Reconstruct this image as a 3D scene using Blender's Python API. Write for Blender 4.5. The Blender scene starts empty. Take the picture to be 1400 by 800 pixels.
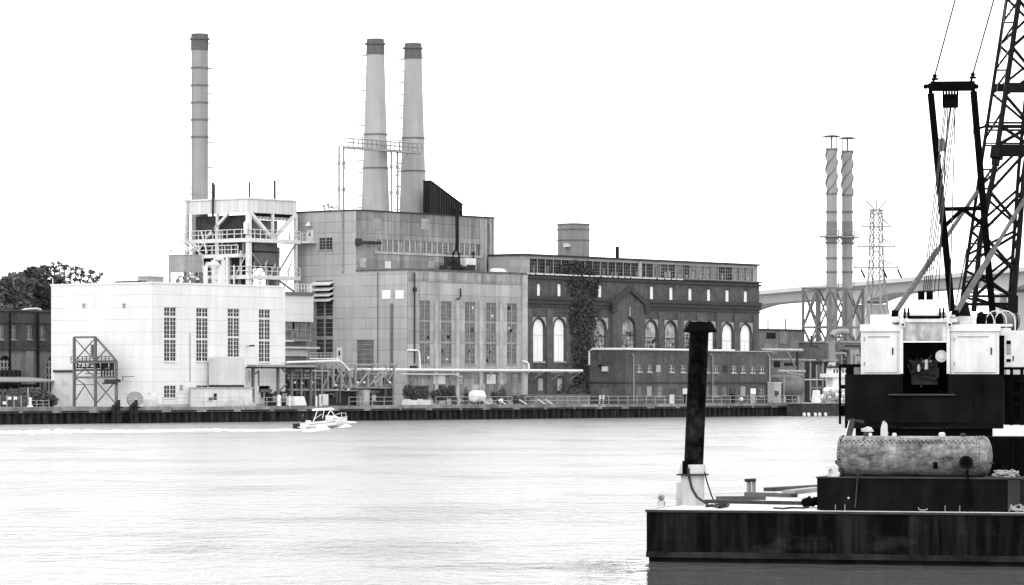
import bpy, math, random
from mathutils import Vector, Matrix
random.seed(7)
SC = bpy.context.scene
COL = SC.collection
R = math.radians
FPX, CAMH, YHOR, XC = 5000.0, 4.6, 529.0, 700.0      # focal length in photo pixels, eye height, horizon row, centre column

# ------------------------------------------------------------------ frames
class Frame:
    """a ground frame: origin o (world xy) and a turn a; u, v, z are its own metres"""
    def __init__(s, ox, oy, a):
        s.o = (ox, oy); s.a = a
        s.U = (math.cos(a), math.sin(a)); s.V = (-math.sin(a), math.cos(a))
    def w(s, u, v, z=0):
        return Vector((s.o[0]+u*s.U[0]+v*s.V[0], s.o[1]+u*s.U[1]+v*s.V[1], z))
    def loc(s, p):
        dx, dy = p[0]-s.o[0], p[1]-s.o[1]
        return (dx*s.U[0]+dy*s.U[1], dx*s.V[0]+dy*s.V[1], p[2])
    def _ray(s, px, py):
        return ((px-XC)/FPX, 1.0, (YHOR-py)/FPX)
    def pv(s, px, py, v):
        d = s._ray(px, py)
        t = (v + s.o[0]*s.V[0]+s.o[1]*s.V[1])/(d[0]*s.V[0]+d[1]*s.V[1])
        return s.loc((d[0]*t, t, CAMH+d[2]*t))
    def pu(s, px, py, u):
        d = s._ray(px, py)
        t = (u + s.o[0]*s.U[0]+s.o[1]*s.U[1])/(d[0]*s.U[0]+d[1]*s.U[1])
        return s.loc((d[0]*t, t, CAMH+d[2]*t))
    def pz(s, px, py, z):
        d = s._ray(px, py); t = (z-CAMH)/d[2]
        return s.loc((d[0]*t, t, z))

AL = math.atan2(5000.0, 4013.0)
P = Frame(0.0, 523.5, AL)                # the power station: u along the quay, v inland
B = Frame(3.54, 96.2, R(-16))            # the barge in front
CR = Frame(563/5000*105.0, 105.0, R(-6.4))   # the crane on the barge
Wd = Frame(0, 0, 0)
DECK = 1.37
GZ = 2.0

# ------------------------------------------------------------------ materials
MATS = {}
def newmat(name):
    m = bpy.data.materials.new(name); m.use_nodes = True
    nt = m.node_tree; b = nt.nodes['Principled BSDF']
    MATS[name] = m
    return m, nt, b
def g3(v): return (v, v, v, 1)
def mth(nt, op, a, b=None, c=None):
    n = nt.nodes.new('ShaderNodeMath'); n.operation = op
    for i, x in enumerate((a, b, c)):
        if x is None: continue
        if isinstance(x, (int, float)): n.inputs[i].default_value = x
        else: nt.links.new(x, n.inputs[i])
    return n.outputs[0]
def noise(nt, vec, scale, det=3.0, rough=.55):
    n = nt.nodes.new('ShaderNodeTexNoise'); n.inputs['Scale'].default_value = scale
    n.inputs['Detail'].default_value = det; n.inputs['Roughness'].default_value = rough
    nt.links.new(vec, n.inputs['Vector']); return n.outputs['Fac']
def coords(nt, sx=1, sy=1, sz=1):
    tc = nt.nodes.new('ShaderNodeTexCoord'); mp = nt.nodes.new('ShaderNodeMapping')
    mp.inputs['Scale'].default_value = (sx, sy, sz)
    nt.links.new(tc.outputs['Object'], mp.inputs['Vector']); return mp.outputs['Vector']
def maprange(nt, x, a, b, c, d):
    n = nt.nodes.new('ShaderNodeMapRange')
    nt.links.new(x, n.inputs['Value'])
    for k, v in zip(('From Min', 'From Max', 'To Min', 'To Max'), (a, b, c, d)): n.inputs[k].default_value = v
    return n.outputs['Result']
def grey_out(nt, val, b):
    c = nt.nodes.new('ShaderNodeCombineColor')
    for i in range(3): nt.links.new(val, c.inputs[i])
    nt.links.new(c.outputs[0], b.inputs['Base Color'])
def mat(name, col, rough=.7, amt=.15, scale=1.0, streak=.0, ssc=(2.0, .15), metal=0, bump=0, patch=0, psc=.3, spec=.3):
    """plain surface with blotches, patches of wear and vertical run marks"""
    m, nt, b = newmat(name)
    v = coords(nt)
    val = maprange(nt, noise(nt, v, scale, 5), .25, .75, 1-amt, 1+amt)
    if streak:
        s = noise(nt, coords(nt, ssc[0], ssc[0], ssc[1]), 1.0, 4)
        val = mth(nt, 'MULTIPLY', val, maprange(nt, s, .3, .7, 1-streak, 1+streak))
    if patch:
        q = noise(nt, coords(nt, psc, psc, psc), 1.0, 4, .65)
        val = mth(nt, 'MULTIPLY', val, maprange(nt, q, .4, .6, 1-patch, 1+patch))
    val = mth(nt, 'MULTIPLY', val, col*.9)
    grey_out(nt, val, b)
    b.inputs['Roughness'].default_value = rough; b.inputs['Metallic'].default_value = metal
    b.inputs['Specular IOR Level'].default_value = spec
    if bump:
        bn = nt.nodes.new('ShaderNodeBump'); bn.inputs['Strength'].default_value = bump; bn.inputs['Distance'].default_value = .05
        nt.links.new(noise(nt, v, scale*6, 4), bn.inputs['Height']); nt.links.new(bn.outputs[0], b.inputs['Normal'])
    return m
def panel(name, col, w, h, var, line, lw=.06, streak=.1, hl=None, grime=.15, rough=.65, colvar=0.0, rowvar=0.0, vline=1.0):
    """sheet cladding: joints every w by h metres, each sheet weathered a little differently"""
    m, nt, b = newmat(name)
    tc = nt.nodes.new('ShaderNodeTexCoord'); sp = nt.nodes.new('ShaderNodeSeparateXYZ')
    nt.links.new(tc.outputs['Object'], sp.inputs[0])
    s = mth(nt, 'ADD', sp.outputs[0], sp.outputs[1]); z = sp.outputs[2]
    su = mth(nt, 'DIVIDE', s, w); zu = mth(nt, 'DIVIDE', z, h)
    fu = mth(nt, 'FLOOR', su); fz = mth(nt, 'FLOOR', zu)
    cb = nt.nodes.new('ShaderNodeCombineXYZ'); nt.links.new(fu, cb.inputs[0]); nt.links.new(fz, cb.inputs[1])
    wn = nt.nodes.new('ShaderNodeTexWhiteNoise'); wn.noise_dimensions = '2D'; nt.links.new(cb.outputs[0], wn.inputs['Vector'])
    val = maprange(nt, wn.outputs['Value'], 0, 1, 1-var, 1+var)
    if colvar:
        w1 = nt.nodes.new('ShaderNodeTexWhiteNoise'); w1.noise_dimensions = '1D'
        nt.links.new(mth(nt, 'FLOOR', mth(nt, 'DIVIDE', s, w*.37)), w1.inputs['W'])
        val = mth(nt, 'MULTIPLY', val, maprange(nt, w1.outputs['Value'], 0, 1, 1-colvar, 1+colvar))
    if rowvar:
        w1 = nt.nodes.new('ShaderNodeTexWhiteNoise'); w1.noise_dimensions = '1D'
        nt.links.new(mth(nt, 'ADD', fz, 3.3), w1.inputs['W'])
        val = mth(nt, 'MULTIPLY', val, maprange(nt, w1.outputs['Value'], 0, 1, 1-rowvar, 1+rowvar))
    ju = mth(nt, 'LESS_THAN', mth(nt, 'FRACT', su), lw/w)
    jz = mth(nt, 'LESS_THAN', mth(nt, 'FRACT', zu), (hl or lw*1.6)/h)
    # joints come and go along their length
    fade = maprange(nt, noise(nt, tc.outputs['Object'], .25, 3), .3, .6, .25, 1)
    j = mth(nt, 'MULTIPLY', mth(nt, 'MAXIMUM', mth(nt, 'MULTIPLY', ju, vline), jz), fade)
    val = mth(nt, 'MULTIPLY', val, mth(nt, 'SUBTRACT', 1.0, mth(nt, 'MULTIPLY', j, line)))
    c2 = nt.nodes.new('ShaderNodeCombineXYZ')
    nt.links.new(mth(nt, 'MULTIPLY', s, 1.1), c2.inputs[0]); nt.links.new(mth(nt, 'MULTIPLY', z, .09), c2.inputs[1])
    st = noise(nt, c2.outputs[0], 1.0, 5, .7)
    val = mth(nt, 'MULTIPLY', val, maprange(nt, st, .3, .7, 1-streak, 1+streak))
    gr = noise(nt, tc.outputs['Object'], .16, 4)
    val = mth(nt, 'MULTIPLY', val, maprange(nt, gr, .3, .7, 1-grime, 1+grime))
    val = mth(nt, 'MINIMUM', mth(nt, 'MULTIPLY', val, col*.9), .9)
    grey_out(nt, val, b)
    b.inputs['Roughness'].default_value = rough; b.inputs['Specular IOR Level'].default_value = .25
    return m

mat('white_paint', .72, .5, .06, .8, .06)
mat('white_steel', .64, .5, .08, 1.5, .08)
mat('pale_grey', .55, .6, .08, .8, .06)
mat('grey_steel', .27, .6, .2, 1.2, .15)
mat('mid_steel', .13, .6, .25, 1.0, .2)
mat('dark_steel', .04, .75, .35, 1.5, .2, spec=.1)
mat('black_paint', .006, .8, .5, 1.2, .5, (2, .3), spec=.03)
mat('black_iron', .003, .8, .3, 2, spec=.02)
mat('boom_paint', .005, .6, .4, 3, spec=.08)
panel('white_cladding', .70, 3.05, 1.62, .025, .24, .06, .08, .10, .06, vline=.65, colvar=.018)
panel('grey_cladding', .37, 2.6, 1.55, .05, .38, .07, .11, .1, .08, colvar=.03, rowvar=.04)
panel('stained_cladding', .215, 2.9, 1.9, .16, .42, .09, .45, .1, .2, colvar=.16, rowvar=.14)
panel('fascia_cladding', .25, 2.2, 1.2, .16, .3, .07, .4, .1, .2, colvar=.2, rowvar=.08)
panel('base_cladding', .17, 2.6, 1.6, .22, .4, .1, .45, .1, .25, colvar=.25, rowvar=.1)
panel('hall_cladding', .335, 3.9, 1.75, .11, .42, .10, .24, .1, .10, colvar=.08, rowvar=.10)
panel('clerestory_cladding', .33, 2.0, 1.2, .10, .3, .07, .12, .08, .1)
panel('shed_sheet', .60, .9, 40, .07, .35, .09, .10, .01, .05)
mat('brick_dark', .070, .85, .28, 1.3, .2, (1.2, .12), patch=.2, psc=.3)
mat('brick_bay', .084, .85, .28, 1.3, .2, (1.2, .12), patch=.16, psc=.25)
mat('brick_annex', .080, .85, .26, 1.2, .2, (1.0, .12), patch=.18, psc=.2)
mat('brick_trim', .042, .85, .2, 1.2)
mat('stone_trim', .30, .8, .25, 1.5, .2)
mat('warehouse_brick', .058, .85, .3, .8, .2, (.9, .1), patch=.2)
mat('warehouse_render', .19, .85, .2, .8, .2, (.9, .1), patch=.1)
mat('board_white', .82, .6, .05, 1.2, .05)
mat('board_grey', .30, .6, .4, 1.1, .3, (2, .2), patch=.35, psc=.9)
mat('window_frame', .25, .7, .15, 1.5, .1)
mat('dirty_glass', .085, .25, .45, 1.6, .3, (1.5, .4), patch=.4, psc=.8, spec=.5)
mat('pale_glass', .17, .3, .4, 1.6, .3, (1.5, .4), patch=.3, psc=.7, spec=.5)
mat('dark_glass', .022, .3, .6, 1.2, patch=.6, psc=.7, spec=.25)
mat('clerestory_glass', .022, .6, .8, 1.4, .5, (1.8, .5), patch=.8, psc=1.1, spec=.1)
mat('stack_concrete', .345, .8, .07, .5, .12, (1.2, .08))
mat('stack_grey', .26, .75, .08, .5, .15, (1.5, .07))
mat('stack_cap', .10, .8, .15, .8, .2, (1.2, .3))
mat('flue_black', .014, .8, .3, .8, .5, (1.6, .12), spec=.08)
mat('concrete', .38, .85, .15, .8, .15, (1, .2), patch=.1)
mat('concrete_pale', .62, .85, .08, .8, .08)
mat('tank_round', .21, .75, .12, .6, .22, (1.2, .1))
mat('helix_stack', .27, .6, .08, .6, .08)
mat('helix_band', .16, .6, .1, .6)
mat('bridge_concrete', .50, .85, .05, .06, .08, (.15, .1))
mat('pylon_steel', .24, .6, .1, 1)
mat('bark', .06, .9, .2, 3)
mat('ivy_leaf', .075, .8, .4, 1.5, spec=.1)
mat('leaf_dark', .085, .8, .4, .5, spec=.1)
mat('leaf_mid', .11, .8, .4, .5, spec=.1)
mat('rope', .30, .9, .2, 8)
mat('rope_dark', .03, .9, .2, 8)
mat('boot_paint', .018, .8, .5, 1.5, .3, (2, 1), patch=.5, psc=.6, spec=.05)
mat('wood_grey', .07, .85, .4, 2.5, .3, (1, 1))
mat('wood_dark', .02, .9, .4, 1.5, .4, (2, .3))
mat('sheet_pile', .024, .85, .5, .7, .6, (.9, .15), spec=.1)
mat('quay_cap', .20, .85, .35, .5, .25, (.8, .3), patch=.3, psc=.15)
mat('gravel', .40, .9, .3, 3, bump=.6)
mat('ground', .22, .9, .25, .2, bump=.3)
mat('boat_hull', .85, .25, .03, 2)
mat('boat_dark', .01, .4, .3, 2)
mat('foam', .92, .8, .05, 2, bump=.6)
mat('skin', .3, .6, .05, 3)
mat('cloth_dark', .03, .9, .2, 4)
mat('cloth_pale', .5, .9, .2, 4)
mat('tarp', .52, .8, .12, 1.5, bump=.4)
mat('white_machine', .75, .5, .25, 1.5, .15)
mat('deck_steel', .60, .75, .25, 1.0, patch=.22, psc=.6)
mat('crane_white', .62, .5, .07, 2.0, .10, (6, .45), patch=.05, psc=1.6, spec=.2)
mat('crane_stained', .36, .6, .3, 3.0, .45, (5, .5), patch=.35, psc=1.6)
mat('strut_grey', .075, .5, .3, 5, .25, (6, 1))
mat('wire', .015, .5, .1, 5)
mat('wire_pale', .12, .5, .1, 5)
mat('spud_paint', .46, .6, .12, 2.5, .15, (4, .5))
mat('spud_pipe', .006, .75, .7, 2.5, .6, (4, .4), patch=.8, psc=2.5, spec=.03)

def rust_tank():
    m, nt, b = newmat('rusty_tank')
    v = coords(nt)
    a = noise(nt, coords(nt, 1.2, 1.8, 2.6), 1.0, 9, .74)
    c = noise(nt, v, 9, 4, .6)
    st = noise(nt, coords(nt, 7, 2.5, .5), 1.0, 5, .65)
    val = maprange(nt, a, .38, .66, .03, .30)
    val = mth(nt, 'MULTIPLY', val, maprange(nt, c, .3, .7, .65, 1.3))
    val = mth(nt, 'MULTIPLY', val, maprange(nt, st, .35, .65, .78, 1.12))
    grey_out(nt, val, b)
    b.inputs['Roughness'].default_value = .6; b.inputs['Specular IOR Level'].default_value = .3
    bn = nt.nodes.new('ShaderNodeBump'); bn.inputs['Strength'].default_value = .25; bn.inputs['Distance'].default_value = .02
    nt.links.new(c, bn.inputs['Height']); nt.links.new(bn.outputs[0], b.inputs['Normal'])
rust_tank()
def hull_mat():
    m, nt, b = newmat('barge_hull')
    v = coords(nt)
    st = noise(nt, coords(nt, 1.6, 1.6, .16), 1.0, 6, .7)
    fine = noise(nt, coords(nt, 7, 7, .35), 1.0, 4, .6)
    bl = noise(nt, coords(nt, .5, .5, 1.0), 1.0, 5, .65)
    val = maprange(nt, st, .44, .76, .0012, .022)
    val = mth(nt, 'MULTIPLY', val, maprange(nt, fine, .3, .7, .5, 1.5))
    val = mth(nt, 'ADD', val, maprange(nt, bl, .55, .72, 0, .014))
    grey_out(nt, val, b)
    b.inputs['Roughness'].default_value = .7; b.inputs['Specular IOR Level'].default_value = .04
    bn = nt.nodes.new('ShaderNodeBump'); bn.inputs['Strength'].default_value = .2; bn.inputs['Distance'].default_value = .03
    nt.links.new(bl, bn.inputs['Height']); nt.links.new(bn.outputs[0], b.inputs['Normal'])
hull_mat()
def water_mat():
    m, nt, b = newmat('river_water')
    b.inputs['IOR'].default_value = 1.5
    b.inputs['Specular IOR Level'].default_value = .5
    tc = nt.nodes.new('ShaderNodeTexCoord')
    def nz(sx, sy, det, rot=0):
        mp = nt.nodes.new('ShaderNodeMapping'); mp.inputs['Scale'].default_value = (sx, sy, 1); mp.inputs['Rotation'].default_value = (0, 0, rot)
        nt.links.new(tc.outputs['Object'], mp.inputs['Vector']); return noise(nt, mp.outputs['Vector'], 1.0, det, .6)
    # cat's paws: the wind roughens some patches more than others
    g1 = maprange(nt, nz(.035, .05, 4, .1), .42, .62, .5, .95)
    g2 = maprange(nt, nz(.09, .05, 5, .05), .54, .68, 0, 1.0)
    spw = nt.nodes.new('ShaderNodeSeparateXYZ'); nt.links.new(tc.outputs['Object'], spw.inputs[0])
    edge = mth(nt, 'MULTIPLY', mth(nt, 'SUBTRACT', nz(.5, .25, 4), .5), 2.2)
    for cx, cy, rx, ry in ((-3.6, 104.0, 3.0, 7.0), (-9.2, 104.5, 1.3, 4.0), (1.0, 93.5, 4.5, 2.5), (-5.5, 127.0, 6.0, 3.5)):   # squalls on the near water
        ex = mth(nt, 'DIVIDE', mth(nt, 'SUBTRACT', spw.outputs[0], cx), rx); ey = mth(nt, 'DIVIDE', mth(nt, 'SUBTRACT', spw.outputs[1], cy), ry)
        e = mth(nt, 'ADD', mth(nt, 'ADD', mth(nt, 'MULTIPLY', ex, ex), mth(nt, 'MULTIPLY', ey, ey)), edge)
        g2 = mth(nt, 'MAXIMUM', g2, maprange(nt, e, .2, 1.3, 1.0, 0.0))
    def wave(sx, sy, det, amp, rot=0): return mth(nt, 'MULTIPLY', mth(nt, 'SUBTRACT', nz(sx, sy, det, rot), .5), amp)
    h = mth(nt, 'ADD', wave(.45, .4, 4, .26), wave(1.7, .7, 4, .16, .2))
    h = mth(nt, 'ADD', mth(nt, 'MULTIPLY', h, mth(nt, 'ADD', g1, g2)), mth(nt, 'MULTIPLY', wave(2.2, .55, 4, .42, .1), g2))
    # calm water in the lee of the barge: distance from the middle of its near side
    sp = nt.nodes.new('ShaderNodeSeparateXYZ'); nt.links.new(tc.outputs['Object'], sp.inputs[0])
    dx = mth(nt, 'MAXIMUM', mth(nt, 'SUBTRACT', 3.2, sp.outputs[0]), 0.0); dy = mth(nt, 'MAXIMUM', mth(nt, 'SUBTRACT', mth(nt, 'ABSOLUTE', mth(nt, 'SUBTRACT', sp.outputs[1], 88.0)), 9.0), 0.0)
    dist = mth(nt, 'SQRT', mth(nt, 'ADD', mth(nt, 'MULTIPLY', dx, dx), mth(nt, 'MULTIPLY', dy, dy)))
    h = mth(nt, 'MULTIPLY', h, maprange(nt, dist, 0.0, 2.5, .05, 1.0))
    bn = nt.nodes.new('ShaderNodeBump'); bn.inputs['Strength'].default_value = 1.0; bn.inputs['Distance'].default_value = 3.8
    nt.links.new(h, bn.inputs['Height']); nt.links.new(bn.outputs[0], b.inputs['Normal'])
    b.inputs['Base Color'].default_value = g3(.135)
    nt.links.new(maprange(nt, dist, 0.0, 3.0, .02, .27), b.inputs['Roughness'])
water_mat()

# ------------------------------------------------------------------ mesh builder
class MB:
    def __init__(s): s.v = []; s.f = []
    def add(s, vs, fs):
        n = len(s.v); s.v += [tuple(p) for p in vs]; s.f += [tuple(i+n for i in f) for f in fs]; return s
    def quad(s, a, b, c, d): return s.add((a, b, c, d), ((0, 1, 2, 3),))
    def tri(s, a, b, c): return s.add((a, b, c), ((0, 1, 2),))
    def box(s, x0, x1, y0, y1, z0, z1):
        x0, x1 = min(x0, x1), max(x0, x1); y0, y1 = min(y0, y1), max(y0, y1); z0, z1 = min(z0, z1), max(z0, z1)
        return s.add([(x, y, z) for z in (z0, z1) for y in (y0, y1) for x in (x0, x1)],
                     ((0, 2, 3, 1), (4, 5, 7, 6), (0, 1, 5, 4), (2, 6, 7, 3), (0, 4, 6, 2), (1, 3, 7, 5)))
    def mbox(s, m, s0, s1, d0, d1, z0, z1):
        a = m(s0, d0, z0); b = m(s1, d1, z1)
        return s.box(a[0], b[0], a[1], b[1], a[2], b[2])
    def bar(s, p, q, w, h=None, up=(0, 0, 1)):
        h = h or w; p = Vector(p); q = Vector(q); d = (q-p)
        if d.length < 1e-6: return s
        d.normalize(); up = Vector(up)
        if abs(d.dot(up)) > .98: up = Vector((1, 0, 0))
        x = d.cross(up).normalized()*(w/2); y = x.cross(d).normalized()*(h/2)
        return s.add([p-x-y, p+x-y, p+x+y, p-x+y, q-x-y, q+x-y, q+x+y, q-x+y],
                     ((3, 2, 1, 0), (4, 5, 6, 7), (0, 1, 5, 4), (1, 2, 6, 5), (2, 3, 7, 6), (3, 0, 4, 7)))
    def tube(s, p, q, r, r2=None, n=8, caps=True):
        r2 = r if r2 is None else r2; p = Vector(p); q = Vector(q); d = (q-p)
        if d.length < 1e-6: return s
        d.normalize(); up = Vector((0, 0, 1)) if abs(d.z) < .95 else Vector((1, 0, 0))
        x = d.cross(up).normalized(); y = x.cross(d).normalized()
        vs = []
        for c, rr in ((p, r), (q, r2)):
            for i in range(n):
                a = 2*math.pi*i/n; vs.append(c+x*(rr*math.cos(a))+y*(rr*math.sin(a)))
        fs = [(i, (i+1) % n, n+(i+1) % n, n+i) for i in range(n)]
        if caps: fs += [tuple(range(n))[::-1], tuple(range(n, 2*n))]
        return s.add(vs, fs)
    def path(s, pts, r, n=6):
        pts = [Vector(p) for p in pts]; k = len(pts); vs = []; fs = []
        for i, p in enumerate(pts):
            d = (pts[min(i+1, k-1)]-pts[max(i-1, 0)]).normalized()
            up = Vector((0, 0, 1)) if abs(d.z) < .95 else Vector((1, 0, 0))
            x = d.cross(up).normalized(); y = x.cross(d).normalized()
            for j in range(n):
                a = 2*math.pi*j/n; vs.append(p+x*(r*math.cos(a))+y*(r*math.sin(a)))
        for i in range(k-1):
            for j in range(n):
                fs.append((i*n+j, i*n+(j+1) % n, (i+1)*n+(j+1) % n, (i+1)*n+j))
        fs += [tuple(range(n))[::-1], tuple(range((k-1)*n, k*n))]
        return s.add(vs, fs)
    def lathe(s, prof, c=(0, 0, 0), n=24, cap=True, lean=(0, 0)):
        vs = []; fs = []
        for r, z in prof:
            for i in range(n):
                a = 2*math.pi*i/n; vs.append((c[0]+lean[0]*z+r*math.cos(a), c[1]+lean[1]*z+r*math.sin(a), c[2]+z))
        for k in range(len(prof)-1):
            for i in range(n):
                fs.append((k*n+i, k*n+(i+1) % n, (k+1)*n+(i+1) % n, (k+1)*n+i))
        if cap: fs += [tuple(range(n))[::-1], tuple(range((len(prof)-1)*n, len(prof)*n))]
        return s.add(vs, fs)
    def lathe_ax(s, prof, p, d, n=20):
        """profile (r, t) turned about the axis through p along d"""
        d = Vector(d).normalized(); p = Vector(p)
        up = Vector((0, 0, 1)) if abs(d.z) < .95 else Vector((1, 0, 0))
        x = d.cross(up).normalized(); y = x.cross(d).normalized(); vs = []; fs = []
        for r, t in prof:
            for i in range(n):
                a = 2*math.pi*i/n; vs.append(p+d*t+x*(r*math.cos(a))+y*(r*math.sin(a)))
        for k in range(len(prof)-1):
            for i in range(n):
                fs.append((k*n+i, k*n+(i+1) % n, (k+1)*n+(i+1) % n, (k+1)*n+i))
        fs += [tuple(range(n))[::-1], tuple(range((len(prof)-1)*n, len(prof)*n))]
        return s.add(vs, fs)
    def prism(s, poly, m, d0, d1):
        """poly of (s, z) pushed from depth d0 to d1 through the mapping m(s, d, z)"""
        n = len(poly); vs = [m(a, d0, z) for a, z in poly]+[m(a, d1, z) for a, z in poly]
        fs = [tuple(range(n)), tuple(range(n, 2*n))[::-1]]+[(i, n+i, n+(i+1) % n, (i+1) % n) for i in range(n)]
        return s.add(vs, fs)
    def sphere(s, c, r, n=10, sz=1):
        k = n//2
        return s.lathe([(max(r*math.sin(math.pi*i/k), .001), -r*sz*math.cos(math.pi*i/k)) for i in range(k+1)], c, n)
    def wall(s, m, s0, s1, z0, z1, ops=(), rev=.3, n=8):
        """a wall face with real openings and reveals; an opening is (s0, s1, z0, z1[, 'arch'])"""
        ss = sorted({s0, s1, *[o[0] for o in ops], *[o[1] for o in ops]}); zz = sorted({z0, z1, *[o[2] for o in ops], *[o[3] for o in ops]})
        for i in range(len(ss)-1):
            for j in range(len(zz)-1):
                cs = (ss[i]+ss[i+1])/2; cz = (zz[j]+zz[j+1])/2
                if cs < s0 or cs > s1 or cz < z0 or cz > z1: continue
                if any(o[0] < cs < o[1] and o[2] < cz < o[3] for o in ops): continue
                s.quad(m(ss[i], 0, zz[j]), m(ss[i+1], 0, zz[j]), m(ss[i+1], 0, zz[j+1]), m(ss[i], 0, zz[j+1]))
        for o in ops:
            a, b, c, d = o[:4]
            arch = len(o) > 4
            top = d-(b-a)/2 if arch else d
            for q0, q1 in (((a, c), (a, top)), ((b, c), (b, top)), ((a, c), (b, c))) + (() if arch else (((a, d), (b, d)),)):
                s.quad(m(q0[0], 0, q0[1]), m(q1[0], 0, q1[1]), m(q1[0], rev, q1[1]), m(q0[0], rev, q0[1]))
            if arch:
                r = (b-a)/2; cx = (a+b)/2
                pts = [(cx-r*math.cos(math.pi*i/(2*n)), top+r*math.sin(math.pi*i/(2*n))) for i in range(2*n+1)]
                for i in range(2*n):
                    k = (a, d) if i < n else (b, d)
                    s.tri(m(k[0], 0, k[1]), m(pts[i][0], 0, pts[i][1]), m(pts[i+1][0], 0, pts[i+1][1]))
                    s.quad(m(pts[i][0], 0, pts[i][1]), m(pts[i+1][0], 0, pts[i+1][1]), m(pts[i+1][0], rev, pts[i+1][1]), m(pts[i][0], rev, pts[i][1]))
        return s
    def leaves(s, c, rad, n, size, rng, flat=1.0, shell=.35):
        """n leaf-sized faces through the volume of an uneven clump"""
        for _ in range(n):
            while True:
                d = Vector((rng.uniform(-1, 1), rng.uniform(-1, 1), rng.uniform(-1, 1)))
                if shell < d.length < 1: break
            p = Vector((c[0]+d.x*rad[0], c[1]+d.y*rad[1], c[2]+d.z*rad[2]))
            a = Vector((rng.gauss(0, 1), rng.gauss(0, 1), rng.gauss(0, flat))).normalized()
            b = a.cross(Vector((rng.gauss(0, 1), rng.gauss(0, 1), rng.gauss(0, 1)))).normalized()
            k = size*rng.uniform(.6, 1.4)
            s.quad(p-a*k, p-b*k*.55, p+a*k, p+b*k*.55)
        return s
    def build(s, name, m, parent=None, smooth=False, ang=40, **tags):
        o0 = parent['_o'] if parent is not None else (0, 0, 0)
        me = bpy.data.meshes.new(name)
        me.from_pydata([(x-o0[0], y-o0[1], z-o0[2]) for x, y, z in s.v], [], s.f)
        me.materials.append(MATS[m])
        if smooth:
            me.polygons.foreach_set('use_smooth', [True]*len(me.polygons)); me.set_sharp_from_angle(angle=R(ang))
        me.update()
        o = bpy.data.objects.new(name, me); COL.objects.link(o)
        if parent is not None:
            o.parent = parent; ORIG[o.name] = o0; o['_o'] = o0
        for k, t in tags.items(): o[k] = t
        return o
ORIG = {}
def thing(name, label, cat, fr, o, group=None):
    e = bpy.data.objects.new(name, None); COL.objects.link(e); e.empty_display_size = .3
    e.location = fr.w(*o); e.rotation_euler = (0, 0, fr.a)
    e['_o'] = tuple(o); e['label'] = label; e['category'] = cat
    if group: e['group'] = group
    return e
def solo(mb, name, m, label, cat, fr, o, group=None, smooth=False, kind=None):
    """a thing that is one mesh"""
    ob = mb_build_solo(mb, name, m, o, smooth)
    ob.location = fr.w(*o); ob.rotation_euler = (0, 0, fr.a)
    if label: ob['label'] = label; ob['category'] = cat
    if group: ob['group'] = group
    if kind: ob['kind'] = kind
    return ob
def mb_build_solo(mb, name, m, o, smooth):
    me = bpy.data.meshes.new(name)
    me.from_pydata([(x-o[0], y-o[1], z-o[2]) for x, y, z in mb.v], [], mb.f); me.materials.append(MATS[m])
    if smooth:
        me.polygons.foreach_set('use_smooth', [True]*len(me.polygons)); me.set_sharp_from_angle(angle=R(40))
    me.update(); ob = bpy.data.objects.new(name, me); COL.objects.link(ob); return ob
def Rf(v): return lambda s, d, z: (s, v+d, z)      # a face looking at the river
def Lf(u): return lambda s, d, z: (u+d, s, z)      # a face looking downstream
def opR(v, x0, x1, y0, y1, arch=False):
    xm = (x0+x1)/2
    o = (P.pv(x0, y0, v)[0], P.pv(x1, y0, v)[0], P.pv(xm, y1, v)[2], P.pv(xm, y0, v)[2])
    return o+(('arch',) if arch else ())
def opL(u, x0, x1, y0, y1):
    xm = (x0+x1)/2
    return (P.pu(x1, y0, u)[1], P.pu(x0, y0, u)[1], P.pu(xm, y1, u)[2], P.pu(xm, y0, u)[2])
def window(m, op, root, fm, gm, rows, cols=4, bw=.07, mull=.16, dep=.12, sill=True, label=None):
    """rows: list of (share, bars): segments from the bottom up, parted by thick transoms"""
    a, b, c, d = op[:4]; fr = MB(); t = bw/2
    fr.mbox(m, a, a+bw, dep-.05, dep+.05, c, d); fr.mbox(m, b-bw, b, dep-.05, dep+.05, c, d)
    fr.mbox(m, a+bw, b-bw, dep-.05, dep+.05, c, c+bw); fr.mbox(m, a+bw, b-bw, dep-.05, dep+.05, d-bw, d)
    for k in range(1, cols):
        x = a+(b-a)*k/cols; w = mull/2 if k*2 == cols else t*.8
        fr.mbox(m, x-w, x+w, dep-.045, dep+.045, c+bw, d-bw)
    tot = sum(r[0] for r in rows); z = c
    for i, (sh, nb) in enumerate(rows):
        z1 = z+(d-c)*sh/tot
        for k in range(1, nb):
            zz = z+(z1-z)*k/nb; fr.mbox(m, a+bw, b-bw, dep-.04, dep+.04, zz-t*.8, zz+t*.8)
        if i < len(rows)-1: fr.mbox(m, a+bw, b-bw, dep-.055, dep+.055, z1-mull*.8, z1+mull*.8)
        z = z1
    if sill: fr.mbox(m, a-.1, b+.1, -.12, dep-.06, c-.16, c-.004)
    w = fr.build('window', fm, root)
    if label: w['label'] = label
    MB().quad(m(a, dep+.01, c), m(b, dep+.01, c), m(b, dep+.01, d), m(a, dep+.01, d)).build('pane', gm, w)
    return w
def pieces(name, m, root, calls):
    for f in calls: f(MB()).build(name, m, root)
def railing(mb, p, q, h=1.1, n=8, r=.035, mids=(.5,)):
    p = Vector(p); q = Vector(q)
    for i in range(n+1):
        a = p.lerp(q, i/n); mb.bar(a, a+Vector((0, 0, h)), r*2)
    for k in (1,)+tuple(mids): mb.bar(p+Vector((0, 0, h*k)), q+Vector((0, 0, h*k)), r*2)
    return mb
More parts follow.
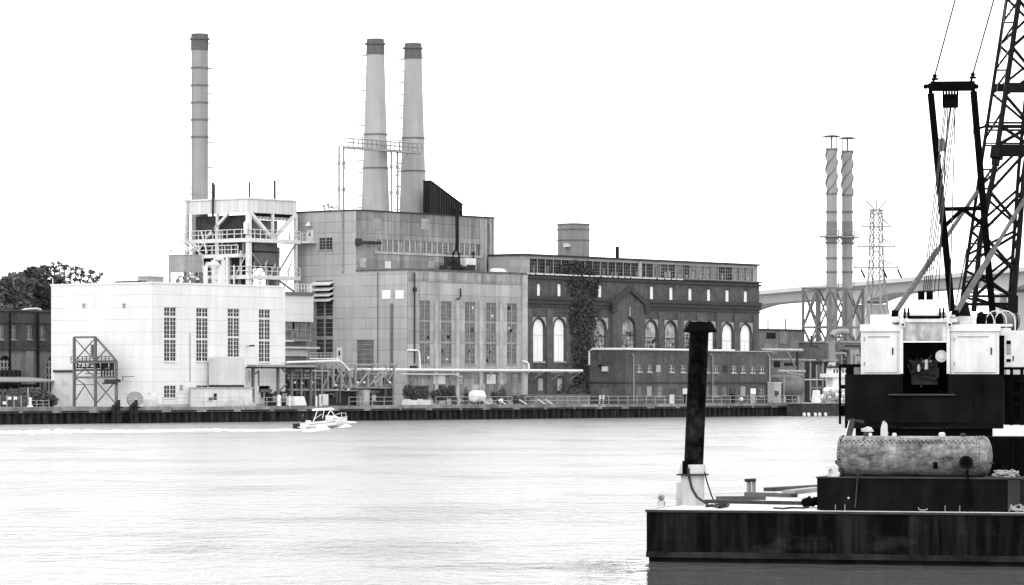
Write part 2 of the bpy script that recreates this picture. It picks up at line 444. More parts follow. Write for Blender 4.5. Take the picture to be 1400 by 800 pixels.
def blockout(mb, u0, u1, v0, v1, z0, z1, skip=()):
    """the plain sides of a building"""
    f = {'front': ((u0, v0, z0), (u1, v0, z0), (u1, v0, z1), (u0, v0, z1)), 'left': ((u0, v0, z0), (u0, v1, z0), (u0, v1, z1), (u0, v0, z1)),
         'right': ((u1, v0, z0), (u1, v1, z0), (u1, v1, z1), (u1, v0, z1)), 'back': ((u0, v1, z0), (u1, v1, z0), (u1, v1, z1), (u0, v1, z1)),
         'roof': ((u0, v0, z1), (u1, v0, z1), (u1, v1, z1), (u0, v1, z1))}
    for k, q in f.items():
        if k not in skip: mb.quad(*q)
    return mb

# ------------------------------------------------------------------ camera, light, sky
cam = bpy.data.cameras.new('camera'); co = bpy.data.objects.new('camera', cam); COL.objects.link(co)
co.location = (0, 0, CAMH); co.rotation_euler = (R(90), 0, 0)
cam.lens = 36*FPX/1400; cam.sensor_width = 36; cam.shift_y = 129/1400; cam.clip_end = 20000; cam.clip_start = 1
SC.camera = co
SUN_EL, SUN_AZ = 42, 205           # compass bearing of the sun seen from the place, +Y is 0
sun = bpy.data.lights.new('sun', 'SUN'); sun.energy = .5; sun.angle = R(20); sun.color = (1, 1, 1)
so = bpy.data.objects.new('sun', sun); COL.objects.link(so)
so.rotation_euler = (R(90-SUN_EL), 0, R(180-SUN_AZ)); so.location = (0, -50, 80)
world = bpy.data.worlds.new('World'); SC.world = world; world.use_nodes = True
nt = world.node_tree; bg = nt.nodes['Background']
sky = nt.nodes.new('ShaderNodeTexSky'); sky.sky_type = 'NISHITA'; sky.sun_disc = False
sky.sun_elevation = R(SUN_EL); sky.sun_rotation = R(SUN_AZ); sky.air_density = 1.0; sky.dust_density = 1.0; sky.ozone_density = 1
bw = nt.nodes.new('ShaderNodeRGBToBW'); nt.links.new(sky.outputs[0], bw.inputs[0])
# a bright, even overcast deck in front of the clear sky
ovc = mth(nt, 'ADD', mth(nt, 'MULTIPLY', bw.outputs[0], .8), 16.6); nt.links.new(ovc, bg.inputs['Color'])
bg.inputs['Strength'].default_value = .12
SC.view_settings.view_transform = 'Standard'; SC.view_settings.look = 'None'; SC.view_settings.gamma = 1; SC.view_settings.exposure = 0.0
# ================================================================== SETTING
def W3(x, y, z): return (x, y, z)
o = solo(MB().quad((-2500, -200, 0), (2500, -200, 0), (2500, 2500, 0), (-2500, 2500, 0)), 'water', 'river_water', None, None, Wd, (0, 0, 0), kind='structure')
gm_ = MB()
gm_.quad((-3000, .9, GZ), (5000, .9, GZ), (5000, 9000, GZ), (-3000, 9000, GZ))
solo(gm_, 'ground', 'ground', None, None, P, (0, 0, 0), kind='structure')

# ------------------------------------------------------------------ quay wall
UQ0, UQ1 = -200.0, 260.0
q = thing('quay_wall', 'long dark sheet pile quay wall under the pale concrete cap along the far bank', 'quay wall', P, (-40, 0, 0))
mb = MB(); u = UQ0; pts = []
while u < UQ1:
    pts += [(u, 0.0), (u+.45, 0.0), (u+.65, .38), (u+1.1, .38)]; u += 1.3
for a, b in zip(pts[:-1], pts[1:]):
    mb.quad((a[0], a[1], -3), (b[0], b[1], -3), (b[0], b[1], 1.36), (a[0], a[1], 1.36))
mb.build('sheet_piling', 'sheet_pile', q)
mb = MB(); rng = random.Random(3); u = UQ0
while u < UQ1:
    L = rng.uniform(5, 9); j = rng.uniform(-.05, .05)
    mb.box(u, u+L-.05, -.22+j*.5, .95, 1.36, GZ+.06+j); u += L
mb.build('cap_beam', 'quay_cap', q)
mb = MB(); u = UQ0
for k in range(70):
    uu = UQ0+k*6.5; mb.box(uu, uu+5.2+rng.uniform(-1, 1), -.34, -.22, 1.42, 1.62)
mb.build('timber_waler', 'wood_dark', q)
mb = MB()
for k in range(90):
    uu = UQ0+k*5.1+rng.uniform(-1, 1); mb.tube((uu, -.45, -2), (uu+rng.uniform(-.05, .05), -.42, 1.3+rng.uniform(-.3, .15)), .16, n=6)
mb.build('fender_pile', 'wood_dark', q)

# ------------------------------------------------------------------ WHITE TURBINE HOUSE
VW = 6.0; UC = P.pv(208, 500, VW)[0]; UWE = P.pv(390, 500, VW)[0]; VWB = P.pu(70, 500, UC)[1]
ZW = P.pv(208, 387.6, VW)[2]
t = thing('turbine_house', 'big white clad turbine house with tall multi pane windows at the water\'s edge', 'building', P, (UC, VW, GZ))
segs = [(28, 5), (28, 5), (12, 2)]
tall = [opR(VW, 224.5, 241, 420, 494), opR(VW, 268.5, 284.5, 421, 494), opR(VW, 311.5, 327.5, 422, 488.5), opR(VW, 354, 369.5, 423, 495)]
small = [opR(VW, 224.5, 241, 527, 544), opR(VW, 268.5, 284.5, 527, 544)]
door = opR(VW, 354, 369.5, 527.5, 555)
mb = MB().wall(Rf(VW), UC, UWE, GZ, ZW, tall+small+[door], .25)
mb.wall(Lf(UC), VW, VWB, GZ, ZW)
blockout(mb, UC, UWE, VW, VWB, GZ, ZW-.35, skip=('front', 'left'))
mb.quad((UWE, VW, ZW-.35), (UWE, VWB, ZW-.35), (UWE, VWB, ZW), (UWE, VW, ZW))
wall = mb.build('wall', 'white_cladding', t)
mb = MB()
for m_, a, b in ((Rf(VW), UC-.12, UWE+.12), (Lf(UC), VW-.12, VWB+.12)):
    mb.mbox(m_, a, b, -.08, .3, ZW, ZW+.22)
mb.build('coping', 'white_paint', t)
for op in tall: window(Rf(VW), op, t, 'white_steel', 'dark_glass', segs)
for op in small: window(Rf(VW), op, t, 'white_steel', 'dark_glass', [(1, 3)])
d = MB().mbox(Rf(VW), door[0]+.03, door[1]-.03, .1, .18, door[2], door[3]-.9).build('door', 'pale_grey', t)
MB().mbox(Rf(VW), door[0]+.5, door[0]+.95, .06, .098, door[2]+1.0, door[2]+1.9).mbox(Rf(VW), door[0]+1.55, door[0]+2.0, .06, .098, door[2]+1.0, door[2]+1.9).build('pane', 'dark_glass', d)
MB().mbox(Rf(VW), door[0]+.03, door[1]-.03, -.35, .2, door[3]-.85, door[3]-.45).build('door_hood', 'mid_steel', t)
gd = opL(UC, 77, 103, 509, 555)
g = MB().mbox(Lf(UC), gd[0], gd[1], -.35, -.003, GZ, gd[3]).build('roller_door', 'pale_grey', t)
MB().mbox(Lf(UC), gd[0]-.1, gd[1]+.1, -.55, -.003, gd[3]+.003, gd[3]+.28).build('lintel', 'dark_steel', g)
mb = MB(); rng = random.Random(11)
for cy in (gd[3]-1.8, gd[3]-3.4):
    s0 = gd[0]+.8; pts = []
    for k in range(16):
        pts.append(Lf(UC)(s0+k*.11+rng.uniform(-.12, .12), -.37, cy+rng.uniform(-.45, .45)+.04*k))
    mb.path(pts, .016, 4)
mb.build('graffiti', 'grey_steel', g)
for px in (115, 170):
    a = P.pu(px, 416.5, UC); mb = MB().box(UC-.22, UC-.003, a[1]-.18, a[1]+.18, a[2]-.12, a[2]+.15)
    mb.bar((UC-.2, a[1], a[2]-.2), (UC-.05, a[1], a[2]-.45), .1); mb.build('wall_light', 'grey_steel', t)
a = P.pv(259.5, 455, VW); mb = MB().tube((a[0], VW-.05, P.pv(259, 522, VW)[2]), (a[0], VW-.05, P.pv(259, 455, VW)[2]), .05, n=5)
mb.build('conduit', 'grey_steel', t)
a = P.pv(337, 473, VW)
MB().bar((a[0], VW-.1, a[2]-.1), (a[0], VW-.9, a[2]), .08).box(a[0]-.28, a[0]+.28, VW-1.2, VW-.75, a[2]-.1, a[2]+.12).build('flood_light', 'dark_steel', t)
a = P.pv(247, 529, VW); MB().mbox(Rf(VW), a[0]-.12, a[0]+.12, -.3, -.003, a[2]-.45, a[2]+.25).build('wall_light', 'grey_steel', t)
# low drain line and plinth
MB().mbox(Rf(VW), UC+.05, UWE-.05, -.06, -.003, GZ, GZ+.35).build('plinth', 'concrete', t)

# gooseneck lamp at the parapet end
a = P.pu(71.5, 388, UC); zz = ZW+.22
mb = MB().path([(UC+.1, a[1], zz), (UC+.1, a[1], zz+.75), (UC-.05, a[1]+.15, zz+.95), (UC-.2, a[1]+.35, zz+.85)], .07, 6)
mb.lathe([(.05, .2), (.28, 0), (.25, -.02)], (UC-.2, a[1]+.4, zz+.66), 10)
solo(mb, 'roof_lamp', 'white_steel', 'small gooseneck lamp on the left parapet end of the white turbine house', 'lamp', P, (UC, a[1], zz), smooth=True)
# roof clutter of the white house
ZR = ZW-.35
mb = MB().box(UC+.4, UC+1.2, VW+2.2, VW+7.2, ZR, ZW+.42); a = mb
solo(mb, 'roof_skylight', 'flue_black', 'low dark skylight strip behind the parapet of the white turbine house', 'skylight', P, (UC, VW+2, ZR))
def unitbox(name, mat_, label, cat, px0, px1, py0, v, dep, zb, group=None, legs=0):
    p0 = P.pv(px0, py0, v); p1 = P.pv(px1, py0, v); t_ = thing(name, label, cat, P, (p0[0], v, zb), group)
    z1 = p0[2]; b = MB().box(p0[0], p1[0], v, v+dep, zb+legs, z1)
    b.build('casing', mat_, t_)
    MB().box(p0[0]-.08, p1[0]+.08, v-.08, v+dep+.08, z1+.003, z1+.12).build('lid', mat_, t_)
    if legs:
        for uu in (p0[0]+.15, p1[0]-.15):
            for vv in (v+.15, v+dep-.15): MB().box(uu-.09, uu+.09, vv-.09, vv+.09, zb, zb+legs).build('leg', 'mid_steel', t_)
    return t_
unitbox('roof_unit', 'grey_steel', 'flat grey ventilation box near the left of the white house roof', 'vent box', 203, 224, 378.5, 13, 2.0, ZR, legs=.5)
tb = unitbox('roof_tank', 'grey_steel', 'square grey tank on legs on the white roof left of the open boiler frame', 'tank', 252, 276, 349, 14.5, 3.0, ZR, legs=2.4)
mb = MB(); rng = random.Random(5)
c0 = P.pv(262, 384, 11.5)
for k in range(10):
    c = P.pv(243+k*4.6, 386-rng.uniform(0, 9), 11+rng.uniform(0, 3)); h = rng.uniform(.6, 1.5)
    mb.tube((c[0], c[1], ZR), (c[0], c[1], ZR+h), rng.uniform(.12, .3), n=8)
    mb.path([(c[0], c[1], ZR+h), (c[0]+.4, c[1], ZR+h+.4), (c[0]+1.2, c[1]+.2, ZR+h+.3), (c[0]+1.8, c[1], ZR+.1)], .12, 6)
solo(mb, 'pipe_cluster', 'mid_steel', 'tangle of small pipes and valves at the foot of the grey roof tank', 'pipework', P, (c0[0], 11.5, ZR), smooth=True)
for i, (x0, x1, y0) in enumerate(((281, 300, 361), (292, 305, 353))):
    a = P.pv(x0, y0, 10+i); b = P.pv(x1, y0, 10+i)
    mb = MB().path([(a[0], a[1], ZR), (a[0], a[1], a[2]-.3), (a[0]+.3, a[1], a[2]), (b[0]-.3, b[1], a[2]), (b[0], b[1], a[2]-.3), (b[0], b[1], ZR)], .28, 8)
    solo(mb, 'roof_duct', 'white_steel', ('lower' if i == 0 else 'taller')+' white looped duct rising from the white house roof beside the boiler frame', 'duct', P, (a[0], 10+i, ZR), 'white looped ducts', True)
a = P.pv(242, 385, 12); b = P.pv(292, 385, 12)
solo(MB().tube((a[0], 12, ZR+.55), (b[0], 12, ZR+.55), .22, n=8).tube((a[0], 12.8, ZR+.45), (b[0], 12.8, ZR+.45), .12), 'roof_pipe', 'white_steel', 'pair of white pipes lying along the roof of the white turbine house', 'pipe', P, (a[0], 12, ZR), smooth=True)
a = P.pv(229, 385, 10)
solo(MB().box(a[0]-.9, a[0]-.1, 9.6, 10.4, ZR, ZR+.75).box(a[0]+.4, a[0]+2.0, 9.6, 10.8, ZR, ZR+.55), 'roof_hatch', 'flue_black', 'two dark hatch boxes by the roof edge below the grey roof tank', 'hatch', P, (a[0], 10, ZR))
for i, (px, pt_) in enumerate(((231.5, 352), (234.5, 343))):
    a = P.pv(px, 385, 14); top = P.pv(px, pt_, 14)[2]
    mb = MB().tube((a[0], 14, ZR), (a[0], 14, top), .05, n=5).bar((a[0]-1, 14, ZR+(top-ZR)*.25), (a[0]+1, 14, ZR+(top-ZR)*.25), .05)
    mb.sphere((a[0], 14, top), .16, 8).bar((a[0]-.35, 14, ZR+(top-ZR)*.6), (a[0]+.35, 14, ZR+(top-ZR)*.6), .05)
    solo(mb, 'antenna_mast', 'pylon_steel', ('shorter left' if i == 0 else 'taller right')+' of the two thin antenna masts on the white house roof', 'antenna', P, (a[0], 14, ZR), 'antenna masts')
mb = MB()
a = P.pv(176, 386, VW+6); railing(mb, (UC+.6, VW+2.2, ZR), (UC+.6, VW+9, ZR), .95+.35, 6, .03)
solo(mb, 'roof_railing', 'pylon_steel', 'low pale safety railing at the left corner of the white house roof', 'railing', P, (UC+.6, VW+2, ZR))

# ------------------------------------------------------------------ steel loading frame before the white wall
UF = UC-2.6
t = thing('loading_tower', 'dark skeletal steel loading frame with a sloping right side before the white wall', 'steel frame', P, (UF, P.pu(130, 540, UF)[1], GZ))
def F_(px, py): return P.pu(px, py, UF)
zt = F_(130, 461)[2]; v1 = F_(101.5, 500)[1]; v2 = F_(130.5, 500)[1]; v3 = F_(159, 500)[1]; zlo = F_(159, 493)[2]
for vv, top in ((v1, zt), (v2, zt), (v3, zlo)):
    MB().bar((UF, vv, GZ), (UF, vv, top), .3).build('post', 'mid_steel', t)
def lz(py): return F_(130, py)[2]
mb = MB().bar((UF, v1, zt), (UF, v2, zt), .26).bar((UF, v2, zt), (UF, v3, zlo), .22)
for py in (494, 516): mb.bar((UF, v1, lz(py)), (UF, v3, lz(py)), .26)
mb.bar((UF, v1, lz(526)), (UF, v2, lz(526)), .12)
for vv, z in ((v1, lz(516)),): mb.bar((UF, vv, z), (UC, vv, z), .12)
mb.build('beam', 'mid_steel', t)
mb = MB()
for (va, pa, vb, pb) in ((v1, 462, v2, 494), (v2, 462, v1, 494), (v1, 494, v2, 516), (v2, 494, v1, 516), (v1, 550, (v1+v2)/2, 527), (v2, 550, (v1+v2)/2, 527), (v2, 520, v3, 553), (v3, 520, v2, 553), (v2, 494, (v2+v3)/2, 478), (v1, 516, (v1+v2)/2, 526)):
    mb.bar((UF, va, lz(pa)), (UF, vb, lz(pb)), .12)
mb.build('brace', 'mid_steel', t)
mb = MB(); z = lz(494); railing(mb, (UF-.6, v1, z), (UF-.6, v3, z), .62, 11, .05, (.5,)); mb.box(UF-.7, UF+.3, v1, v3, z-.25, z-.1)
mb.build('upper_deck', 'mid_steel', t)
mb = MB(); z = lz(523); mb.box(UF-.5, UF+.4, v3-.4, (v2+v3)/2-.2, z, z+.42); mb.box(UF-.4, UF-.1, (v2+v3)/2+.2, v3-.3, z-.2, z-.003)
mb.build('hopper', 'dark_steel', t)
mb = MB(); rng = random.Random(9)
for k in range(9): mb.bar((UF+.1, v1+(v3-v1)*(.06+.1*k), lz(495)), (UF+.1, v1+(v3-v1)*(.06+.1*k), lz(rng.uniform(500, 507))), rng.choice((.08, .14, .3)))
for py in (499, 502.5, 506, 511): mb.bar((UF+.25, v1+(v3-v1)*rng.uniform(0, .25), lz(py)), (UF+.25, v1+(v3-v1)*rng.uniform(.6, .95), lz(py)), rng.choice((.1, .16, .22)))
for k in range(5):
    vv = v2+(v3-v2)*(.35+.14*k); mb.bar((UF-.2, vv, lz(495)), (UF-.2, vv, lz(515)), .16)
mb.build('chute', 'dark_steel', t)
mb = MB()
a = F_(126, 482); mb.box(UF+.2, UF+.35, a[1]-.4, a[1]+.4, lz(488), lz(471))
for k in range(6): mb.box(UF-.05, UF+.198, a[1]-.35, a[1]+.35, lz(487)+k*.28, lz(487)+k*.28+.12)
mb.build('resistor_stack', 'mid_steel', t)
a = F_(176, 515); mb = MB().bar((UF+1, v3, lz(515)), (UF+1, F_(176, 515)[1], lz(515)), .1).bar((UF+1, v3-.2, lz(515)), (UF+1, v3-.2, lz(521)), .08); mb.build('arm', 'mid_steel', t)

# cable reel and tarpaulin
c = P.pv(184.5, 545.5, 3.2); rr = 1.0
t = thing('cable_reel', 'large pale wooden cable reel standing on its rim by the white wall', 'cable reel', P, (c[0], c[1], GZ))
ax = Vector((-.55, -.83, 0)); cc = Vector((c[0], c[1], GZ+rr))
for s_ in (-.45, .45):
    MB().lathe_ax([(rr, -.05), (rr, .05)], cc+ax*s_, ax, 24).build('flange', 'grey_steel', t, True)
MB().lathe_ax([(.6, -.4), (.6, .4)], cc, ax, 18).build('drum', 'grey_steel', t, True)
mb = MB(); sx = Vector((.83, -.55, 0))
for k in range(5):
    an = math.pi*k/5; dd = sx*math.cos(an)+Vector((0, 0, 1))*math.sin(an); p_ = cc+ax*.53; mb.bar(p_-dd*.95, p_+dd*.95, .07, .05)
mb.build('spoke', 'pale_grey', t)
def lump(mb, c, r, rng, nx=14, nz=7, jag=.16, sq=1.0):
    pts = []
    for j in range(nz+1):
        th = math.pi/2*j/nz
        for i in range(nx):
            a_ = 2*math.pi*i/nx; k = 1+rng.uniform(-jag, jag); pts.append((c[0]+r[0]*math.cos(a_)*math.cos(th)**sq*k, c[1]+r[1]*math.sin(a_)*math.cos(th)**sq*k, c[2]+r[2]*math.sin(th)*k))
    fs = [(j*nx+i, j*nx+(i+1) % nx, (j+1)*nx+(i+1) % nx, (j+1)*nx+i) for j in range(nz) for i in range(nx)]
    return mb.add(pts, fs)
c = P.pv(205, 555, 3.6)
solo(lump(MB(), (c[0], c[1], GZ), (1.2, .9, 1.7), random.Random(2), jag=.14, sq=.6), 'tarpaulin_heap', 'tarp', 'pale tarpaulin bundle heaped beside the cable reel', 'tarpaulin', P, (c[0], c[1], GZ), smooth=True)

# concrete shed with a grey sheet metal housing on top
VS = 3.4; s0 = P.pv(277, 555, VS)[0]; s1 = P.pv(345, 555, VS)[0]; zs = P.pv(310, 531, VS)[2]
t = thing('switch_shed', 'low pale concrete shed at the foot of the white turbine house', 'shed', P, (s0, VS, GZ))
dop = opR(VS, 292, 297, 538, 547); 
mb = MB().wall(Rf(VS), s0, s1, GZ, zs, [dop], .2); blockout(mb, s0, s1, VS, VW-.4, GZ, zs, ('front',)); mb.build('wall', 'concrete_pale', t)
MB().mbox(Rf(VS), dop[0], dop[1], .12, .18, dop[2], dop[3]).build('shutter', 'dark_steel', t)
MB().box(s0-.15, s1+.15, VS-.15, VW-.35, zs+.003, zs+.14).build('roof_slab', 'concrete', t)
a = P.pv(287, 545, VS); MB().tube((a[0], VS-.4, a[2]), (a[0], VS-.003, a[2]), .25, n=10).build('vent', 'mid_steel', t, True)
p0 = P.pv(298.5, 489.5, VS+.4); p1 = P.pv(337, 489.5, VS+.4)
t = thing('sheet_housing', 'plain pale grey sheet metal housing sitting on the concrete shed roof', 'housing', P, (p0[0], VS+.4, zs+.14))
MB().box(p0[0], p1[0]-.4, VS+.4, VW-.5, zs+.45, p0[2]).build('casing', 'pale_grey', t)
MB().box(p0[0]-.1, p1[0]-.5, VS+.35, VW-.6, zs+.15, zs+.446).build('skid', 'dark_steel', t)
MB().box(p1[0]-.35, p1[0]+.45, VS+1.0, VW-.5, zs+.15, p0[2]-.1).build('side_duct', 'white_paint', t)
c = P.pv(330, 556, 2.0)
solo(lump(MB(), (c[0], c[1], GZ), (2.7, 1.0, .95), random.Random(4), 18, 6, .1, 1.3), 'gravel_heap', 'gravel', 'small pale gravel heap on the quay in front of the concrete shed', 'gravel heap', P, (c[0], c[1], GZ), smooth=True)

# ------------------------------------------------------------------ GREY STATION: low turbine hall and tall boiler house
VG = 9.0; U0 = P.pv(557, 500, VG)[0]; VH = P.pu(487, 300, U0)[1]; VHB = P.pu(404, 300, U0)[1]
ZL = P.pu(557, 369, U0)[2]; ZH = P.pu(487, 288, U0)[2]
UL1 = P.pv(718.5, 500, VG)[0]; UH1 = P.pv(675.5, 350, VH)[0]
print('U0', U0, 'VH', VH, VHB, 'ZL', ZL, 'ZH', ZH, UL1, UH1, 'ZW', ZW, VWB)
t = thing('grey_power_station', 'tall grey clad power station hall under the twin tapering chimneys', 'building', P, (U0, VG, GZ))
segs3 = [(30, 5), (29, 5), (28, 5)]
hall_w = [opR(VG, *x) for x in ((573.5, 588, 411, 498), (603, 617.5, 412, 498), (635.5, 649.5, 413, 498), (664.5, 678.5, 414, 498), (693, 706.5, 415, 498))]
bays = [opR(VG, *x) for x in ((592, 608, 512, 525), (616, 632, 512, 525), (665, 677, 512, 525), (680, 692, 512, 525))]
mb = MB().wall(Rf(VG), U0, UL1, GZ, ZL, hall_w, .25)
zb_ = P.pv(640, 506, VG)[2]
mb.quad((UL1, VG, GZ), (UL1, VH, GZ), (UL1, VH, ZL), (UL1, VG, ZL)).quad((U0, VG, ZL), (UL1, VG, ZL), (UL1, VH, ZL), (U0, VH, ZL))
mb.build('hall_wall', 'hall_cladding', t)
mb = MB()
rows_ = ((P.pv(630, 372, VG)[2], P.pv(630, 386, VG)[2]),)
mb.mbox(Rf(VG), U0+.2, UL1-1.2, -.07, -.003, P.pv(630, 386, VG)[2], ZL-.25)
mb.build('fascia_band', 'fascia_cladding', t)
MB().mbox(Rf(VG), UL1-1.0, UL1+.15, -.3, .3, GZ, ZL-.1).build('corner_pilaster', 'concrete', t)
MB().mbox(Rf(VG), U0, UL1+.15, -.18, .1, ZL+.003, ZL+.2).mbox(Lf(U0), VG+.11, VH, -.18, .1, ZL+.003, ZL+.2).build('hall_coping', 'stack_cap', t)
MB().mbox(Rf(VG), U0+.1, UL1-1.2, -.12, -.003, GZ, GZ+.9).build('plinth', 'concrete', t)
mb = MB()
for px in (596, 625, 657, 685): a = P.pv(px, 500, VG); mb.mbox(Rf(VG), a[0]-.35, a[0]+.35, -.16, -.003, GZ+.9, P.pv(px, 411, VG)[2])
mb.build('wall_rib', 'concrete', t)
for op in hall_w: window(Rf(VG), op, t, 'window_frame', 'dirty_glass', segs3, bw=.06, mull=.2)
mb = MB().mbox(Rf(VG), U0+.3, UL1-1.2, -.05, -.004, GZ+.92, P.pv(640, 509, VG)[2]).build('base_cladding', 'base_cladding', t)
for i, op in enumerate(bays): MB().mbox(Rf(VG), op[0], op[1], -.1, -.003, op[2], op[3]).build('bay_panel', 'pale_grey' if i % 2 == 0 else 'grey_steel', t)
for x in ((563, 590, 513, 527), (634, 646, 512, 540), (700, 708, 512, 526)):
    op = opR(VG, *x); MB().mbox(Rf(VG), op[0], op[1], -.1, -.003, op[2], op[3]).build('stained_panel', 'stained_cladding', t)
for x in ((566, 585, 528, 550), (596, 606, 527, 550), (612, 622, 527, 550), (560, 570, 500, 505), (646, 662, 526, 552)):
    op = opR(VG, *x); MB().mbox(Rf(VG), op[0], op[1], -.06, -.003, max(op[2], GZ+.92), op[3]).build('shutter', 'dark_steel' if x[0] != 646 else 'concrete', t)
a = P.pv(626, 400, VG); mb = MB().path([(a[0]+.25, VG-.3, a[2]+.6), (a[0]+.2, VG-.35, a[2]-.6), (a[0]-.1, VG-.35, a[2]-.9), (a[0]-.5, VG-.3, a[2]-.95)], .14, 6); mb.build('vent_pipe', 'dark_steel', t, True)
# the side wall, one plane for hall and boiler house
lw = opL(U0, 432, 455, 412, 490); sw = opL(U0, 436, 454.5, 325, 341.5); dr = opL(U0, 488, 511, 465, 549)
mb = MB().wall(Lf(U0), VG, VH, GZ, ZL, [dr], .25).wall(Lf(U0), VH, VHB, GZ, ZH, [lw, sw], .3)
mb.build('side_wall', 'grey_cladding', t)
HB = opR(VH, 516, 656, 328.5, 344.5)
za, zb2 = P.pv(520, 343.5, VH)[2], P.pv(520, 327.5, VH)[2]
HB = (P.pv(514, 335, VH)[0], P.pv(657, 335, VH)[0], za, zb2)
mb = MB().wall(Rf(VH), U0, UH1, ZL+.005, ZH, [HB], .25)
mb.quad((UH1, VH, GZ), (UH1, VHB, GZ), (UH1, VHB, ZH), (UH1, VH, ZH)).quad((U0, VHB, GZ), (UH1, VHB, GZ), (UH1, VHB, ZH), (U0, VHB, ZH)).quad((U0, VH, ZH), (UH1, VH, ZH), (UH1, VHB, ZH), (U0, VHB, ZH))
mb.build('boiler_house_wall', 'stained_cladding', t)
MB().mbox(Rf(VH), U0-.15, UH1+.15, -.12, .25, ZH+.003, ZH+.2).mbox(Lf(U0), VH+.26, VHB, -.12, .25, ZH+.003, ZH+.2).build('parapet', 'dark_steel', t)
# window band of the boiler house
nb = 19; du = (HB[1]-HB[0])/nb
for k in range(nb):
    a = HB[0]+k*du; window(Rf(VH), (a+.1, a+du-.1, HB[2]+.05, HB[3]-.05), t, 'window_frame', 'pale_glass' if k % 3 == 1 else 'dirty_glass', [(1, 4)], cols=2, bw=.09, mull=.1, sill=False)
MB().mbox(Rf(VH), HB[0]-.3, HB[1]+.3, -.15, -.003, HB[2]-.35, HB[2]-.05).build('band_sill', 'concrete', t)
for k in range(nb+1): MB().mbox(Rf(VH), HB[0]+k*du-.095, HB[0]+k*du+.095, -.02, .2, HB[2], HB[3]).build('band_mullion', 'concrete', t)
for px0, px1, py0, py1, mt in ((487.5, 500, 353, 366, 'board_grey'), (500, 516, 318, 345, 'grey_cladding'), (607, 633, 347, 370, 'dark_steel'), (655.5, 664, 300, 371, 'grey_steel'), (526, 534, 357, 367, 'pale_grey'), (585, 594, 357, 367, 'grey_steel'), (541, 556, 300, 316, 'mid_steel') ):
    op = opR(VH, px0, px1, py0, py1)
    if mt in ('grey_cladding', 'mid_steel'): continue
    MB().mbox(Rf(VH), op[0], op[1], -.1, -.003, max(op[2], ZL+.25), op[3]).build('wall_sheet', mt, t)
for px, py in ((556, 335), (543, 300)):
    op = opR(VH, px, px+13, 297, 312)
for px in (509, 575): 
    op = opR(VH, px, px+12, 299, 314); MB().mbox(Rf(VH), op[0], op[1], -.05, -.003, op[2], op[3]).build('patch_sheet', 'grey_steel', t)
a = P.pv(488, 331, VH); b = P.pv(517, 331, VH); MB().tube((a[0]-.3, VH-.5, a[2]), (b[0], VH-.5, a[2]), .22, n=8).box(a[0]-.4, a[0]+.3, VH-.7, VH-.003, a[2]-.5, a[2]+.5).build('monorail', 'dark_steel', t, True)
for px in (669,): a = P.pv(px, 340, VH); MB().tube((a[0], VH-.2, ZL+.3), (a[0], VH-.2, ZH-.8), .16, n=6).tube((a[0]-1.1, VH-.2, ZL+.3), (a[0]-1.1, VH-.2, ZH-.3), .12, n=6).build('downpipe', 'concrete', t)
# side wall details
window(Lf(U0), sw, t, 'grey_steel', 'dark_glass', [(1, 4)], cols=4, sill=True)
window(Lf(U0), lw, t, 'grey_steel', 'dark_glass', [(28, 4), (28, 4), (22, 4)], cols=2, mull=.3, sill=False)
for k, py in enumerate((386, 393.5, 401, 408)):
    z = P.pu(443, py, U0)[2]; s0_, s1_ = lw[0]-.25, lw[1]+.25
    mb = MB(); m_ = Lf(U0)
    mb.add([m_(s0_, -.003, z+.1), m_(s1_, -.003, z+.1), m_(s1_, -1.1, z-.3), m_(s0_, -1.1, z-.3), m_(s0_, -.003, z-.05), m_(s1_, -.003, z-.05), m_(s1_, -1.1, z-.48), m_(s0_, -1.1, z-.48)],
           ((0, 1, 2, 3), (4, 5, 6, 7), (2, 3, 7, 6), (0, 3, 7, 4), (1, 2, 6, 5)))
    mb.build('louvre_hood', 'white_steel', t)
MB().mbox(Lf(U0), lw[0], lw[1], -.06, -.003, P.pu(443, 413, U0)[2], P.pu(443, 384, U0)[2]).build('louvre_opening', 'black_paint', t)
MB().mbox(Lf(U0), dr[0], dr[1], .1, .2, dr[2], dr[3]).build('roller_door', 'mid_steel', t)
mb = MB()
for k in range(9): mb.mbox(Lf(U0), dr[0], dr[1], .06, .099, dr[3]-.7-k*.7, dr[3]-.62-k*.7)
mb.build('door_slat', 'grey_steel', t)
rng = random.Random(52)
for op in hall_w:
    for k in range(3):
        s_ = rng.uniform(op[0]+.1, op[1]-.5); z = rng.uniform(op[2]+.3, op[3]-.6); MB().mbox(Rf(VG), s_, s_+rng.uniform(.25, .5), .05, .068, z, z+rng.uniform(.25, .5)).build('missing_pane', 'flue_black' if k else 'concrete_pale', t)
for px in (528.5, 546.5):
    op = opL(U0, px-5.5, px+5.5, 397, 408.5); f = MB().mbox(Lf(U0), op[0], op[1], -.06, -.003, op[2], op[3]).build('boarded_window', 'board_white', t)
for px, y0, y1, r in ((536, 415, 545, .2), (469, 290, 372, .2), (517, 372, 540, .06), (566, 380, 500, .12)):
    a = P.pu(px, 400, U0) if px < 557 else None
    if a: MB().tube((U0-.15, a[1], P.pu(px, y1, U0)[2]), (U0-.15, a[1], P.pu(px, y0, U0)[2]), r, n=6).build('downpipe', 'mid_steel' if px != 469 else 'grey_steel', t, True)
a = P.pv(566, 397, VG); mb = MB().tube((a[0], VG-.15, P.pv(566, 497, VG)[2]), (a[0], VG-.15, ZL-.4), .1, n=6).box(a[0]-.25, a[0]+.25, VG-.35, VG-.003, a[2]-.2, a[2]+.4); mb.build('downpipe', 'dark_steel', t)
do = opL(U0, 420.5, 428.5, 314, 331)
f = MB().mbox(Lf(U0), do[0], do[1], -.08, -.003, do[2], do[3]).build('door', 'concrete_pale', t)
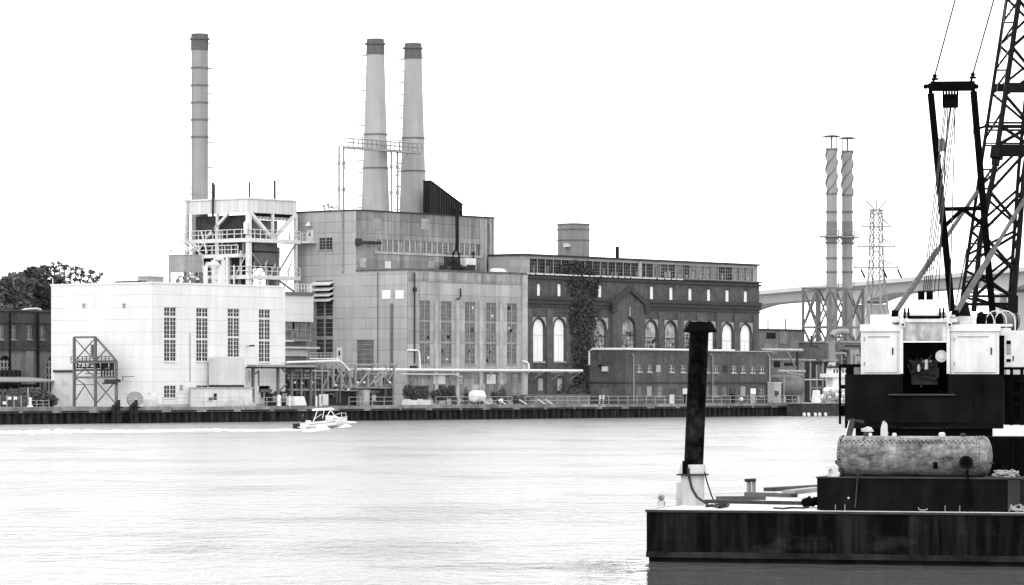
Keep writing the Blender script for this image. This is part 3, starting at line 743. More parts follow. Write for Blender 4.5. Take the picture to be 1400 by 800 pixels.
MB().mbox(Lf(U0), do[0]+.4, do[0]+.75, -.1, -.083, do[3]-.95, do[3]-.4).build('pane', 'dark_glass', f)
mb = MB(); z = P.pu(424, 309, U0)[2]; mb.lathe([(.1, .5), (.5, 0)], (U0-.5, (do[0]+do[1])/2, z), 10).bar((U0-.5, (do[0]+do[1])/2, z+.5), (U0, (do[0]+do[1])/2, z+.5), .1); mb.build('door_lamp', 'white_steel', t, True)
d2 = opL(U0, 458, 469, 475, 496); f = MB().mbox(Lf(U0), d2[0]+.1, d2[1]-.4, -.08, -.003, d2[2], d2[3]).build('door', 'concrete_pale', t)
MB().mbox(Lf(U0), d2[0]+.45, d2[0]+.8, -.1, -.083, d2[3]-1.2, d2[3]-.5).build('pane', 'dark_glass', f)

# roof items in front of the boiler house
c = P.pv(622, 370, VH-1.6)
t = thing('coal_hopper', 'black coal hopper on the grey hall roof below the black downpipe', 'hopper', P, (c[0], VH-1.6, ZL))
mb = MB(); z0 = ZL+.05; mb.lathe([(1.55, 0), (1.5, .9), (.7, 1.6), (.4, 1.9)], (c[0], VH-1.6, z0), 10); mb.build('cone', 'flue_black', t)
mb = MB(); zt = P.pv(625, 340, VH-1.6)[2]
mb.path([(c[0]-.6, VH-1.6, z0+1.2), (c[0]-.4, VH-1.6, zt-.7), (c[0]+.3, VH-1.6, zt), (c[0]+.9, VH-1.6, zt-.7), (c[0]+1.1, VH-1.6, z0+1.0)], .16, 6); mb.build('yoke', 'flue_black', t)
mb = MB().box(c[0]-2.6, c[0]-1.56, VH-2.2, VH-.8, z0, z0+1.2).box(c[0]+1.56, c[0]+2.2, VH-2.2, VH-1.0, z0, z0+1.2); mb.build('gearbox', 'dark_steel', t)
c = P.pv(644, 360, VH-1.8)
t = thing('roof_cabin', 'small pale cabin on the grey hall roof right of the black hopper', 'cabin', P, (c[0], VH-1.8, ZL))
MB().box(c[0]-1.2, c[0]+1.2, VH-1.8, VH-.3, ZL+.02, P.pv(641, 353, VH-1.8)[2]).build('wall', 'concrete_pale', t)
MB().box(c[0]-1.0, c[0]+1.0, VH-1.86, VH-1.803, ZL+.02, ZL+1.5).build('door', 'dark_steel', t)
c = P.pv(678, 371, VG+4)
solo(lump(MB(), (c[0]+.5, VG+4, ZL+.01), (1.6, 1.2, .9), random.Random(6), jag=.1, sq=.5), 'sheeted_fan', 'concrete_pale', 'pale humped cover on the grey hall roof near the brick hall', 'fan cover', P, (c[0], VG+4, ZL), smooth=True)
c = P.pv(648, 348, VH-.6); 
solo(MB().tube((c[0], VH-.5, c[2]-2.2), (c[0], VH-.5, c[2]), .12, n=6).sphere((c[0], VH-.5, c[2]+.15), .3, 8).bar((c[0], VH-.5, c[2]-2.2), (c[0]+.8, VH-.5, c[2]-2.4), .14), 'wall_lamp', 'dark_steel', 'dark lamp on a bracket below the right end of the boiler house window band', 'lamp', P, (c[0], VH-.5, c[2]-2.3))
a = P.pv(664, 292, VH+4); zt = P.pv(664, 292, VH+4)[2]
mb = MB().bar((a[0], VH+4, ZH), (a[0], VH+4, ZH+1.6), .08).bar((a[0]-1.4, VH+4, ZH+1.25), (a[0]+1.4, VH+4, ZH+1.25), .07).bar((a[0]-.6, VH+4, ZH+1.5), (a[0]+.6, VH+4, ZH+1.5), .06)
solo(mb, 'aerial', 'pylon_steel', 'thin tv style aerial at the right end of the boiler house roof', 'aerial', P, (a[0], VH+4, ZH))
mb = MB(); a = P.pu(430, 287, U0); mb.leaves((U0+1.2, P.pu(443, 287, U0)[1], ZH+.6), (.8, 1.6, .7), 160, .16, random.Random(8))
solo(mb, 'roof_weeds', 'leaf_mid', 'tuft of weeds sprouting from the boiler house roof edge', 'weeds', P, (U0+1.2, a[1], ZH))
# ------------------------------------------------------------------ chimneys
VC = VH+5.5
def chimney(name, label, pb0, pb1, pt0, pt1, ytop, ycap, ybase, v, zb, matb, rungs, side, rings, group, cap=True):
    pc = (pb0+pb1)/2; c = P.pv(pc, ybase, v); Y = P.w(c[0], v)[1]; k = Y/FPX
    r0 = (pb1-pb0)/2*k; r1 = (pt1-pt0)/2*k
    ct = ((pt0+pt1)/2-pc)*k
    zt = CAMH+(YHOR-ytop)*k; zc = CAMH+(YHOR-ycap)*k; z0 = c[2] if zb is None else zb
    t = thing(name, label, 'chimney', P, (c[0], v, z0), group)
    H_ = zt-z0
    # the lean the lens shows is small: keep the shaft plumb but let it stand where its middle is
    def rad(z): f = (z-z0)/H_; return r0+(r1-r0)*(f**.85)
    lean = (ct*P.U[0]/H_, -ct*P.U[1]*0/H_)
    N = 14
    prof = [(rad(z0+(zc-z0)*i/N), (zc-z0)*i/N) for i in range(N+1)]
    MB().lathe(prof, (c[0], v, z0), 32).build('shaft', matb, t, True)
    rc = rad(zc)+.06
    MB().lathe([(rc, 0), (r1+.05, (zt-zc)*.62), (r1+.22, (zt-zc)*.64), (r1+.22, (zt-zc)*.74), (r1+.05, (zt-zc)*.76), (r1, zt-zc), (r1-.35, zt-zc), (r1-.35, zt-zc-1)], (c[0], v, zc+.01), 32).build('crown', 'stack_cap', t, True)
    for py in rings:
        z = CAMH+(YHOR-py)*k; MB().lathe([(rad(z)+.03, -.09), (rad(z)+.13, -.09), (rad(z)+.13, .09), (rad(z)+.03, .09)], (c[0], v, z), 32, False).build('hoop', 'mid_steel', t)
    if rungs:
        d = Vector((math.cos(-P.a), math.sin(-P.a), 0))*side      # towards the side of the picture the ladder shows on
        mb = MB(); rb = MB()
        zs_ = z0+1
        n = 15
        for i in range(n):
            z = z0+(zt-z0)*(i+.6)/n; p_ = Vector((c[0], v, z))+d*rad(z); rb.bar(p_-d*.05, p_+d*.75, .1, .14); rb.bar(p_+d*.75, p_+d*.75+Vector((0, 0, .45)), .06)
        pts = [Vector((c[0], v, z0+(zt-z0)*i/10))+d*(rad(z0+(zt-z0)*i/10)+.22) for i in range(11)]
        mb.path(pts, .035, 4); mb.path([p_+Vector((.35*d.y, -.35*d.x, 0)) for p_ in pts], .035, 4)
        mb.build('ladder', 'grey_steel', t); rb.build('bracket', 'mid_steel', t)
    return t
RG = [(547-46)*0+y for y in (203, 241)]
chimney('chimney', 'left of the two tapering pale chimneys with dark crowns above the grey hall', 493.5, 533, 499.5, 523, 53.5, 75, 291, VC, ZH, 'stack_concrete', True, -1, (184, 230), 'tapering twin chimneys')
chimney('chimney', 'right of the two tapering pale chimneys, in front of the black sloped flue', 545.5, 584, 552, 575, 59.5, 81, 293, VC, ZH, 'stack_concrete', True, -1, (189, 234), 'tapering twin chimneys')
chimney('straight_chimney', 'straight grey chimney with dark crown standing alone behind the open boiler frame', 261.5, 284.5, 261.5, 284.5, 46.5, 69, 300, 42, GZ, 'stack_grey', True, 1, (93, 117, 140.5, 164, 187.5), None)
# platform and towers between the chimneys
VT = VC-.6
zp = P.pv(500, 204, VT)[2]; zp2 = P.pv(500, 193, VT)[2]
t = thing('stack_platform', 'pale railed sampling platform on slim towers around the twin chimneys', 'platform', P, (P.pv(474, 288, VT)[0], VT, ZH))
ua, ub = P.pv(458, 204, VT)[0], P.pv(558, 204, VT)[0]
MB().box(ua, ub, VT-2.7, VT-1.75, zp-.35, zp).build('walkway', 'grey_steel', t)
mb = MB(); railing(mb, (ua, VT-2.7, zp), (ub, VT-2.7, zp), 1.15, 16, .045, (.5,)); railing(mb, (ua, VT-1.75, zp), (ub, VT-1.75, zp), 1.15, 16, .045, (.5,)); mb.build('railing', 'pylon_steel', t)
for px in (463.5, 470, 535, 543.5):
    a = P.pv(px, 250, VT-2.2)[0]; MB().bar((a, VT-2.2, ZH), (a, VT-2.2, zp), .2).build('tower_post', 'grey_steel', t)
mb = MB()
for pa, pb in ((463.5, 470), (535, 543.5)):
    a, b = P.pv(pa, 250, VT-2.2)[0], P.pv(pb, 250, VT-2.2)[0]; n = 5
    for i in range(n):
        za, zb3 = ZH+(zp-ZH)*i/n, ZH+(zp-ZH)*(i+1)/n
        mb.bar((a, VT-2.2, za), (b, VT-2.2, zb3), .05); mb.bar((a, VT-2.2, zb3), (b, VT-2.2, zb3), .07)
        for s_ in (a, b): mb.box(s_-.18, s_+.18, VT-2.35, VT-2.05, zb3-.9, zb3-.35) if i in (1, 3) else None
    mb.bar((b, VT-2.2, zp-3.5), (b+2.4, VT-2.2, zp-.3), .1)
    mb.build('tower_brace', 'grey_steel', t); mb = MB()
# black sloped flue
VFL = VH+1.1
f0 = P.pv(583.5, 248, VFL); f1 = P.pv(626.5, 281, VFL); zt0 = f0[2]; zt1 = f1[2]
t = thing('black_flue', 'black ribbed flue housing sloping down from the right chimney', 'flue', P, (f0[0], VFL, ZH))
MB().prism([(f0[0], ZH+.01), (f1[0], ZH+.01), (f1[0], zt1), (f0[0], zt0)], Rf(VFL), -.7, .7).build('casing', 'flue_black', t)
mb = MB()
n = 13
for i in range(n+1):
    s_ = f0[0]+(f1[0]-f0[0])*i/n; zz = zt0+(zt1-zt0)*i/n; mb.mbox(Rf(VFL), s_-.07, s_+.07, -.76, -.703, ZH+.02, zz-.05)
mb.build('rib', 'dark_steel', t)
MB().bar((f0[0], VFL, zt0+.08), (f1[0]+.2, VFL, zt1+.08), 1.6, .14).build('roof_sheet', 'flue_black', t)
vd = VH-.7; a = P.pv(625, 290, vd)
mb = MB().path([(f1[0]-.3, VFL-.6, zt1-.8), (a[0], vd, P.pv(625, 285.5, vd)[2]), (a[0], vd, P.pv(625, 288, vd)[2]), (a[0], vd, P.pv(625, 343, vd)[2])], .27, 8); mb.build('downpipe', 'flue_black', t, True)
# ------------------------------------------------------------------ BRICK HALL
VB = 10.5; UB0 = UL1-2.0; UB1 = P.pv(1038, 450, VB)[0]; ZB = P.pv(1038, 387.5, VB)[2]; VBB = VB+22
t = thing('brick_hall', 'long dark brick turbine hall with arched white windows and a glazed clerestory', 'building', P, (UB0, VB, GZ))
arch_x = [(729, 743.8, 436, 494, 'w'), (757.3, 772, 436, 494, 'w'), (784, 798, 437, 496, 'g'), (812.5, 827.5, 437, 497, 'g'), (848.5, 867.5, 434, 498, 'g'), (882.5, 897.5, 439, 499, 'g'), (909.3, 924, 440, 500, 'g'),
          (936, 950.5, 441, 500, 'g'), (962, 976, 441.5, 501, 'w'), (987.3, 1001.3, 443, 502, 'w'), (1012.3, 1026, 443.5, 503, 'w')]
slit_x = [(736.8, 388, 405), (764.8, 388, 405), (791, 389, 406), (820.5, 390, 406.5), (891.3, 391.5, 409), (917.8, 393, 410), (943.8, 394.5, 411), (969.3, 395.5, 411.5), (994.6, 396.5, 412.5), (1019.6, 398, 413)]
arches = [opR(VB, a, b, c, d, True) for a, b, c, d, _ in arch_x]
slits = [opR(VB, x-2.4, x+2.4, a, b) for x, a, b in slit_x]
base_w = [opR(VB, *x) for x in ((736, 743, 517, 534), (762, 769, 517, 534))]
mb = MB().wall(Rf(VB), UB0, UB1, GZ, ZB, arches+slits+base_w, .4)
mb.quad((UB1, VB, GZ), (UB1, VBB, GZ), (UB1, VBB, ZB), (UB1, VB, ZB)).quad((UB0, VBB, GZ), (UB1, VBB, GZ), (UB1, VBB, ZB), (UB0, VBB, ZB)).quad((UB0, VB, GZ), (UB0, VBB, GZ), (UB0, VBB, ZB), (UB0, VB, ZB)).quad((UB0, VB, ZB), (UB1, VB, ZB), (UB1, VBB, ZB), (UB0, VBB, ZB))
mb.build('wall', 'brick_dark', t)
for op, x in zip(arches, arch_x):
    a, b, c, d = op[:4]; r = (b-a)/2; cx = (a+b)/2; sp = d-r; m_ = Rf(VB)
    mt = {'w': 'board_white', 'g': 'board_grey'}[x[4]]
    poly = [(a+.03, c), (b-.03, c), (b-.03, sp)]+[(cx+(r-.03)*math.cos(math.pi*i/10), sp+(r-.03)*math.sin(math.pi*i/10)) for i in range(1, 10)]+[(a+.03, sp)]
    w = MB().prism(poly, m_, .2, .26).build('window', mt, t)
    if x[4] == 'g': w['label'] = 'weathered grey boarded arched window with broken panes'
    mb = MB()
    z3 = c+(d-c)*.62
    mb.mbox(m_, a+.05, b-.05, .16, .197, z3-.07, z3+.07); mb.mbox(m_, cx-.05, cx+.05, .165, .197, c+.02, z3-.08)
    if x[4] == 'g':
        for k in range(1, 6): mb.mbox(m_, a+.05, b-.05, .175, .197, c+(z3-c)*k/6-.04, c+(z3-c)*k/6+.04)
        for q_ in (.25, .75): mb.mbox(m_, a+(b-a)*q_-.035, a+(b-a)*q_+.035, .17, .197, c+.02, z3-.08)
        rng = random.Random(int(x[0])); 
        for k in range(7):
            s_ = a+(b-a)*rng.uniform(.1, .75); zz = c+(d-c)*rng.uniform(.1, .72); mb.mbox(m_, s_, s_+rng.uniform(.3, .7), .15, .172, zz, zz+rng.uniform(.25, .8))
    mb.build('glazing_bar', 'dark_glass' if x[4] == 'g' else 'concrete_pale', w)
    # pale spandrels over the arch, a stone keystone and a sill
    if x[0] != 848.5:
        mb = MB()
        for sg in (-1, 1):
            pl = [(cx+sg*(r+.62), d+.25), (cx+sg*.35, d+.25)]+[(cx+sg*(r+.3)*math.sin(q2), sp-.02+(r+.3)*math.cos(q2)) for q2 in (.25, .55, .85, 1.15, 1.4)]+[(cx+sg*(r+.62), sp-.25)]
            mb.prism(pl, m_, -.05, -.003)
        mb.build('spandrel', 'stone_trim', t)
    ring = MB()
    ro, ri = r+.27, r+.03
    for i in range(12):
        q0, q1 = math.pi*i/12, math.pi*(i+1)/12
        ring.prism([(cx+ri*math.cos(q0), sp+ri*math.sin(q0)), (cx+ro*math.cos(q0), sp+ro*math.sin(q0)), (cx+ro*math.cos(q1), sp+ro*math.sin(q1)), (cx+ri*math.cos(q1), sp+ri*math.sin(q1))], m_, -.09, -.006)
    ring.mbox(m_, cx-.14, cx+.14, -.13, -.095, d-.1, d+.45)
    ring.build('arch_ring', 'brick_trim', t)
    MB().mbox(m_, a-.2, b+.2, -.15, .15, c-.25, c-.005).build('sill', 'stone_trim', t)
for op in slits:
    a, b, c, d = op[:4]; MB().mbox(Rf(VB), a+.03, b-.03, .12, .2, c, d).build('slit_window', 'board_white', t)
    MB().mbox(Rf(VB), a-.12, b+.12, -.1, -.003, c-.2, c-.01).mbox(Rf(VB), a-.12, b+.12, -.1, -.003, d+.01, d+.22).build('slit_surround', 'brick_trim', t)
for op in base_w:
    a, b, c, d = op[:4]; f = MB().mbox(Rf(VB), a, b, .1, .2, c, d).build('boarded_opening', 'concrete', t); MB().mbox(Rf(VB), a-.2, b+.2, -.08, -.003, d+.01, d+.3).build('lintel', 'brick_trim', f)
# pilasters between the windows, cornices
mb = MB(); zc1 = P.pv(1000, 430, VB)[2]
cxs = [(o[0]+o[1])/2 for o in arches]; mids = [(a+b)/2 for a, b in zip(cxs[:-1], cxs[1:])]
for s_ in [cxs[0]-2.3]+mids+[UB1-1.1]: mb.mbox(Rf(VB), s_-.75, s_+.75, -.18, -.004, GZ, zc1)
mb.build('pilaster', 'brick_bay', t)
zc2 = P.pv(1000, 417.5, VB)[2]
uga, ugb = P.pv(836, 420, VB)[0], P.pv(880, 420, VB)[0]
mb = MB()
for a, b in ((UB0, uga-.05), (ugb+.05, UB1+.25)):
    mb.mbox(Rf(VB), a, b, -.42, -.004, zc2, zc2+.55); mb.mbox(Rf(VB), a, b, -.25, -.004, zc2-.6, zc2-.003)
    mb.mbox(Rf(VB), a, b, -.12, -.005, zc1+.35, zc1+.6)
mb.build('cornice', 'brick_trim', t)
mb = MB().mbox(Rf(VB), UB0, UB1+.2, -.3, .1, ZB-.55, ZB-.2).mbox(Rf(VB), UB0, UB1+.25, -.4, .3, ZB+.003, ZB+.22); mb.build('parapet', 'brick_trim', t)
k = UB0+1.5; rng = random.Random(21)
while k < P.pv(925, 380, VB)[0]:
    L = rng.uniform(.8, 1.8); MB().mbox(Rf(VB), k, k+L, -.43, -.402, ZB+.02, ZB+.2).build('coping_stone', 'concrete_pale', t); k += L+rng.uniform(.1, .5)
# gabled bay over the big middle window
gz0 = P.pv(858, 424, VB)[2]; gpk = P.pv(858.5, 396, VB)[2]; gc = (uga+ugb)/2; sh = P.pv(858, 414, VB)[2]
big = arches[4]
mb = MB().wall(Rf(VB-.35), uga, ugb, GZ, gz0, [big], .33)
mb.prism([(uga, gz0+.002), (ugb, gz0+.002), (ugb, sh), (gc, gpk), (uga, sh)], Rf(VB), -.35, -.005)
for s_ in (uga, ugb): mb.quad((s_, VB-.35, GZ), (s_, VB, GZ), (s_, VB, sh), (s_, VB-.35, sh))
mb.build('gabled_bay', 'brick_bay', t)
mb = MB()
for sg, e in ((-1, uga), (1, ugb)):
    mb.bar((gc, VB-.35, gpk+.1), (e+sg*.6, VB-.35, sh-.35), .75, .6, (0, 1, 0)); mb.mbox(Rf(VB), e-.5, e+.7 if sg > 0 else e+.5, -.75, -.36, sh-1.5, sh-.2)
mb.build('gable_coping', 'brick_trim', t)
bx = (big[0]+big[1])/2; MB().mbox(Rf(VB-.35), bx-.12, bx+.12, -.15, -.003, big[3]+.2, big[3]+1.6).build('keystone', 'stone_trim', t)
# clerestory
VK = VB+1.2; UK0 = P.pv(713, 360, VK)[0]; VKB = P.pu(668, 360, UK0)[1]; UK1 = P.pv(1036, 370, VK)[0]; ZK = P.pv(713, 349, VK)[2]
ops = []; n = 30; g0 = P.pv(724, 365, VK)[0]; g1 = P.pv(1030, 375, VK)[0]; kz0, kz1 = ZB+.38, ZK-.42
gl = [(g0+(g1-g0)*i/n+.05, g0+(g1-g0)*(i+1)/n-.05, kz0, kz1) for i in range(n)]
mb = MB().wall(Rf(VK), UK0, UK1, ZB+.01, ZK, gl, .2).wall(Lf(UK0), VK, VKB, ZL+.01, ZK)
blockout(mb, UK0, UK1, VK, VKB, ZB+.01, ZK, ('front', 'left')); mb.build('clerestory', 'clerestory_cladding', t)
rng = random.Random(14)
for i, op in enumerate(gl):
    g = MB().mbox(Rf(VK), op[0], op[1], .14, .18, op[2], op[3]).build('clerestory_window', 'clerestory_glass' if i < 16 or rng.random() < .4 else 'dirty_glass', t)
    mb = MB()
    for k in (1, 2, 3): zz = op[2]+(op[3]-op[2])*k/4; mb.mbox(Rf(VK), op[0], op[1], .1, .137, zz-.03, zz+.03)
    for k in (1, 2): s_ = op[0]+(op[1]-op[0])*k/3; mb.mbox(Rf(VK), s_-.03, s_+.03, .105, .135, op[2], op[3])
    if rng.random() < .5: s_ = rng.uniform(op[0], op[1]-.6); mb.mbox(Rf(VK), s_, s_+.55, .1, .136, op[2]+.1, op[2]+rng.uniform(.4, 1.3))
    mb.build('glazing_bar', 'mid_steel' if i < 17 else 'grey_steel', g)
MB().box(UK0-.25, UK1+.25, VK-.35, VKB, ZK+.003, ZK+.26).build('roof_edge', 'dark_steel', t)
a = P.pv(875, 365, VK); MB().mbox(Rf(VK), a[0]-.35, a[0]+.35, -.12, -.003, ZB+.3, ZK-.1).build('clerestory_post', 'concrete', t)
# things on the brick roof
c = P.pv(784, 345, VK+7); k = P.w(c[0], VK+7)[1]/FPX; rt = 22*k; zt = CAMH+(YHOR-306)*k
t2 = thing('roof_water_tank', 'squat round grey water tank standing on the brick hall roof', 'water tank', P, (c[0], VK+7, ZK+.26))
Hh = zt-ZK-.27
MB().lathe([(rt, 0), (rt, Hh*.97), (rt-.25, Hh), (.4, Hh+.12)], (c[0], VK+7, ZK+.27), 32).build('shell', 'tank_round', t2, True)
for f in (.52, .83, .975): MB().lathe([(rt+.01, -.1), (rt+.08, -.1), (rt+.08, .1), (rt+.01, .1)], (c[0], VK+7, ZK+.27+Hh*f), 32, False).build('hoop', 'mid_steel', t2)
dd = Vector((math.cos(-P.a), math.sin(-P.a), 0)); dn = Vector((math.sin(-P.a)*1, -math.cos(P.a), 0)); dn = Vector((-math.sin(P.a), -math.cos(P.a), 0))
p_ = Vector((c[0], VK+7, 0))+dn*(rt*.98)-dd*.9; MB().box(p_.x-.6, p_.x+.6, p_.y-.3, p_.y+.4, ZK+Hh*.36, ZK+Hh*.46).build('patch', 'pale_grey', t2)
a = P.pv(844, 353, VK+2); zt = P.pv(844, 337, VK+2)[2]
solo(MB().tube((a[0], VK+2, ZK+.26), (a[0], VK+2, zt), .28, n=10), 'vent_stack', 'flue_black', 'short thick black vent pipe on the brick hall roof right of the round tank', 'vent pipe', P, (a[0], VK+2, ZK+.26), smooth=True)
a = P.pv(876, 353, VK+3); zt = P.pv(876, 340, VK+3)[2]
solo(MB().tube((a[0], VK+3, ZK+.26), (a[0], VK+3, zt), .05, n=5), 'lightning_rod', 'pylon_steel', 'thin pale rod on the brick hall roof right of the black vent pipe', 'rod', P, (a[0], VK+3, ZK+.26))
a = P.pv(725, 350, VK+3); b = P.pv(740, 350, VK+3)
solo(MB().bar((b[0], VK+3, ZK+.26), (b[0], VK+3, ZK+1.25), .06).bar((a[0]-.6, VK+3, ZK+1.2), (b[0], VK+3, ZK+1.25), .07).bar((a[0]-.6, VK+3, ZK+1.1), (a[0]-.6, VK+3, ZK+1.35), .06), 'aerial', 'pylon_steel', 'low sideways aerial on the brick hall roof left of the round tank', 'aerial', P, (b[0], VK+3, ZK+.26))
# ivy
i0, i1 = P.pv(780, 440, VB)[0], P.pv(811, 440, VB)[0]; zb_ = P.pv(790, 503, VB)[2]; zt = P.pv(790, 357, VB)[2]
t2 = thing('ivy', 'thick dark ivy climbing the brick hall front up onto the clerestory', 'ivy', P, ((i0+i1)/2, VB, GZ))
rng = random.Random(17); mb = MB(); mid = (i0+i1)/2; hw = (i1-i0)/2
def ivw(f): return hw*(1.12 if f > .72 else 1.0 if f > .5 else .86 if f > .3 else .98)*(1+.12*math.sin(f*23)+.08*math.sin(f*51))
N = 8500
for _ in range(N):
    f = rng.random(); z = GZ+(zt-GZ)*f; x = mid+.5*math.sin(f*9)+rng.uniform(-1, 1)*ivw(f)
    if f > .93: x = mid-hw*.2+rng.uniform(-1, 1)*ivw(f)*(1-(f-.93)*9)
    vf = (VB if z < ZB else VK)-.03
    mb.leaves((x, vf-rng.uniform(.02, .5), z), (.3, .12, .3), 1, .21, rng)
for _ in range(500):
    f = rng.random()**.5; z = GZ+(zt-GZ)*f; s_ = rng.choice((-1, 1)); mb.leaves((mid+s_*ivw(f)*rng.uniform(.8, 1.25), (VB if z < ZB else VK)-rng.uniform(.05, .25), z), (.4, .1, .4), 2, .22, rng)
mb.build('foliage', 'ivy_leaf', t2)
mb = MB()
for k in range(5):
    x = mid+(k-2)*.9; mb.path([(x+.5*math.sin(i*.9+k), VB-.1, GZ+(ZB-GZ)*i/9) for i in range(10)], .1, 5)
mb.build('stem', 'bark', t2)

# ------------------------------------------------------------------ BRICK ANNEX
UA = P.pu(802, 500, 0)[0]
# front corner seen at 855; its far corner at 802 meets the brick hall
best = min((abs(P.pu(802, 500, P.pv(855, 500, v/20)[0])[1]-(VB-.02)), v/20) for v in range(20, 150)); VA = best[1]; UA = P.pv(855, 500, VA)[0]; UA1 = P.pv(1055, 500, VA)[0]
ZA = P.pv(855, 479, VA)[2]
t = thing('brick_annex', 'low dark brick annex with two rows of small windows in front of the brick hall', 'building', P, (UA, VA, GZ))
row1 = [opR(VA, x-3.4, x+3.4, 498.5+(x-874)*.012, 508.5+(x-874)*.01) for x in (874, 888, 900.5, 918.5, 934, 953, 967, 978.5, 991, 1003.5, 1016, 1029, 1041.5)]
row2 = [opR(VA, x-3.6, x+3.6, 528, 542) for x in (874, 888, 902, 953, 967, 978.5, 991, 1016, 1041.5)]
drs = [opR(VA, x-4, x+4, 531, 552) for x in (919.5, 937, 1001.5, 1030)]
mb = MB().wall(Rf(VA), UA, UA1, GZ, ZA, row1+row2+drs, .25)
lo = [opL(UA, 822, 832, 529, 541)]
mb.wall(Lf(UA), VA, VB-.02, GZ, ZA, lo, .25); blockout(mb, UA, UA1, VA, VB-.02, GZ, ZA, ('front', 'left', 'back')); mb.build('wall', 'brick_annex', t)
for i, op in enumerate(row1):
    if i in (2, 8): MB().mbox(Rf(VA), op[0], op[1], .06, .12, op[2], op[3]).build('boarded_window', 'concrete' if i == 2 else 'dark_steel', t)
    else: window(Rf(VA), op, t, 'concrete', 'dark_glass', [(1, 2)], cols=2, bw=.1, mull=.22)
for i, op in enumerate(row2):
    if i % 3 == 2: window(Rf(VA), op, t, 'stone_trim', 'dirty_glass', [(1, 3)], cols=2, bw=.08, mull=.1)
    else: f = MB().mbox(Rf(VA), op[0], op[1], .06, .12, op[2], op[3]).build('boarded_window', 'mid_steel' if i in (0, 4, 5, 6) else 'grey_steel', t)
for i, op in enumerate(drs):
    f = MB().mbox(Rf(VA), op[0]+.1, op[1]-.1, .1, .16, GZ, op[3]).build('door', ('concrete_pale', 'flue_black', 'flue_black', 'concrete')[i], t)
    MB().mbox(Rf(VA), op[0]+.1, op[1]-.1, .02, .12, op[3]-.9, op[3]).build('fanlight', ('dark_glass', 'concrete_pale', 'dark_glass', 'board_white')[i], f)
f = MB().mbox(Lf(UA), lo[0][0], lo[0][1], .06, .12, lo[0][2], lo[0][3]).build('boarded_window', 'mid_steel', t)
for k, (px, py, w_, h_, mt) in enumerate(((828, 504.5, .5, .75, 'concrete_pale'), (822, 500, .3, .3, 'flue_black'))):
    a = P.pu(px, py, UA); MB().mbox(Lf(UA), a[1]-w_, a[1]+w_, -.3, -.003, a[2]-h_/2, a[2]+h_/2).build('vent_box', mt, t)
zl = P.pv(900, 523, VA)[2]
MB().mbox(Rf(VA), UA-.1, UA1+.1, -.12, -.003, zl-.12, zl+.12).mbox(Lf(UA), VA+.001, VB-.1, -.12, -.003, zl-.12, zl+.12).build('string_course', 'brick_trim', t)
up = P.pv(1003, 487, VA)[0]
mb = MB().path([(UA-.15, VB-.6, ZA-2.2), (UA-.15, VB-.6, ZA-.1), (UA-.12, VB-1.2, ZA+.25), (UA-.1, VA-.1, ZA+.2), (up-6, VA-.12, ZA+.16), (up, VA-.12, ZA+.18)], .17, 7); mb.build('parapet_pipe', 'white_paint', t, True)
MB().mbox(Rf(VA), UA+.1, UA1, -.1, .2, ZA+.003, ZA+.14).build('coping', 'concrete', t)
for px in (865, 973, 1051):
    a = P.pv(px, 500, VA); MB().path([(a[0]-.5, VA-.2, P.pv(px, 484, VA)[2]), (a[0], VA-.2, P.pv(px, 488, VA)[2]), (a[0], VA-.2, GZ+.3)], .11, 6).build('downpipe', 'grey_steel' if px != 1051 else 'concrete', t, True)

# ------------------------------------------------------------------ BOILER FRAME
VF = VHB-2.0; UF0 = P.pv(340, 300, VF)[0]; UF1 = P.pv(405, 300, VF)[0]; VFB = P.pu(255, 300, UF0)[1]
if UF1 > U0-.3: UF1 = U0-.3
def zf(py): return P.pv(340, py, VF)[2]
t = thing('boiler_frame', 'open white steel boiler frame with railed decks behind the white turbine house', 'boiler frame', P, (UF0, VF, GZ))
ztop, zd1, zd2, zd3 = zf(272), zf(325.5), zf(347), zf(376)
mb = MB()
for m_, a, b in ((Rf(VF), UF0, UF1), (Lf(UF0), VF+.01, VFB)): mb.mbox(m_, a, b, -.1, .1, zf(290.5), ztop)
mb.build('top_cladding', 'shed_sheet', t)
MB().box(UF0-.25, UF1+.25, VF-.25, VFB+.2, ztop+.003, ztop+.22).build('roof', 'white_steel', t)
for uu, vv, w_ in ((UF0, VF, .62), (UF1-.1, VF, .4), (UF0, VFB-.2, .4), (UF1-.1, VFB-.2, .4), (UF0, (VF+VFB)/2, .35)):
    MB().box(uu-w_/2, uu+w_/2, vv-w_/2, vv+w_/2, GZ, zf(290)).build('column', 'white_steel', t)
for name, z, vv0 in (('middle_deck', zd1, 0), ('lower_deck', zd3, 0)):
    mb = MB().box(UF0-.5, UF1+.4, VF-.5, VF+1.2, z-.55, z).box(UF0-.5, UF0+1.2, VF+1.2, VFB, z-.55, z); mb.build(name, 'white_steel', t)
mb = MB().box(UF0-1.3, UF0+1.0, VF+.9, VFB, zd2-.5, zd2).bar((UF0-1.2, VF+3.0, ZR), (UF0-1.2, VF+3.0, zd2), .4); mb.build('side_deck', 'white_steel', t)
for z, kind in ((zd1, 0), (zd2, 1), (zd3, 2)):
    mb = MB(); h = 1.25
    if kind != 1: railing(mb, (UF0-.45, VF-.45, z), (UF1+.35, VF-.45, z), h, 9, .05)
    railing(mb, (UF0-(1.25 if kind == 1 else .45), VF+(.95 if kind == 1 else -.45), z), (UF0-(1.25 if kind == 1 else .45), VFB, z), h, 9, .05); mb.build('railing', 'white_steel', t)
mb = MB(); z = ztop+.22; railing(mb, (UF0-.2, VF-.2, z), (UF1+.2, VF-.2, z), .7, 8, .03, ()); railing(mb, (UF0-.2, VF-.2, z), (UF0-.2, VFB, z), .7, 10, .03, ())
railing(mb, (UF0-.2, VFB-3.0, z), (UF0-.2, VFB, z), 1.7, 4, .04); mb.build('roof_railing', 'pylon_steel', t)
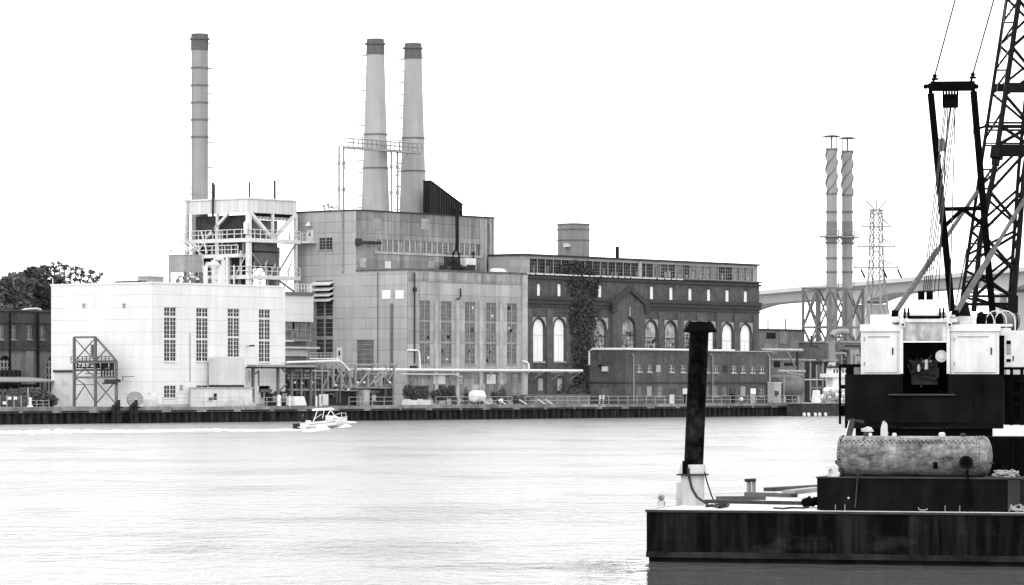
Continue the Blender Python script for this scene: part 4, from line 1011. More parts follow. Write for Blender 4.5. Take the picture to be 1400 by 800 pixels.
mb = MB(); um = (UF0+UF1)/2; zb_ = zf(291)
mb.bar((UF0+.3, VF, zb_), (um, VF, zd1), .5).bar((UF1-.3, VF, zb_), (um, VF, zd1), .5).bar((um, VF+.02, zb_), (um, VF+.02, zd1), .34)
mb.build('main_brace', 'white_steel', t)
vm = (VF+VFB)/2; MB().bar((UF0, VF+4, zb_), (UF0, VF+8.2, zd1+.3), .35).build('main_brace', 'white_steel', t)
mb = MB().bar((UF1-.1, VF, zd1-.5), (um+1, VF, zd3+.3), .2).bar((UF0+.3, VF+.3, zd1-1.5), (um-.5, VF+.2, zd3-.2), .2).bar((um+1.2, VF, zd3-.6), (UF1-.2, VF, zf(398)), .25)
for k in range(4): uu = UF0+.4+k*1.7; mb.bar((uu, VF, zd3-.6), (uu+.8, VF, zd3-2.4), .12); mb.bar((uu, VF, zd3-.02), (uu+1.3, VF, zd3+.9), .1)
for px in (364, 378): a = P.pv(px, 380, VF); mb.bar((a[0], VF-.1, zf(366)), (a[0], VF-.1, GZ), .3)
mb.build('lower_brace', 'pylon_steel', t)
# boiler casings inside
mb = MB().box(UF0+1.6, UF1-2.3, VF+1.6, VFB-2, zf(330)+.2, zf(299)); mb.build('boiler_upper_casing', 'mid_steel', t)
mb = MB().box(UF0+2.6, UF1-2.6, VF+1.3, VFB-2.5, zf(361), zf(330)); mb.build('boiler_casing', 'mid_steel', t)
MB().box(UF0+2.5, UF1-2.3, VF+1.15, VFB-2.4, zf(342)-.15, zf(342)).box(UF0+2.5, UF1-2.3, VF+1.15, VFB-2.4, zf(362)-.25, zf(361.5)).build('casing_band', 'flue_black', t)
mb = MB().box(UF0+.9, UF0+2.4, VF+1.4, VFB-1.0, ZR, zf(293)); mb.build('dark_infill', 'dark_steel', t)  # dark box filling the inside of the frame
mb = MB()
for k in range(7): mb.bar((UF0+.6, VF+1.6+k*1.45, zd2), (UF0+.6, VF+1.6+k*1.45, zd1), .22)
for k in range(5): mb.bar((UF0+.4, VF+2+k*1.9, ZR), (UF0+.4, VF+2+k*1.9, zd2-.5), .2)
mb.build('inner_post', 'grey_steel', t)
mb = MB()
for k in range(12): s_ = UF0+.6+k*.75; mb.box(s_, s_+.42, VF+.6, VF+.9, zf(299), zf(295)); 
mb.build('vent_slot', 'concrete_pale', t)
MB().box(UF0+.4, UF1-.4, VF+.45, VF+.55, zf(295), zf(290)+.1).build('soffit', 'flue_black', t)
MB().box(UF1-2.4, UF1-1.1, VF+2.2, VF+3.4, GZ, zf(335)).build('rear_duct', 'pylon_steel', t)
mb = MB()
a = P.pu(241, 325, UF0); b = P.pu(262, 346, UF0-1)
rng = random.Random(31)
for (x0, y0, x1, y1, r) in ((244, 326, 261, 343, .22), (250, 327, 267, 341, .14), (258, 326, 270, 338, .14), (275, 316, 283, 346, .16), (279, 330, 271, 345, .12), (295, 316, 295, 347, .12), (253, 338, 258, 344, .2)):
    a = P.pu(x0, y0, UF0-1.4); b = P.pu(x1, y1, UF0-1.4); mb.bar(a, b, r)
a = P.pu(238, 328, UF0-1.2); b = P.pu(256, 328, UF0-1.2); mb.bar(a, b, .1); mb.bar((a[0], a[1], a[2]+.9), (b[0], b[1], b[2]+.9), .06)
mb.build('stair', 'white_steel', t)
mb = MB(); a0 = P.pu(256, 300, UF0-.3)
for s_ in (-.25, .25): mb.bar((UF0-.4, a0[1]+s_, zd1), (UF0-.4, a0[1]+s_, ztop+.9), .07)
k = zd1
while k < ztop: mb.bar((UF0-.4, a0[1]-.25, k), (UF0-.4, a0[1]+.25, k), .05); k += .45
mb.build('ladder', 'grey_steel', t)
for i, (px, y0, y1, r) in enumerate(((291, 250, 318, .17), (341, 249, 271, .13), (375.5, 247, 272, .17), (285.5, 252, 272, .16))):
    if i in (0, 3): a = P.pu(px, 300, UF0-.5); c = (UF0-.5 if i == 0 else UF0+.6, a[1]); zz = P.pu(px, y0, UF0)[2]; z0 = P.pu(px, y1, UF0)[2] if i == 0 else ztop+.22
    else: a = P.pv(px, 300, VF+.8); c = (a[0], VF+.8); zz = P.pv(px, y0, VF+.8)[2]; z0 = ztop+.22
    MB().tube((c[0], c[1], z0), (c[0], c[1], zz), r, n=8).build('vent_pipe', 'dark_steel', t, True)
a = P.pu(336, 311, UF0-.6); MB().lathe([(.3, 0), (.35, 1.5), (.1, 1.8)], (UF0-.6, a[1], a[2]-.9), 10).build('silencer', 'white_paint', t, True)
rng = random.Random(63); mb = MB()
for k in range(16):
    vv = VF+1.0+rng.random()*(VFB-VF-1.5); uu = UF0-rng.uniform(-.9, 1.2); za = rng.choice((ZR, zd3, zd2)); mb.bar((uu, vv, za), (uu+rng.choice((0, 0, .6, -.6)), vv+rng.choice((0, 0, 0, 1.8, -1.8)), za+rng.uniform(2, 5)), rng.choice((.1, .14, .2)))
for k in range(8):
    uu = UF0+1+rng.random()*(UF1-UF0-2); mb.bar((uu, VF+.6, zd3-rng.uniform(0, 2)), (uu+rng.choice((0, 1.6, -1.6)), VF+.6, zd3+rng.uniform(1, 3)), rng.choice((.08, .12)))
mb.build('small_member', 'concrete_pale', t)
mb = MB()
for k in range(9):
    vv = VF+1.2+rng.random()*(VFB-VF-2); zz = ZR+rng.uniform(1, 9); mb.path([(UF0+.2, vv, zz), (UF0+.2, vv+rng.uniform(1, 3), zz), (UF0+.2, vv+rng.uniform(1, 3), zz+rng.uniform(-2, 2))], rng.choice((.1, .18, .26)), 6)
mb.build('small_pipe', 'mid_steel', t, True)
# walkway to the grey building
z = P.pu(415, 330, U0)[2]
a = P.pu(427, 330, U0-.4)[1]
mb = MB().box(U0-1.3, U0-.01, a-.5, VHB+.2, z-.35, z); railing(mb, (U0-1.25, a-.5, z), (U0-1.25, VHB, z), 1.1, 5, .05)
mb2 = solo(mb, 'wall_balcony', 'white_steel', 'white railed steel balcony below the upper door of the grey station\'s side wall', 'balcony', P, (U0-.6, a, z-.35))

# ------------------------------------------------------------------ LINK BUILDING between white and grey
VLK = VF-4.6; k0 = P.pv(380, 420, VLK)[0]; k1 = P.pv(428.5, 420, VLK)[0]; VLB = VF-1.0
def zk(py): return P.pv(410, py, VLK)[2]
t = thing('link_building', 'small white fronted link block on a dark recess between the white and grey halls', 'building', P, (k0, VLK, GZ))
mb = MB().box(k0, k1, VLK, VLB, zk(440), zk(404)); mb.build('white_room', 'white_cladding', t)
MB().box(k0-.2, k1-.3, VLK-.3, VLB, zk(404)+.005, zk(399.5)).build('roof_fascia', 'mid_steel', t)
MB().box(k0, k1-.3, VLK+.25, VLB, zk(464), zk(440)-.005).build('glazed_room', 'pale_glass', t)
mb = MB()
for px in (386, 400, 408, 419, 426): a = P.pv(px, 450, VLK)[0]; mb.bar((a, VLK+.2, zk(464)), (a, VLK+.2, zk(440)), .12)
mb.box(k0, k1-.3, VLK+.15, VLK+.24, zk(451)-.07, zk(451)+.07).box(k0, k1-.3, VLK+.1, VLK+.25, zk(465)-.15, zk(464)); mb.build('window_frame', 'grey_steel', t)
a, b = P.pv(400, 450, VLK)[0], P.pv(404, 450, VLK)[0]; MB().box(a, b, VLK+.16, VLK+.246, zk(452), zk(440)-.1).build('shutter', 'flue_black', t)
MB().box(k0, k1-.6, VLK+.8, VLB, GZ, zk(465)-.18).build('recess_wall', 'mid_steel', t)
mb = MB().box(k0, k1+1.2, VLK-.2, VLK+.6, zk(474)-.3, zk(474)).box(k0, k1-.6, VLK+.5, VLK+.78, zk(487), zk(478)).box(k0+2, k1-1, VLK+.4, VLK+.78, GZ, zk(500)); mb.build('gallery', 'pale_grey', t)
z = zk(399.5)+.003; mb = MB(); a = P.pv(424, 395, VLK)[0]; railing(mb, (P.pv(404, 395, VLK)[0], VLK, z), (a, VLK, z), 1.15, 5, .05); mb.box(a-.25, a+.25, VLK-.15, VLK+.3, z, z+1.0).build('roof_railing', 'white_steel', t)

# ------------------------------------------------------------------ PIPE RACKS along the quay
VP = 4.2
def rk(px, py, v=None): return P.pv(px, py, VP if v is None else v)
t = thing('timber_gantry', 'dark flat topped gantry on rusty posts in front of the white turbine house corner', 'gantry', P, (rk(346, 550)[0], VP, GZ))
for px, y0 in ((346, 556), (380, 545), (398.5, 556), (425, 556)):
    a = rk(px, 520); MB().box(a[0]-.16, a[0]+.16, VP-.16, VP+.16, GZ, rk(px, 503)[2]).build('post', 'mid_steel', t)
a, b = rk(338, 500), rk(426, 500)
MB().box(a[0], b[0], VP-.9, VP+.9, rk(380, 504)[2], rk(380, 502)[2]).build('beam', 'flue_black', t)
MB().box(a[0]+1, b[0], VP-.7, VP+.9, rk(380, 502)[2]+.003, rk(380, 499)[2]).build('deck', 'grey_steel', t)
mb = MB()
for (x0, y0, x1, y1) in ((347, 512, 353, 507), (385, 504, 392, 512), (391, 525, 381, 535), (398, 506, 404, 515), (353, 508, 353, 527), (413, 504, 419, 513)): p0 = rk(x0, y0); p1 = rk(x1, y1); mb.bar((p0[0], VP-.1, p0[2]), (p1[0], VP-.1, p1[2]), .16)
mb.build('knee_brace', 'mid_steel', t)
a = rk(345, 515); MB().tube((rk(339, 507)[0], VP-.3, rk(339, 507)[2]), (rk(340, 520)[0], VP-.3, rk(340, 520)[2]), .18, n=8).build('hose', 'grey_steel', t, True)
VP2 = 5.4
t = thing('pipe_rack', 'tangled grey steel pipe rack with white posts in front of the grey hall\'s side wall', 'pipe rack', P, (rk(400, 550, VP2)[0], VP2, GZ))
def r2(px, py, dv=0): p_ = P.pv(px, py, VP2+dv); return (p_[0], VP2+dv, p_[2])
for px, y1, y0, w_ in ((412, 500, 556, .2), (440, 500, 545, .2), (455.5, 500, 530, .3), (466.5, 502, 532, .24), (478, 507, 533, .24), (486, 498, 530, .26), (503, 507, 530, .24), (520, 506, 530, .22), (538.5, 500, 557, .26), (431, 500, 556, .16), (448, 505, 532, .18)):
    MB().bar(r2(px, y0), r2(px, y1), w_).build('post', 'pylon_steel' if px > 436 else 'grey_steel', t)
mb = MB()
for y, x0, x1, dv, h in ((498.5, 460, 543, 0, .25), (507, 400, 452, 0, .22), (513, 395, 470, .6, .3), (517, 393, 440, .5, .25), (533, 395, 470, .3, .25), (534, 440, 505, .4, .16), (530, 470, 540, .5, .22), (511, 505, 540, .2, .15)):
    mb.bar(r2(x0, y, dv), r2(x1, y, dv), h)
mb.build('beam', 'grey_steel', t)
mb = MB(); rng = random.Random(41)
for (x0, y0, x1, y1) in ((441, 530, 452, 507), (448, 508, 455, 518), (455, 530, 466, 508), (470, 506, 477, 513), (478, 508, 486, 500), (487, 530, 503, 509), (503, 510, 510, 503), (505, 528, 520, 508), (512, 525, 524, 512), (521, 510, 538, 529), (524, 516, 530, 505), (466, 518, 474, 530), (462, 507, 470, 516), (530, 522, 538, 508), (541, 503, 546, 497)):
    mb.bar(r2(x0, y0), r2(x1, y1), rng.choice((.1, .12, .16)))
k = 463
while k < 540: mb.bar(r2(k, 501), r2(k+4, 498), .08); mb.bar(r2(k+4, 498), r2(k+8, 501), .08); k += 8
mb.build('brace', 'grey_steel', t)
MB().path([r2(392, 495.5), r2(436, 494.3), r2(463, 493.2), r2(469, 497), r2(475, 504.5), r2(479, 506.3)], .16, 8).build('white_pipe', 'white_paint', t, True)
MB().path([r2(424, 490.5, .6), r2(462, 490.2, .6)], .09, 6).build('white_pipe', 'white_paint', t, True)
MB().path([r2(488, 504, .1), r2(502, 504, .1)], .1, 6).build('white_pipe', 'white_paint', t, True)
mb = MB(); rng = random.Random(44)
for k in range(60):
    x = rng.uniform(393, 540); y = rng.uniform(507, 540); x2 = x+rng.uniform(-14, 14); mb.path([r2(x, y, .8), r2(x2, y, .8), r2(x2, y+rng.uniform(-12, 12), .8)], rng.choice((.06, .09, .13, .18)), 6)
for k in range(30):
    x = rng.uniform(393, 540); mb.tube(r2(x, rng.uniform(500, 512), .4), r2(x, rng.uniform(525, 552), .4), rng.choice((.05, .07, .1)), n=6)
for k in range(16):
    x = rng.uniform(393, 530); y = rng.uniform(512, 540); mb.box(*sum(zip(r2(x, y, .9), (r2(x+rng.uniform(3, 9), y, .9)[0], VP2+1.2, r2(x, y-rng.uniform(3, 9), .9)[2])), ()))
mb.build('small_pipe', 'mid_steel', t, True)
mb = MB()
for x, y in ((403, 523), (413, 524), (427, 523), (459, 527), (476, 533), (489, 523), (498, 523), (533, 523)): MB().sphere(r2(x, y, -.3), .17, 8).build('lamp_globe', 'white_paint', t, True)
MB().box(r2(400, 550)[0], r2(470, 550)[0], VP2+1.2, VP2+1.8, GZ, r2(430, 504)[2]).box(r2(470, 550)[0]+.003, r2(550, 550)[0], VP2+1.5, VP2+2.1, GZ, r2(500, 529)[2]).build('back_screen', 'dark_steel', t)
mb = MB(); railing(mb, r2(424, 490, -.6), r2(458, 490, -.6), .75, 7, .05); mb.build('railing', 'grey_steel', t)
# machines, slabs and drums under the racks
for i, (x0, x1, y0, v, mt, nm, lab) in enumerate(((400, 416, 542, 3.0, 'white_paint', 'white_chest', 'white slant sided chest on the quay under the gantry'), (371, 379, 538, 4.9, 'dark_steel', 'pump_unit', 'dark pump unit by the door of the white turbine house'), (384, 394, 535, 4.8, 'dark_steel', 'control_cabinet', 'dark steel cabinet under the right half of the gantry'),
        (496, 506, 533, 5.0, 'grey_steel', 'electrical_cabinet', 'grey electrical cabinet below the pipe rack near the roller door'), (507, 515, 537, 4.8, 'dark_steel', 'transformer', 'dark transformer box below the pipe rack, right of the grey cabinet'), (442, 449, 539, 2.4, 'pale_grey', 'concrete_pylon', 'pale rounded slab standing on the quay edge behind the motor boat'))):
    p0, p1 = P.pv(x0, y0, v), P.pv(x1, y0, v); t3 = thing(nm, lab, nm.split('_')[-1], P, (p0[0], v, GZ)); zt = p0[2]; mb = MB()
    m_ = .5 if i == 0 else 0
    mb.prism([(p0[0], GZ+.1), (p1[0]+m_, GZ+.1), (p1[0], zt), (p0[0], zt)], Rf(v), 0, 1.2 if i != 5 else .5); mb.build('casing', mt, t3)
    MB().box(p0[0]+.1, p1[0]-.1, v+.1, v+.4, GZ, GZ+.098).build('plinth', 'concrete', t3)
    if i in (1, 2, 3, 4): MB().box(p0[0]+.25, p1[0]-.25, v-.05, v-.003, GZ+.6, zt-.3).build('door', 'grey_steel' if i != 3 else 'concrete', t3)
for i, (px, y0, r, mt, lab) in enumerate(((381.5, 540, .3, 'white_paint', 'white standing gas cylinder under the gantry beside the dark pump'), (396, 541, .16, 'white_paint', 'slim white post just left of the slant sided chest'), (432.5, 541, .16, 'pale_grey', 'left of two slim pale bollard pipes behind the boat canopy'), (437.5, 539, .18, 'pale_grey', 'right of two slim pale bollard pipes behind the boat canopy'))):
    a = P.pv(px, y0, 2.6); solo(MB().lathe([(r, 0), (r, a[2]-GZ-.25), (r*.6, a[2]-GZ)], (a[0], 2.6, GZ), 10), 'gas_cylinder' if i == 0 else 'marker_post', mt, lab, 'cylinder' if i == 0 else 'post', P, (a[0], 2.6, GZ), smooth=True)
# long white pipe
VPW = 8.3; a, b = P.pv(543, 506, VPW), P.pv(796, 506, VPW)
zp = P.pv(650, 506.2, VPW)[2]
t = thing('steam_pipe', 'long bright white pipe running level along the grey and brick halls on wall brackets', 'pipe', P, (a[0], VPW, GZ))
MB().tube((P.pv(478, 506, VPW)[0], VPW, zp), (b[0], VPW, zp), .2, n=10).build('pipe', 'white_paint', t, True)
MB().tube((a[0]+1, VPW+.1, zp-.62), (P.pv(628, 511, VPW)[0], VPW+.1, zp-.62), .12, n=8).build('return_pipe', 'pale_grey', t, True)
mb = MB().path([(P.pv(561, 480, VPW)[0], VG-.2, P.pv(561, 479, VG)[2]), (P.pv(573, 480, VPW)[0], VG-.2, P.pv(561, 479, VG)[2]), (P.pv(576, 480, VPW)[0], VG-.3, P.pv(561, 481, VG)[2]), (P.pv(576, 480, VPW)[0], VPW+.2, zp+.1)], .14, 7); mb.build('branch_pipe', 'white_paint', t, True)
x = P.pv(723, 500, VPW)[0]; mb = MB(); mb.path([(x-1.0, VPW+.4, P.pv(723, 494, VPW)[2]), (x-.3, VPW+.2, P.pv(723, 495, VPW)[2]), (x, VPW, P.pv(723, 498, VPW)[2]), (x, VPW, zp)], .16, 7); mb.build('branch_pipe', 'white_paint', t, True)
mb = MB()
for px in (566, 592, 618, 655, 672, 690, 722, 741, 768, 792):
    x = P.pv(px, 510, VPW)[0]; wv = VG if px < 718 else VB
    MB().bar((x, VPW-.2, zp-.28), (x, wv-.01, zp-.28), .14).bar((x, VPW, zp-.34), (x+.1, wv-.02, zp-1.5), .12).build('bracket', 'concrete', t)
MB().path([P.pv(622, 513, 8.2), P.pv(632, 517, 8.2), P.pv(627, 522, 8.2)], .16, 6).build('drain_elbow', 'concrete', t)

# ------------------------------------------------------------------ greenery and yard things
def tree_like(name, label, cat, fr, base, clumps, n, size, leaf, group=None, trunk=None, seed=1, shell=.35):
    rng = random.Random(seed); t = thing(name, label, cat, fr, base, group); mb = MB()
    for (c, r) in clumps: mb.leaves(c, r, int(n*(r[0]*r[2])), size, rng, shell=shell)
    mb.build('crown', leaf, t)
    mb = MB(); b = Vector(base); top = max(c[2] for c, r in clumps)
    tr = trunk or .12
    mb.tube(b, b+Vector((0, 0, (top-b.z)*.55)), tr, tr*.6, 8)
    for (c, r) in clumps[:9]: mb.tube(b+Vector((0, 0, (top-b.z)*.42)), Vector(c), tr*.5, tr*.15, 6)
    mb.build('trunk', 'bark', t); return t
def vz(py, px, v): return P.pv(px, py, v)[2]
sh = [('round', 'broad dark bush on the quay below the leftmost hall window', 563, 527, 552, 4.6, 1.5), ('round', 'bushy dark shrub between the concrete blocks and the fir', 577, 530, 550, 5.0, 1.3), ('round', 'dark leafy shrub left of the pointed firs by the grey hall', 595, 528, 552, 5.0, 1.3), ('round', 'rounded dark shrub beside the second stained bay of the grey hall', 610, 527, 552, 5.2, 1.3),
      ('fir', 'slim young fir left of the white fuel tank', 621, 529, 552, 4.4, .7), ('fir', 'broad young fir just left of the white fuel tank', 637, 528, 553, 4.0, 1.0), ('fir', 'tall pointed fir right of the white fuel tank', 686.5, 526, 553, 4.2, 1.3), ('round', 'small dark shrub left of the tall pointed fir', 675, 534, 552, 4.4, .6), ('round', 'small thin shrub right above the white fuel tank', 646, 533, 545, 5.6, .6)]
for i, (kd, lab, px, y0, y1, v, r) in enumerate(sh):
    a = P.pv(px, y0, v); H_ = a[2]-GZ; c = []
    if kd == 'fir':
        for k in range(7): f = (k+.5)/7; c.append(((a[0], v, GZ+.15+H_*f*.95), (r*(1.05-f), r*(1.05-f)*.9, H_/9)))
    else:
        rng = random.Random(i)
        for k in range(6): c.append(((a[0]+rng.uniform(-.6, .6)*r, v+rng.uniform(-.3, .3), GZ+H_*rng.uniform(.35, .75)), (r*rng.uniform(.45, .7), r*.5, H_*rng.uniform(.22, .34))))
    tree_like('fir_tree' if kd == 'fir' else 'shrub', lab, 'fir' if kd == 'fir' else 'shrub', P, (a[0], v, GZ), c, 330, .14, 'leaf_dark', 'shrubs along the quay', .08, i, .1)
gr = [(773, 521, 548, 8.6, 'tall thin bush leaning on the brick hall below the white pipe', 1.3), (783, 519, 550, 8.2, 'loose dry bush left of the brick annex corner', 1.2), (793, 524, 550, 8.0, 'small pale stemmed bush against the brick annex corner', 1.0), (703, 540, 552, 4.0, 'low scrub heap on the quay below the grey hall corner', 1.8), (716, 537, 551, 5.0, 'wide low scrub bank at the foot of the brick hall', 2.2), (757, 534, 550, 6.5, 'dark low bush below the second arched window', 1.2)]
for i, (px, y0, y1, v, lab, r) in enumerate(gr):
    a = P.pv(px, y0, v); H_ = a[2]-GZ; rng = random.Random(60+i)
    c = [((a[0]+rng.uniform(-.7, .7)*r, v+rng.uniform(-.3, .3), GZ+H_*rng.uniform(.2, .8)), (r*rng.uniform(.3, .55), r*.4, H_*rng.uniform(.16, .3))) for k in range(7)]
    tree_like('bush', lab, 'bush', P, (a[0], v, GZ), c, 260, .13, 'leaf_mid', 'bushes by the brick hall', .06, 70+i, .05)
# low retaining wall below the brick hall
a, b = P.pv(716, 540, 4.6), P.pv(806, 540, 4.6)
solo(MB().box(a[0], b[0], 4.6, 5.0, GZ, P.pv(760, 541, 4.6)[2]).box(a[0]-.1, b[0]+.1, 4.5, 5.1, P.pv(760, 541, 4.6)[2]+.003, P.pv(760, 539.5, 4.6)[2]), 'retaining_wall', 'mid_steel', 'low dark retaining wall at the foot of the brick hall left of the annex', 'wall', P, (a[0], 4.6, GZ))
# concrete blocks
for i, (x0, x1) in enumerate(((557, 571), (574, 590))):
    p0, p1 = P.pv(x0, 547, 1.6), P.pv(x1, 547, 1.6)
    solo(MB().prism([(p0[0], GZ), (p1[0], GZ), (p1[0]-.12, p0[2]), (p0[0]+.12, p0[2])], Rf(1.6), 0, 1.0).box(p0[0]+.5, p0[0]+.8, 1.7, 2.5, p0[2]+.002, p0[2]+.12), 'concrete_block', 'pale_grey', ('left' if i == 0 else 'right')+' of two pale concrete blocks on the quay edge below the bushes', 'block', P, (p0[0], 1.6, GZ), 'concrete blocks')
# white fuel tank on saddles
c0 = P.pv(645, 546, 2.6); c1 = P.pv(661, 545, 2.6); r = .85
t = thing('fuel_tank', 'small white horizontal fuel tank on the quay in front of the grey hall', 'fuel tank', P, (c0[0], 2.6, GZ)); zc = GZ+1.25
MB().lathe_ax([(.3, 0), (r*.8, .04), (r, .2), (r, 2.3), (r*.8, 2.46), (.3, 2.5)], (c0[0]+.2, 2.6, zc), (1, .15, 0), 20).build('shell', 'white_paint', t, True)
for k in (.6, 2.0): MB().box(c0[0]+k, c0[0]+k+.2, 2.2, 3.2, GZ, zc-.45).build('saddle', 'mid_steel', t)
for i, (px, py) in enumerate(((661, 553), (683, 553), (711.5, 553), (737, 553), (747, 553))):
    a = P.pv(px, 549.5, 1.3); b = P.pv(px+7, 554, 1.3)
    solo(MB().tube((a[0], 1.5, GZ+.75), (b[0], 1.2, GZ+.12), .1, n=6).sphere((b[0], 1.2, GZ+.12), .12, 6), 'skid_pipe', 'white_paint', ('white slanting pipe end on the quay below the white fuel tank', 'white slanting pipe end below the tall pointed fir', 'white slanting pipe end by the low scrub heap', 'white slanting pipe end below the left arched window', 'white slanting pipe end below the second arched window')[i], 'pipe', P, (a[0], 1.3, GZ), 'slanting white pipe ends')
for i, (px, py, lab) in enumerate(((685, 548, 'white round buoy lying by the quay railing under the tall fir'), (1013.5, 546, 'white round buoy hung on the railing before the annex'), (574, 579, ''))):
    if not lab: continue
    a = P.pv(px, py, .75); solo(MB().sphere(a, .33, 10), 'buoy', 'white_paint', lab, 'buoy', P, a, 'white buoys', True)
for i, px in enumerate((820.5, 825)):
    p0 = P.pv(px, 540.5, .7); p1 = P.pv(px, 545.5, .7); solo(MB().box(p0[0]-.22, p0[0]+.22, .68, .72, p1[2], p0[2]).bar((p0[0], .76, GZ), (p0[0], .76, p0[2]), .06), 'notice_plate', 'white_paint', ('left' if i == 0 else 'right')+' of the two small blank white plates on the railing before the annex', 'plate', P, (p0[0], .7, GZ), 'blank white plates')
# railings along the quay
segs_ = [(222, 333, 'quay railing in front of the white turbine house windows'), (346, 402, 'quay railing under the dark gantry'), (477, 541, 'quay railing below the pipe rack'), (596, 700, 'quay railing in front of the shrubs and the white fuel tank'), (718, 805, 'quay railing below the arched white windows'), (806, 934, 'quay railing before the left half of the brick annex'), (938, 1057, 'quay railing before the right half of the brick annex'), (1060, 1095, 'quay railing beside the pale booth')]
for x0, x1, lab in segs_:
    a, b = P.pv(x0, 550, .6), P.pv(x1, 550, .6); L = b[0]-a[0]
    solo(railing(MB(), (a[0], .6, GZ+.06), (b[0], .6, GZ+.06), 1.15, max(3, int(L/2.2)), .03), 'quay_railing', 'concrete', 'pale pipe '+lab, 'railing', P, (a[0], .6, GZ), 'pipe railings along the quay')
# dark timber dolphins at the quay
for i, px in enumerate((157.5, 181.5)):
    a = P.pv(px, 560, -.7); t = thing('dolphin', ('left' if i == 0 else 'right')+' of the two dark timber pile clusters standing before the white house quay', 'dolphin', P, (a[0], -.7, 0), 'timber pile clusters')
    for k in range(5):
        ox, oy = (-.55, 0, .55, -.3, .35)[k], (-.25, -.5, -.3, .1, .12)[k]; MB().tube((a[0]+ox, -.7+oy, -2), (a[0]+ox*.7, -.7+oy*.7, 2.35+(k % 3)*.3), .24, .22, 7).build('pile', 'wood_dark', t, True)
    for z0_ in (1.0, 1.9): MB().box(a[0]-.8, a[0]+.8, -1.32, -1.25, z0_, z0_+.18).build('strap', 'flue_black', t)

# ------------------------------------------------------------------ far left: brick warehouse, canopy, trees
VWH = 34.0
def wz(py): return P.pv(40, py, VWH)[2]
wu0 = P.pv(-60, 450, VWH)[0]; wu1 = P.pv(110, 450, VWH)[0]
t = thing('brick_warehouse', 'old brick warehouse with a dark upper storey and arched openings left of the white house', 'building', P, (wu0, VWH, GZ))
ar = [opR(VWH, x, x+18, 486, 545, True) for x in (-2, 64)]
wn_ = [opR(VWH, x, x+7, 445, 464) for x in (-2, 15, 36.5, 54)]
MB().wall(Rf(VWH), wu0, wu1, GZ, wz(477), ar, .4).build('ground_storey', 'warehouse_render', t)
mb = MB().wall(Rf(VWH), wu0, wu1, wz(477)+.003, wz(426), wn_, .25); mb.quad((wu0, VWH, wz(426)), (wu1, VWH, wz(426)), (wu1, VWH+14, wz(426)), (wu0, VWH+14, wz(426))); mb.quad((wu1, VWH, GZ), (wu1, VWH+14, GZ), (wu1, VWH+14, wz(426)), (wu1, VWH, wz(426))); mb.quad((wu0, VWH, GZ), (wu0, VWH+14, GZ), (wu0, VWH+14, wz(426)), (wu0, VWH, wz(426))); mb.build('upper_storey', 'warehouse_brick', t)
MB().mbox(Rf(VWH), wu0, wu1, -.35, -.003, wz(478.5), wz(475)).mbox(Rf(VWH), wu0, wu1, -.3, .3, wz(426)+.003, wz(424)).mbox(Rf(VWH), wu0, wu1, -.15, -.003, wz(442), wz(440)).build('cornice', 'warehouse_brick', t)
for op in wn_: window(Rf(VWH), op, t, 'grey_steel', 'dirty_glass', [(1, 3)], cols=2)
for op in ar:
    f = MB().mbox(Rf(VWH), op[0], op[1], .3, .38, op[2], op[3]).build('doorway', 'dark_glass', t); mb = MB(); c = (op[0]+op[1])/2
    for s_ in (.25, .5, .75): x = op[0]+(op[1]-op[0])*s_; mb.mbox(Rf(VWH), x-.1, x+.1, .22, .297, op[2], op[3]-.6)
    for s_ in (.55, .72, .85): zz = op[2]+(op[3]-op[2])*s_; mb.mbox(Rf(VWH), op[0], op[1], .23, .29, zz-.08, zz+.08)
    mb.build('glazing_bar', 'concrete', f)
for px, r in ((11, .15), (49, .22)): a = P.pv(px, 450, VWH); MB().tube((a[0], VWH-.4, GZ), (a[0], VWH-.4, wz(428)), r, n=6).build('downpipe', 'flue_black', t, True)
mb = MB()
for px in (39, 86): a = P.pv(px, 450, VWH); mb.mbox(Rf(VWH), a[0]-.7, a[0]+.7, -.3, -.003, GZ, wz(480))
mb.build('pilaster', 'warehouse_render', t)
VCN = 24.0; a, b = P.pv(-50, 520, VCN)[0], P.pv(90, 520, VCN)[0]; z1 = P.pv(35, 517, VCN+6)[2]; z0 = P.pv(35, 522.5, VCN)[2]
t = thing('loading_canopy', 'pale flat canopy roof in front of the brick warehouse', 'canopy', P, (a, VCN, GZ))
MB().prism([(VCN, z0), (VCN+7, z1), (VCN+7, z1+.15), (VCN, z0+.2)], lambda s_, d, z: (d, s_, z), a, b).build('roof', 'grey_steel', t)
for px in (-5, 28, 60): c = P.pv(px, 530, VCN)[0]; MB().tube((c, VCN+.3, GZ), (c, VCN+.3, z0), .1, n=6).build('post', 'dark_steel', t)
MB().box(a, b, VCN+5, VCN+5.3, GZ, z0-.3).build('back_wall', 'dark_steel', t)
c0, c1 = P.pv(-3, 515, VCN+3), P.pv(27, 505, VCN+3)
zz0, zz1 = P.pv(10, 519, VCN+3)[2]-.3, P.pv(10, 506, VCN+3)[2]
t = thing('dumpster', 'dark open container parked on the canopy level before the warehouse arch', 'container', P, (c0[0], VCN+8.5, GZ))
a8, b8 = P.pv(-3, 515, VCN+8.5)[0], P.pv(27.5, 515, VCN+8.5)[0]
MB().box(a8, b8, VCN+8.5, VCN+9.6, GZ+.5, P.pv(10, 506, VCN+8.5)[2]).build('body', 'dark_steel', t)
for k in range(6): MB().box(a8+(b8-a8)*k/5-.08, a8+(b8-a8)*k/5+.08, VCN+8.38, VCN+8.497, GZ, P.pv(10, 506, VCN+8.5)[2]-.1).build('rib', 'flue_black', t)
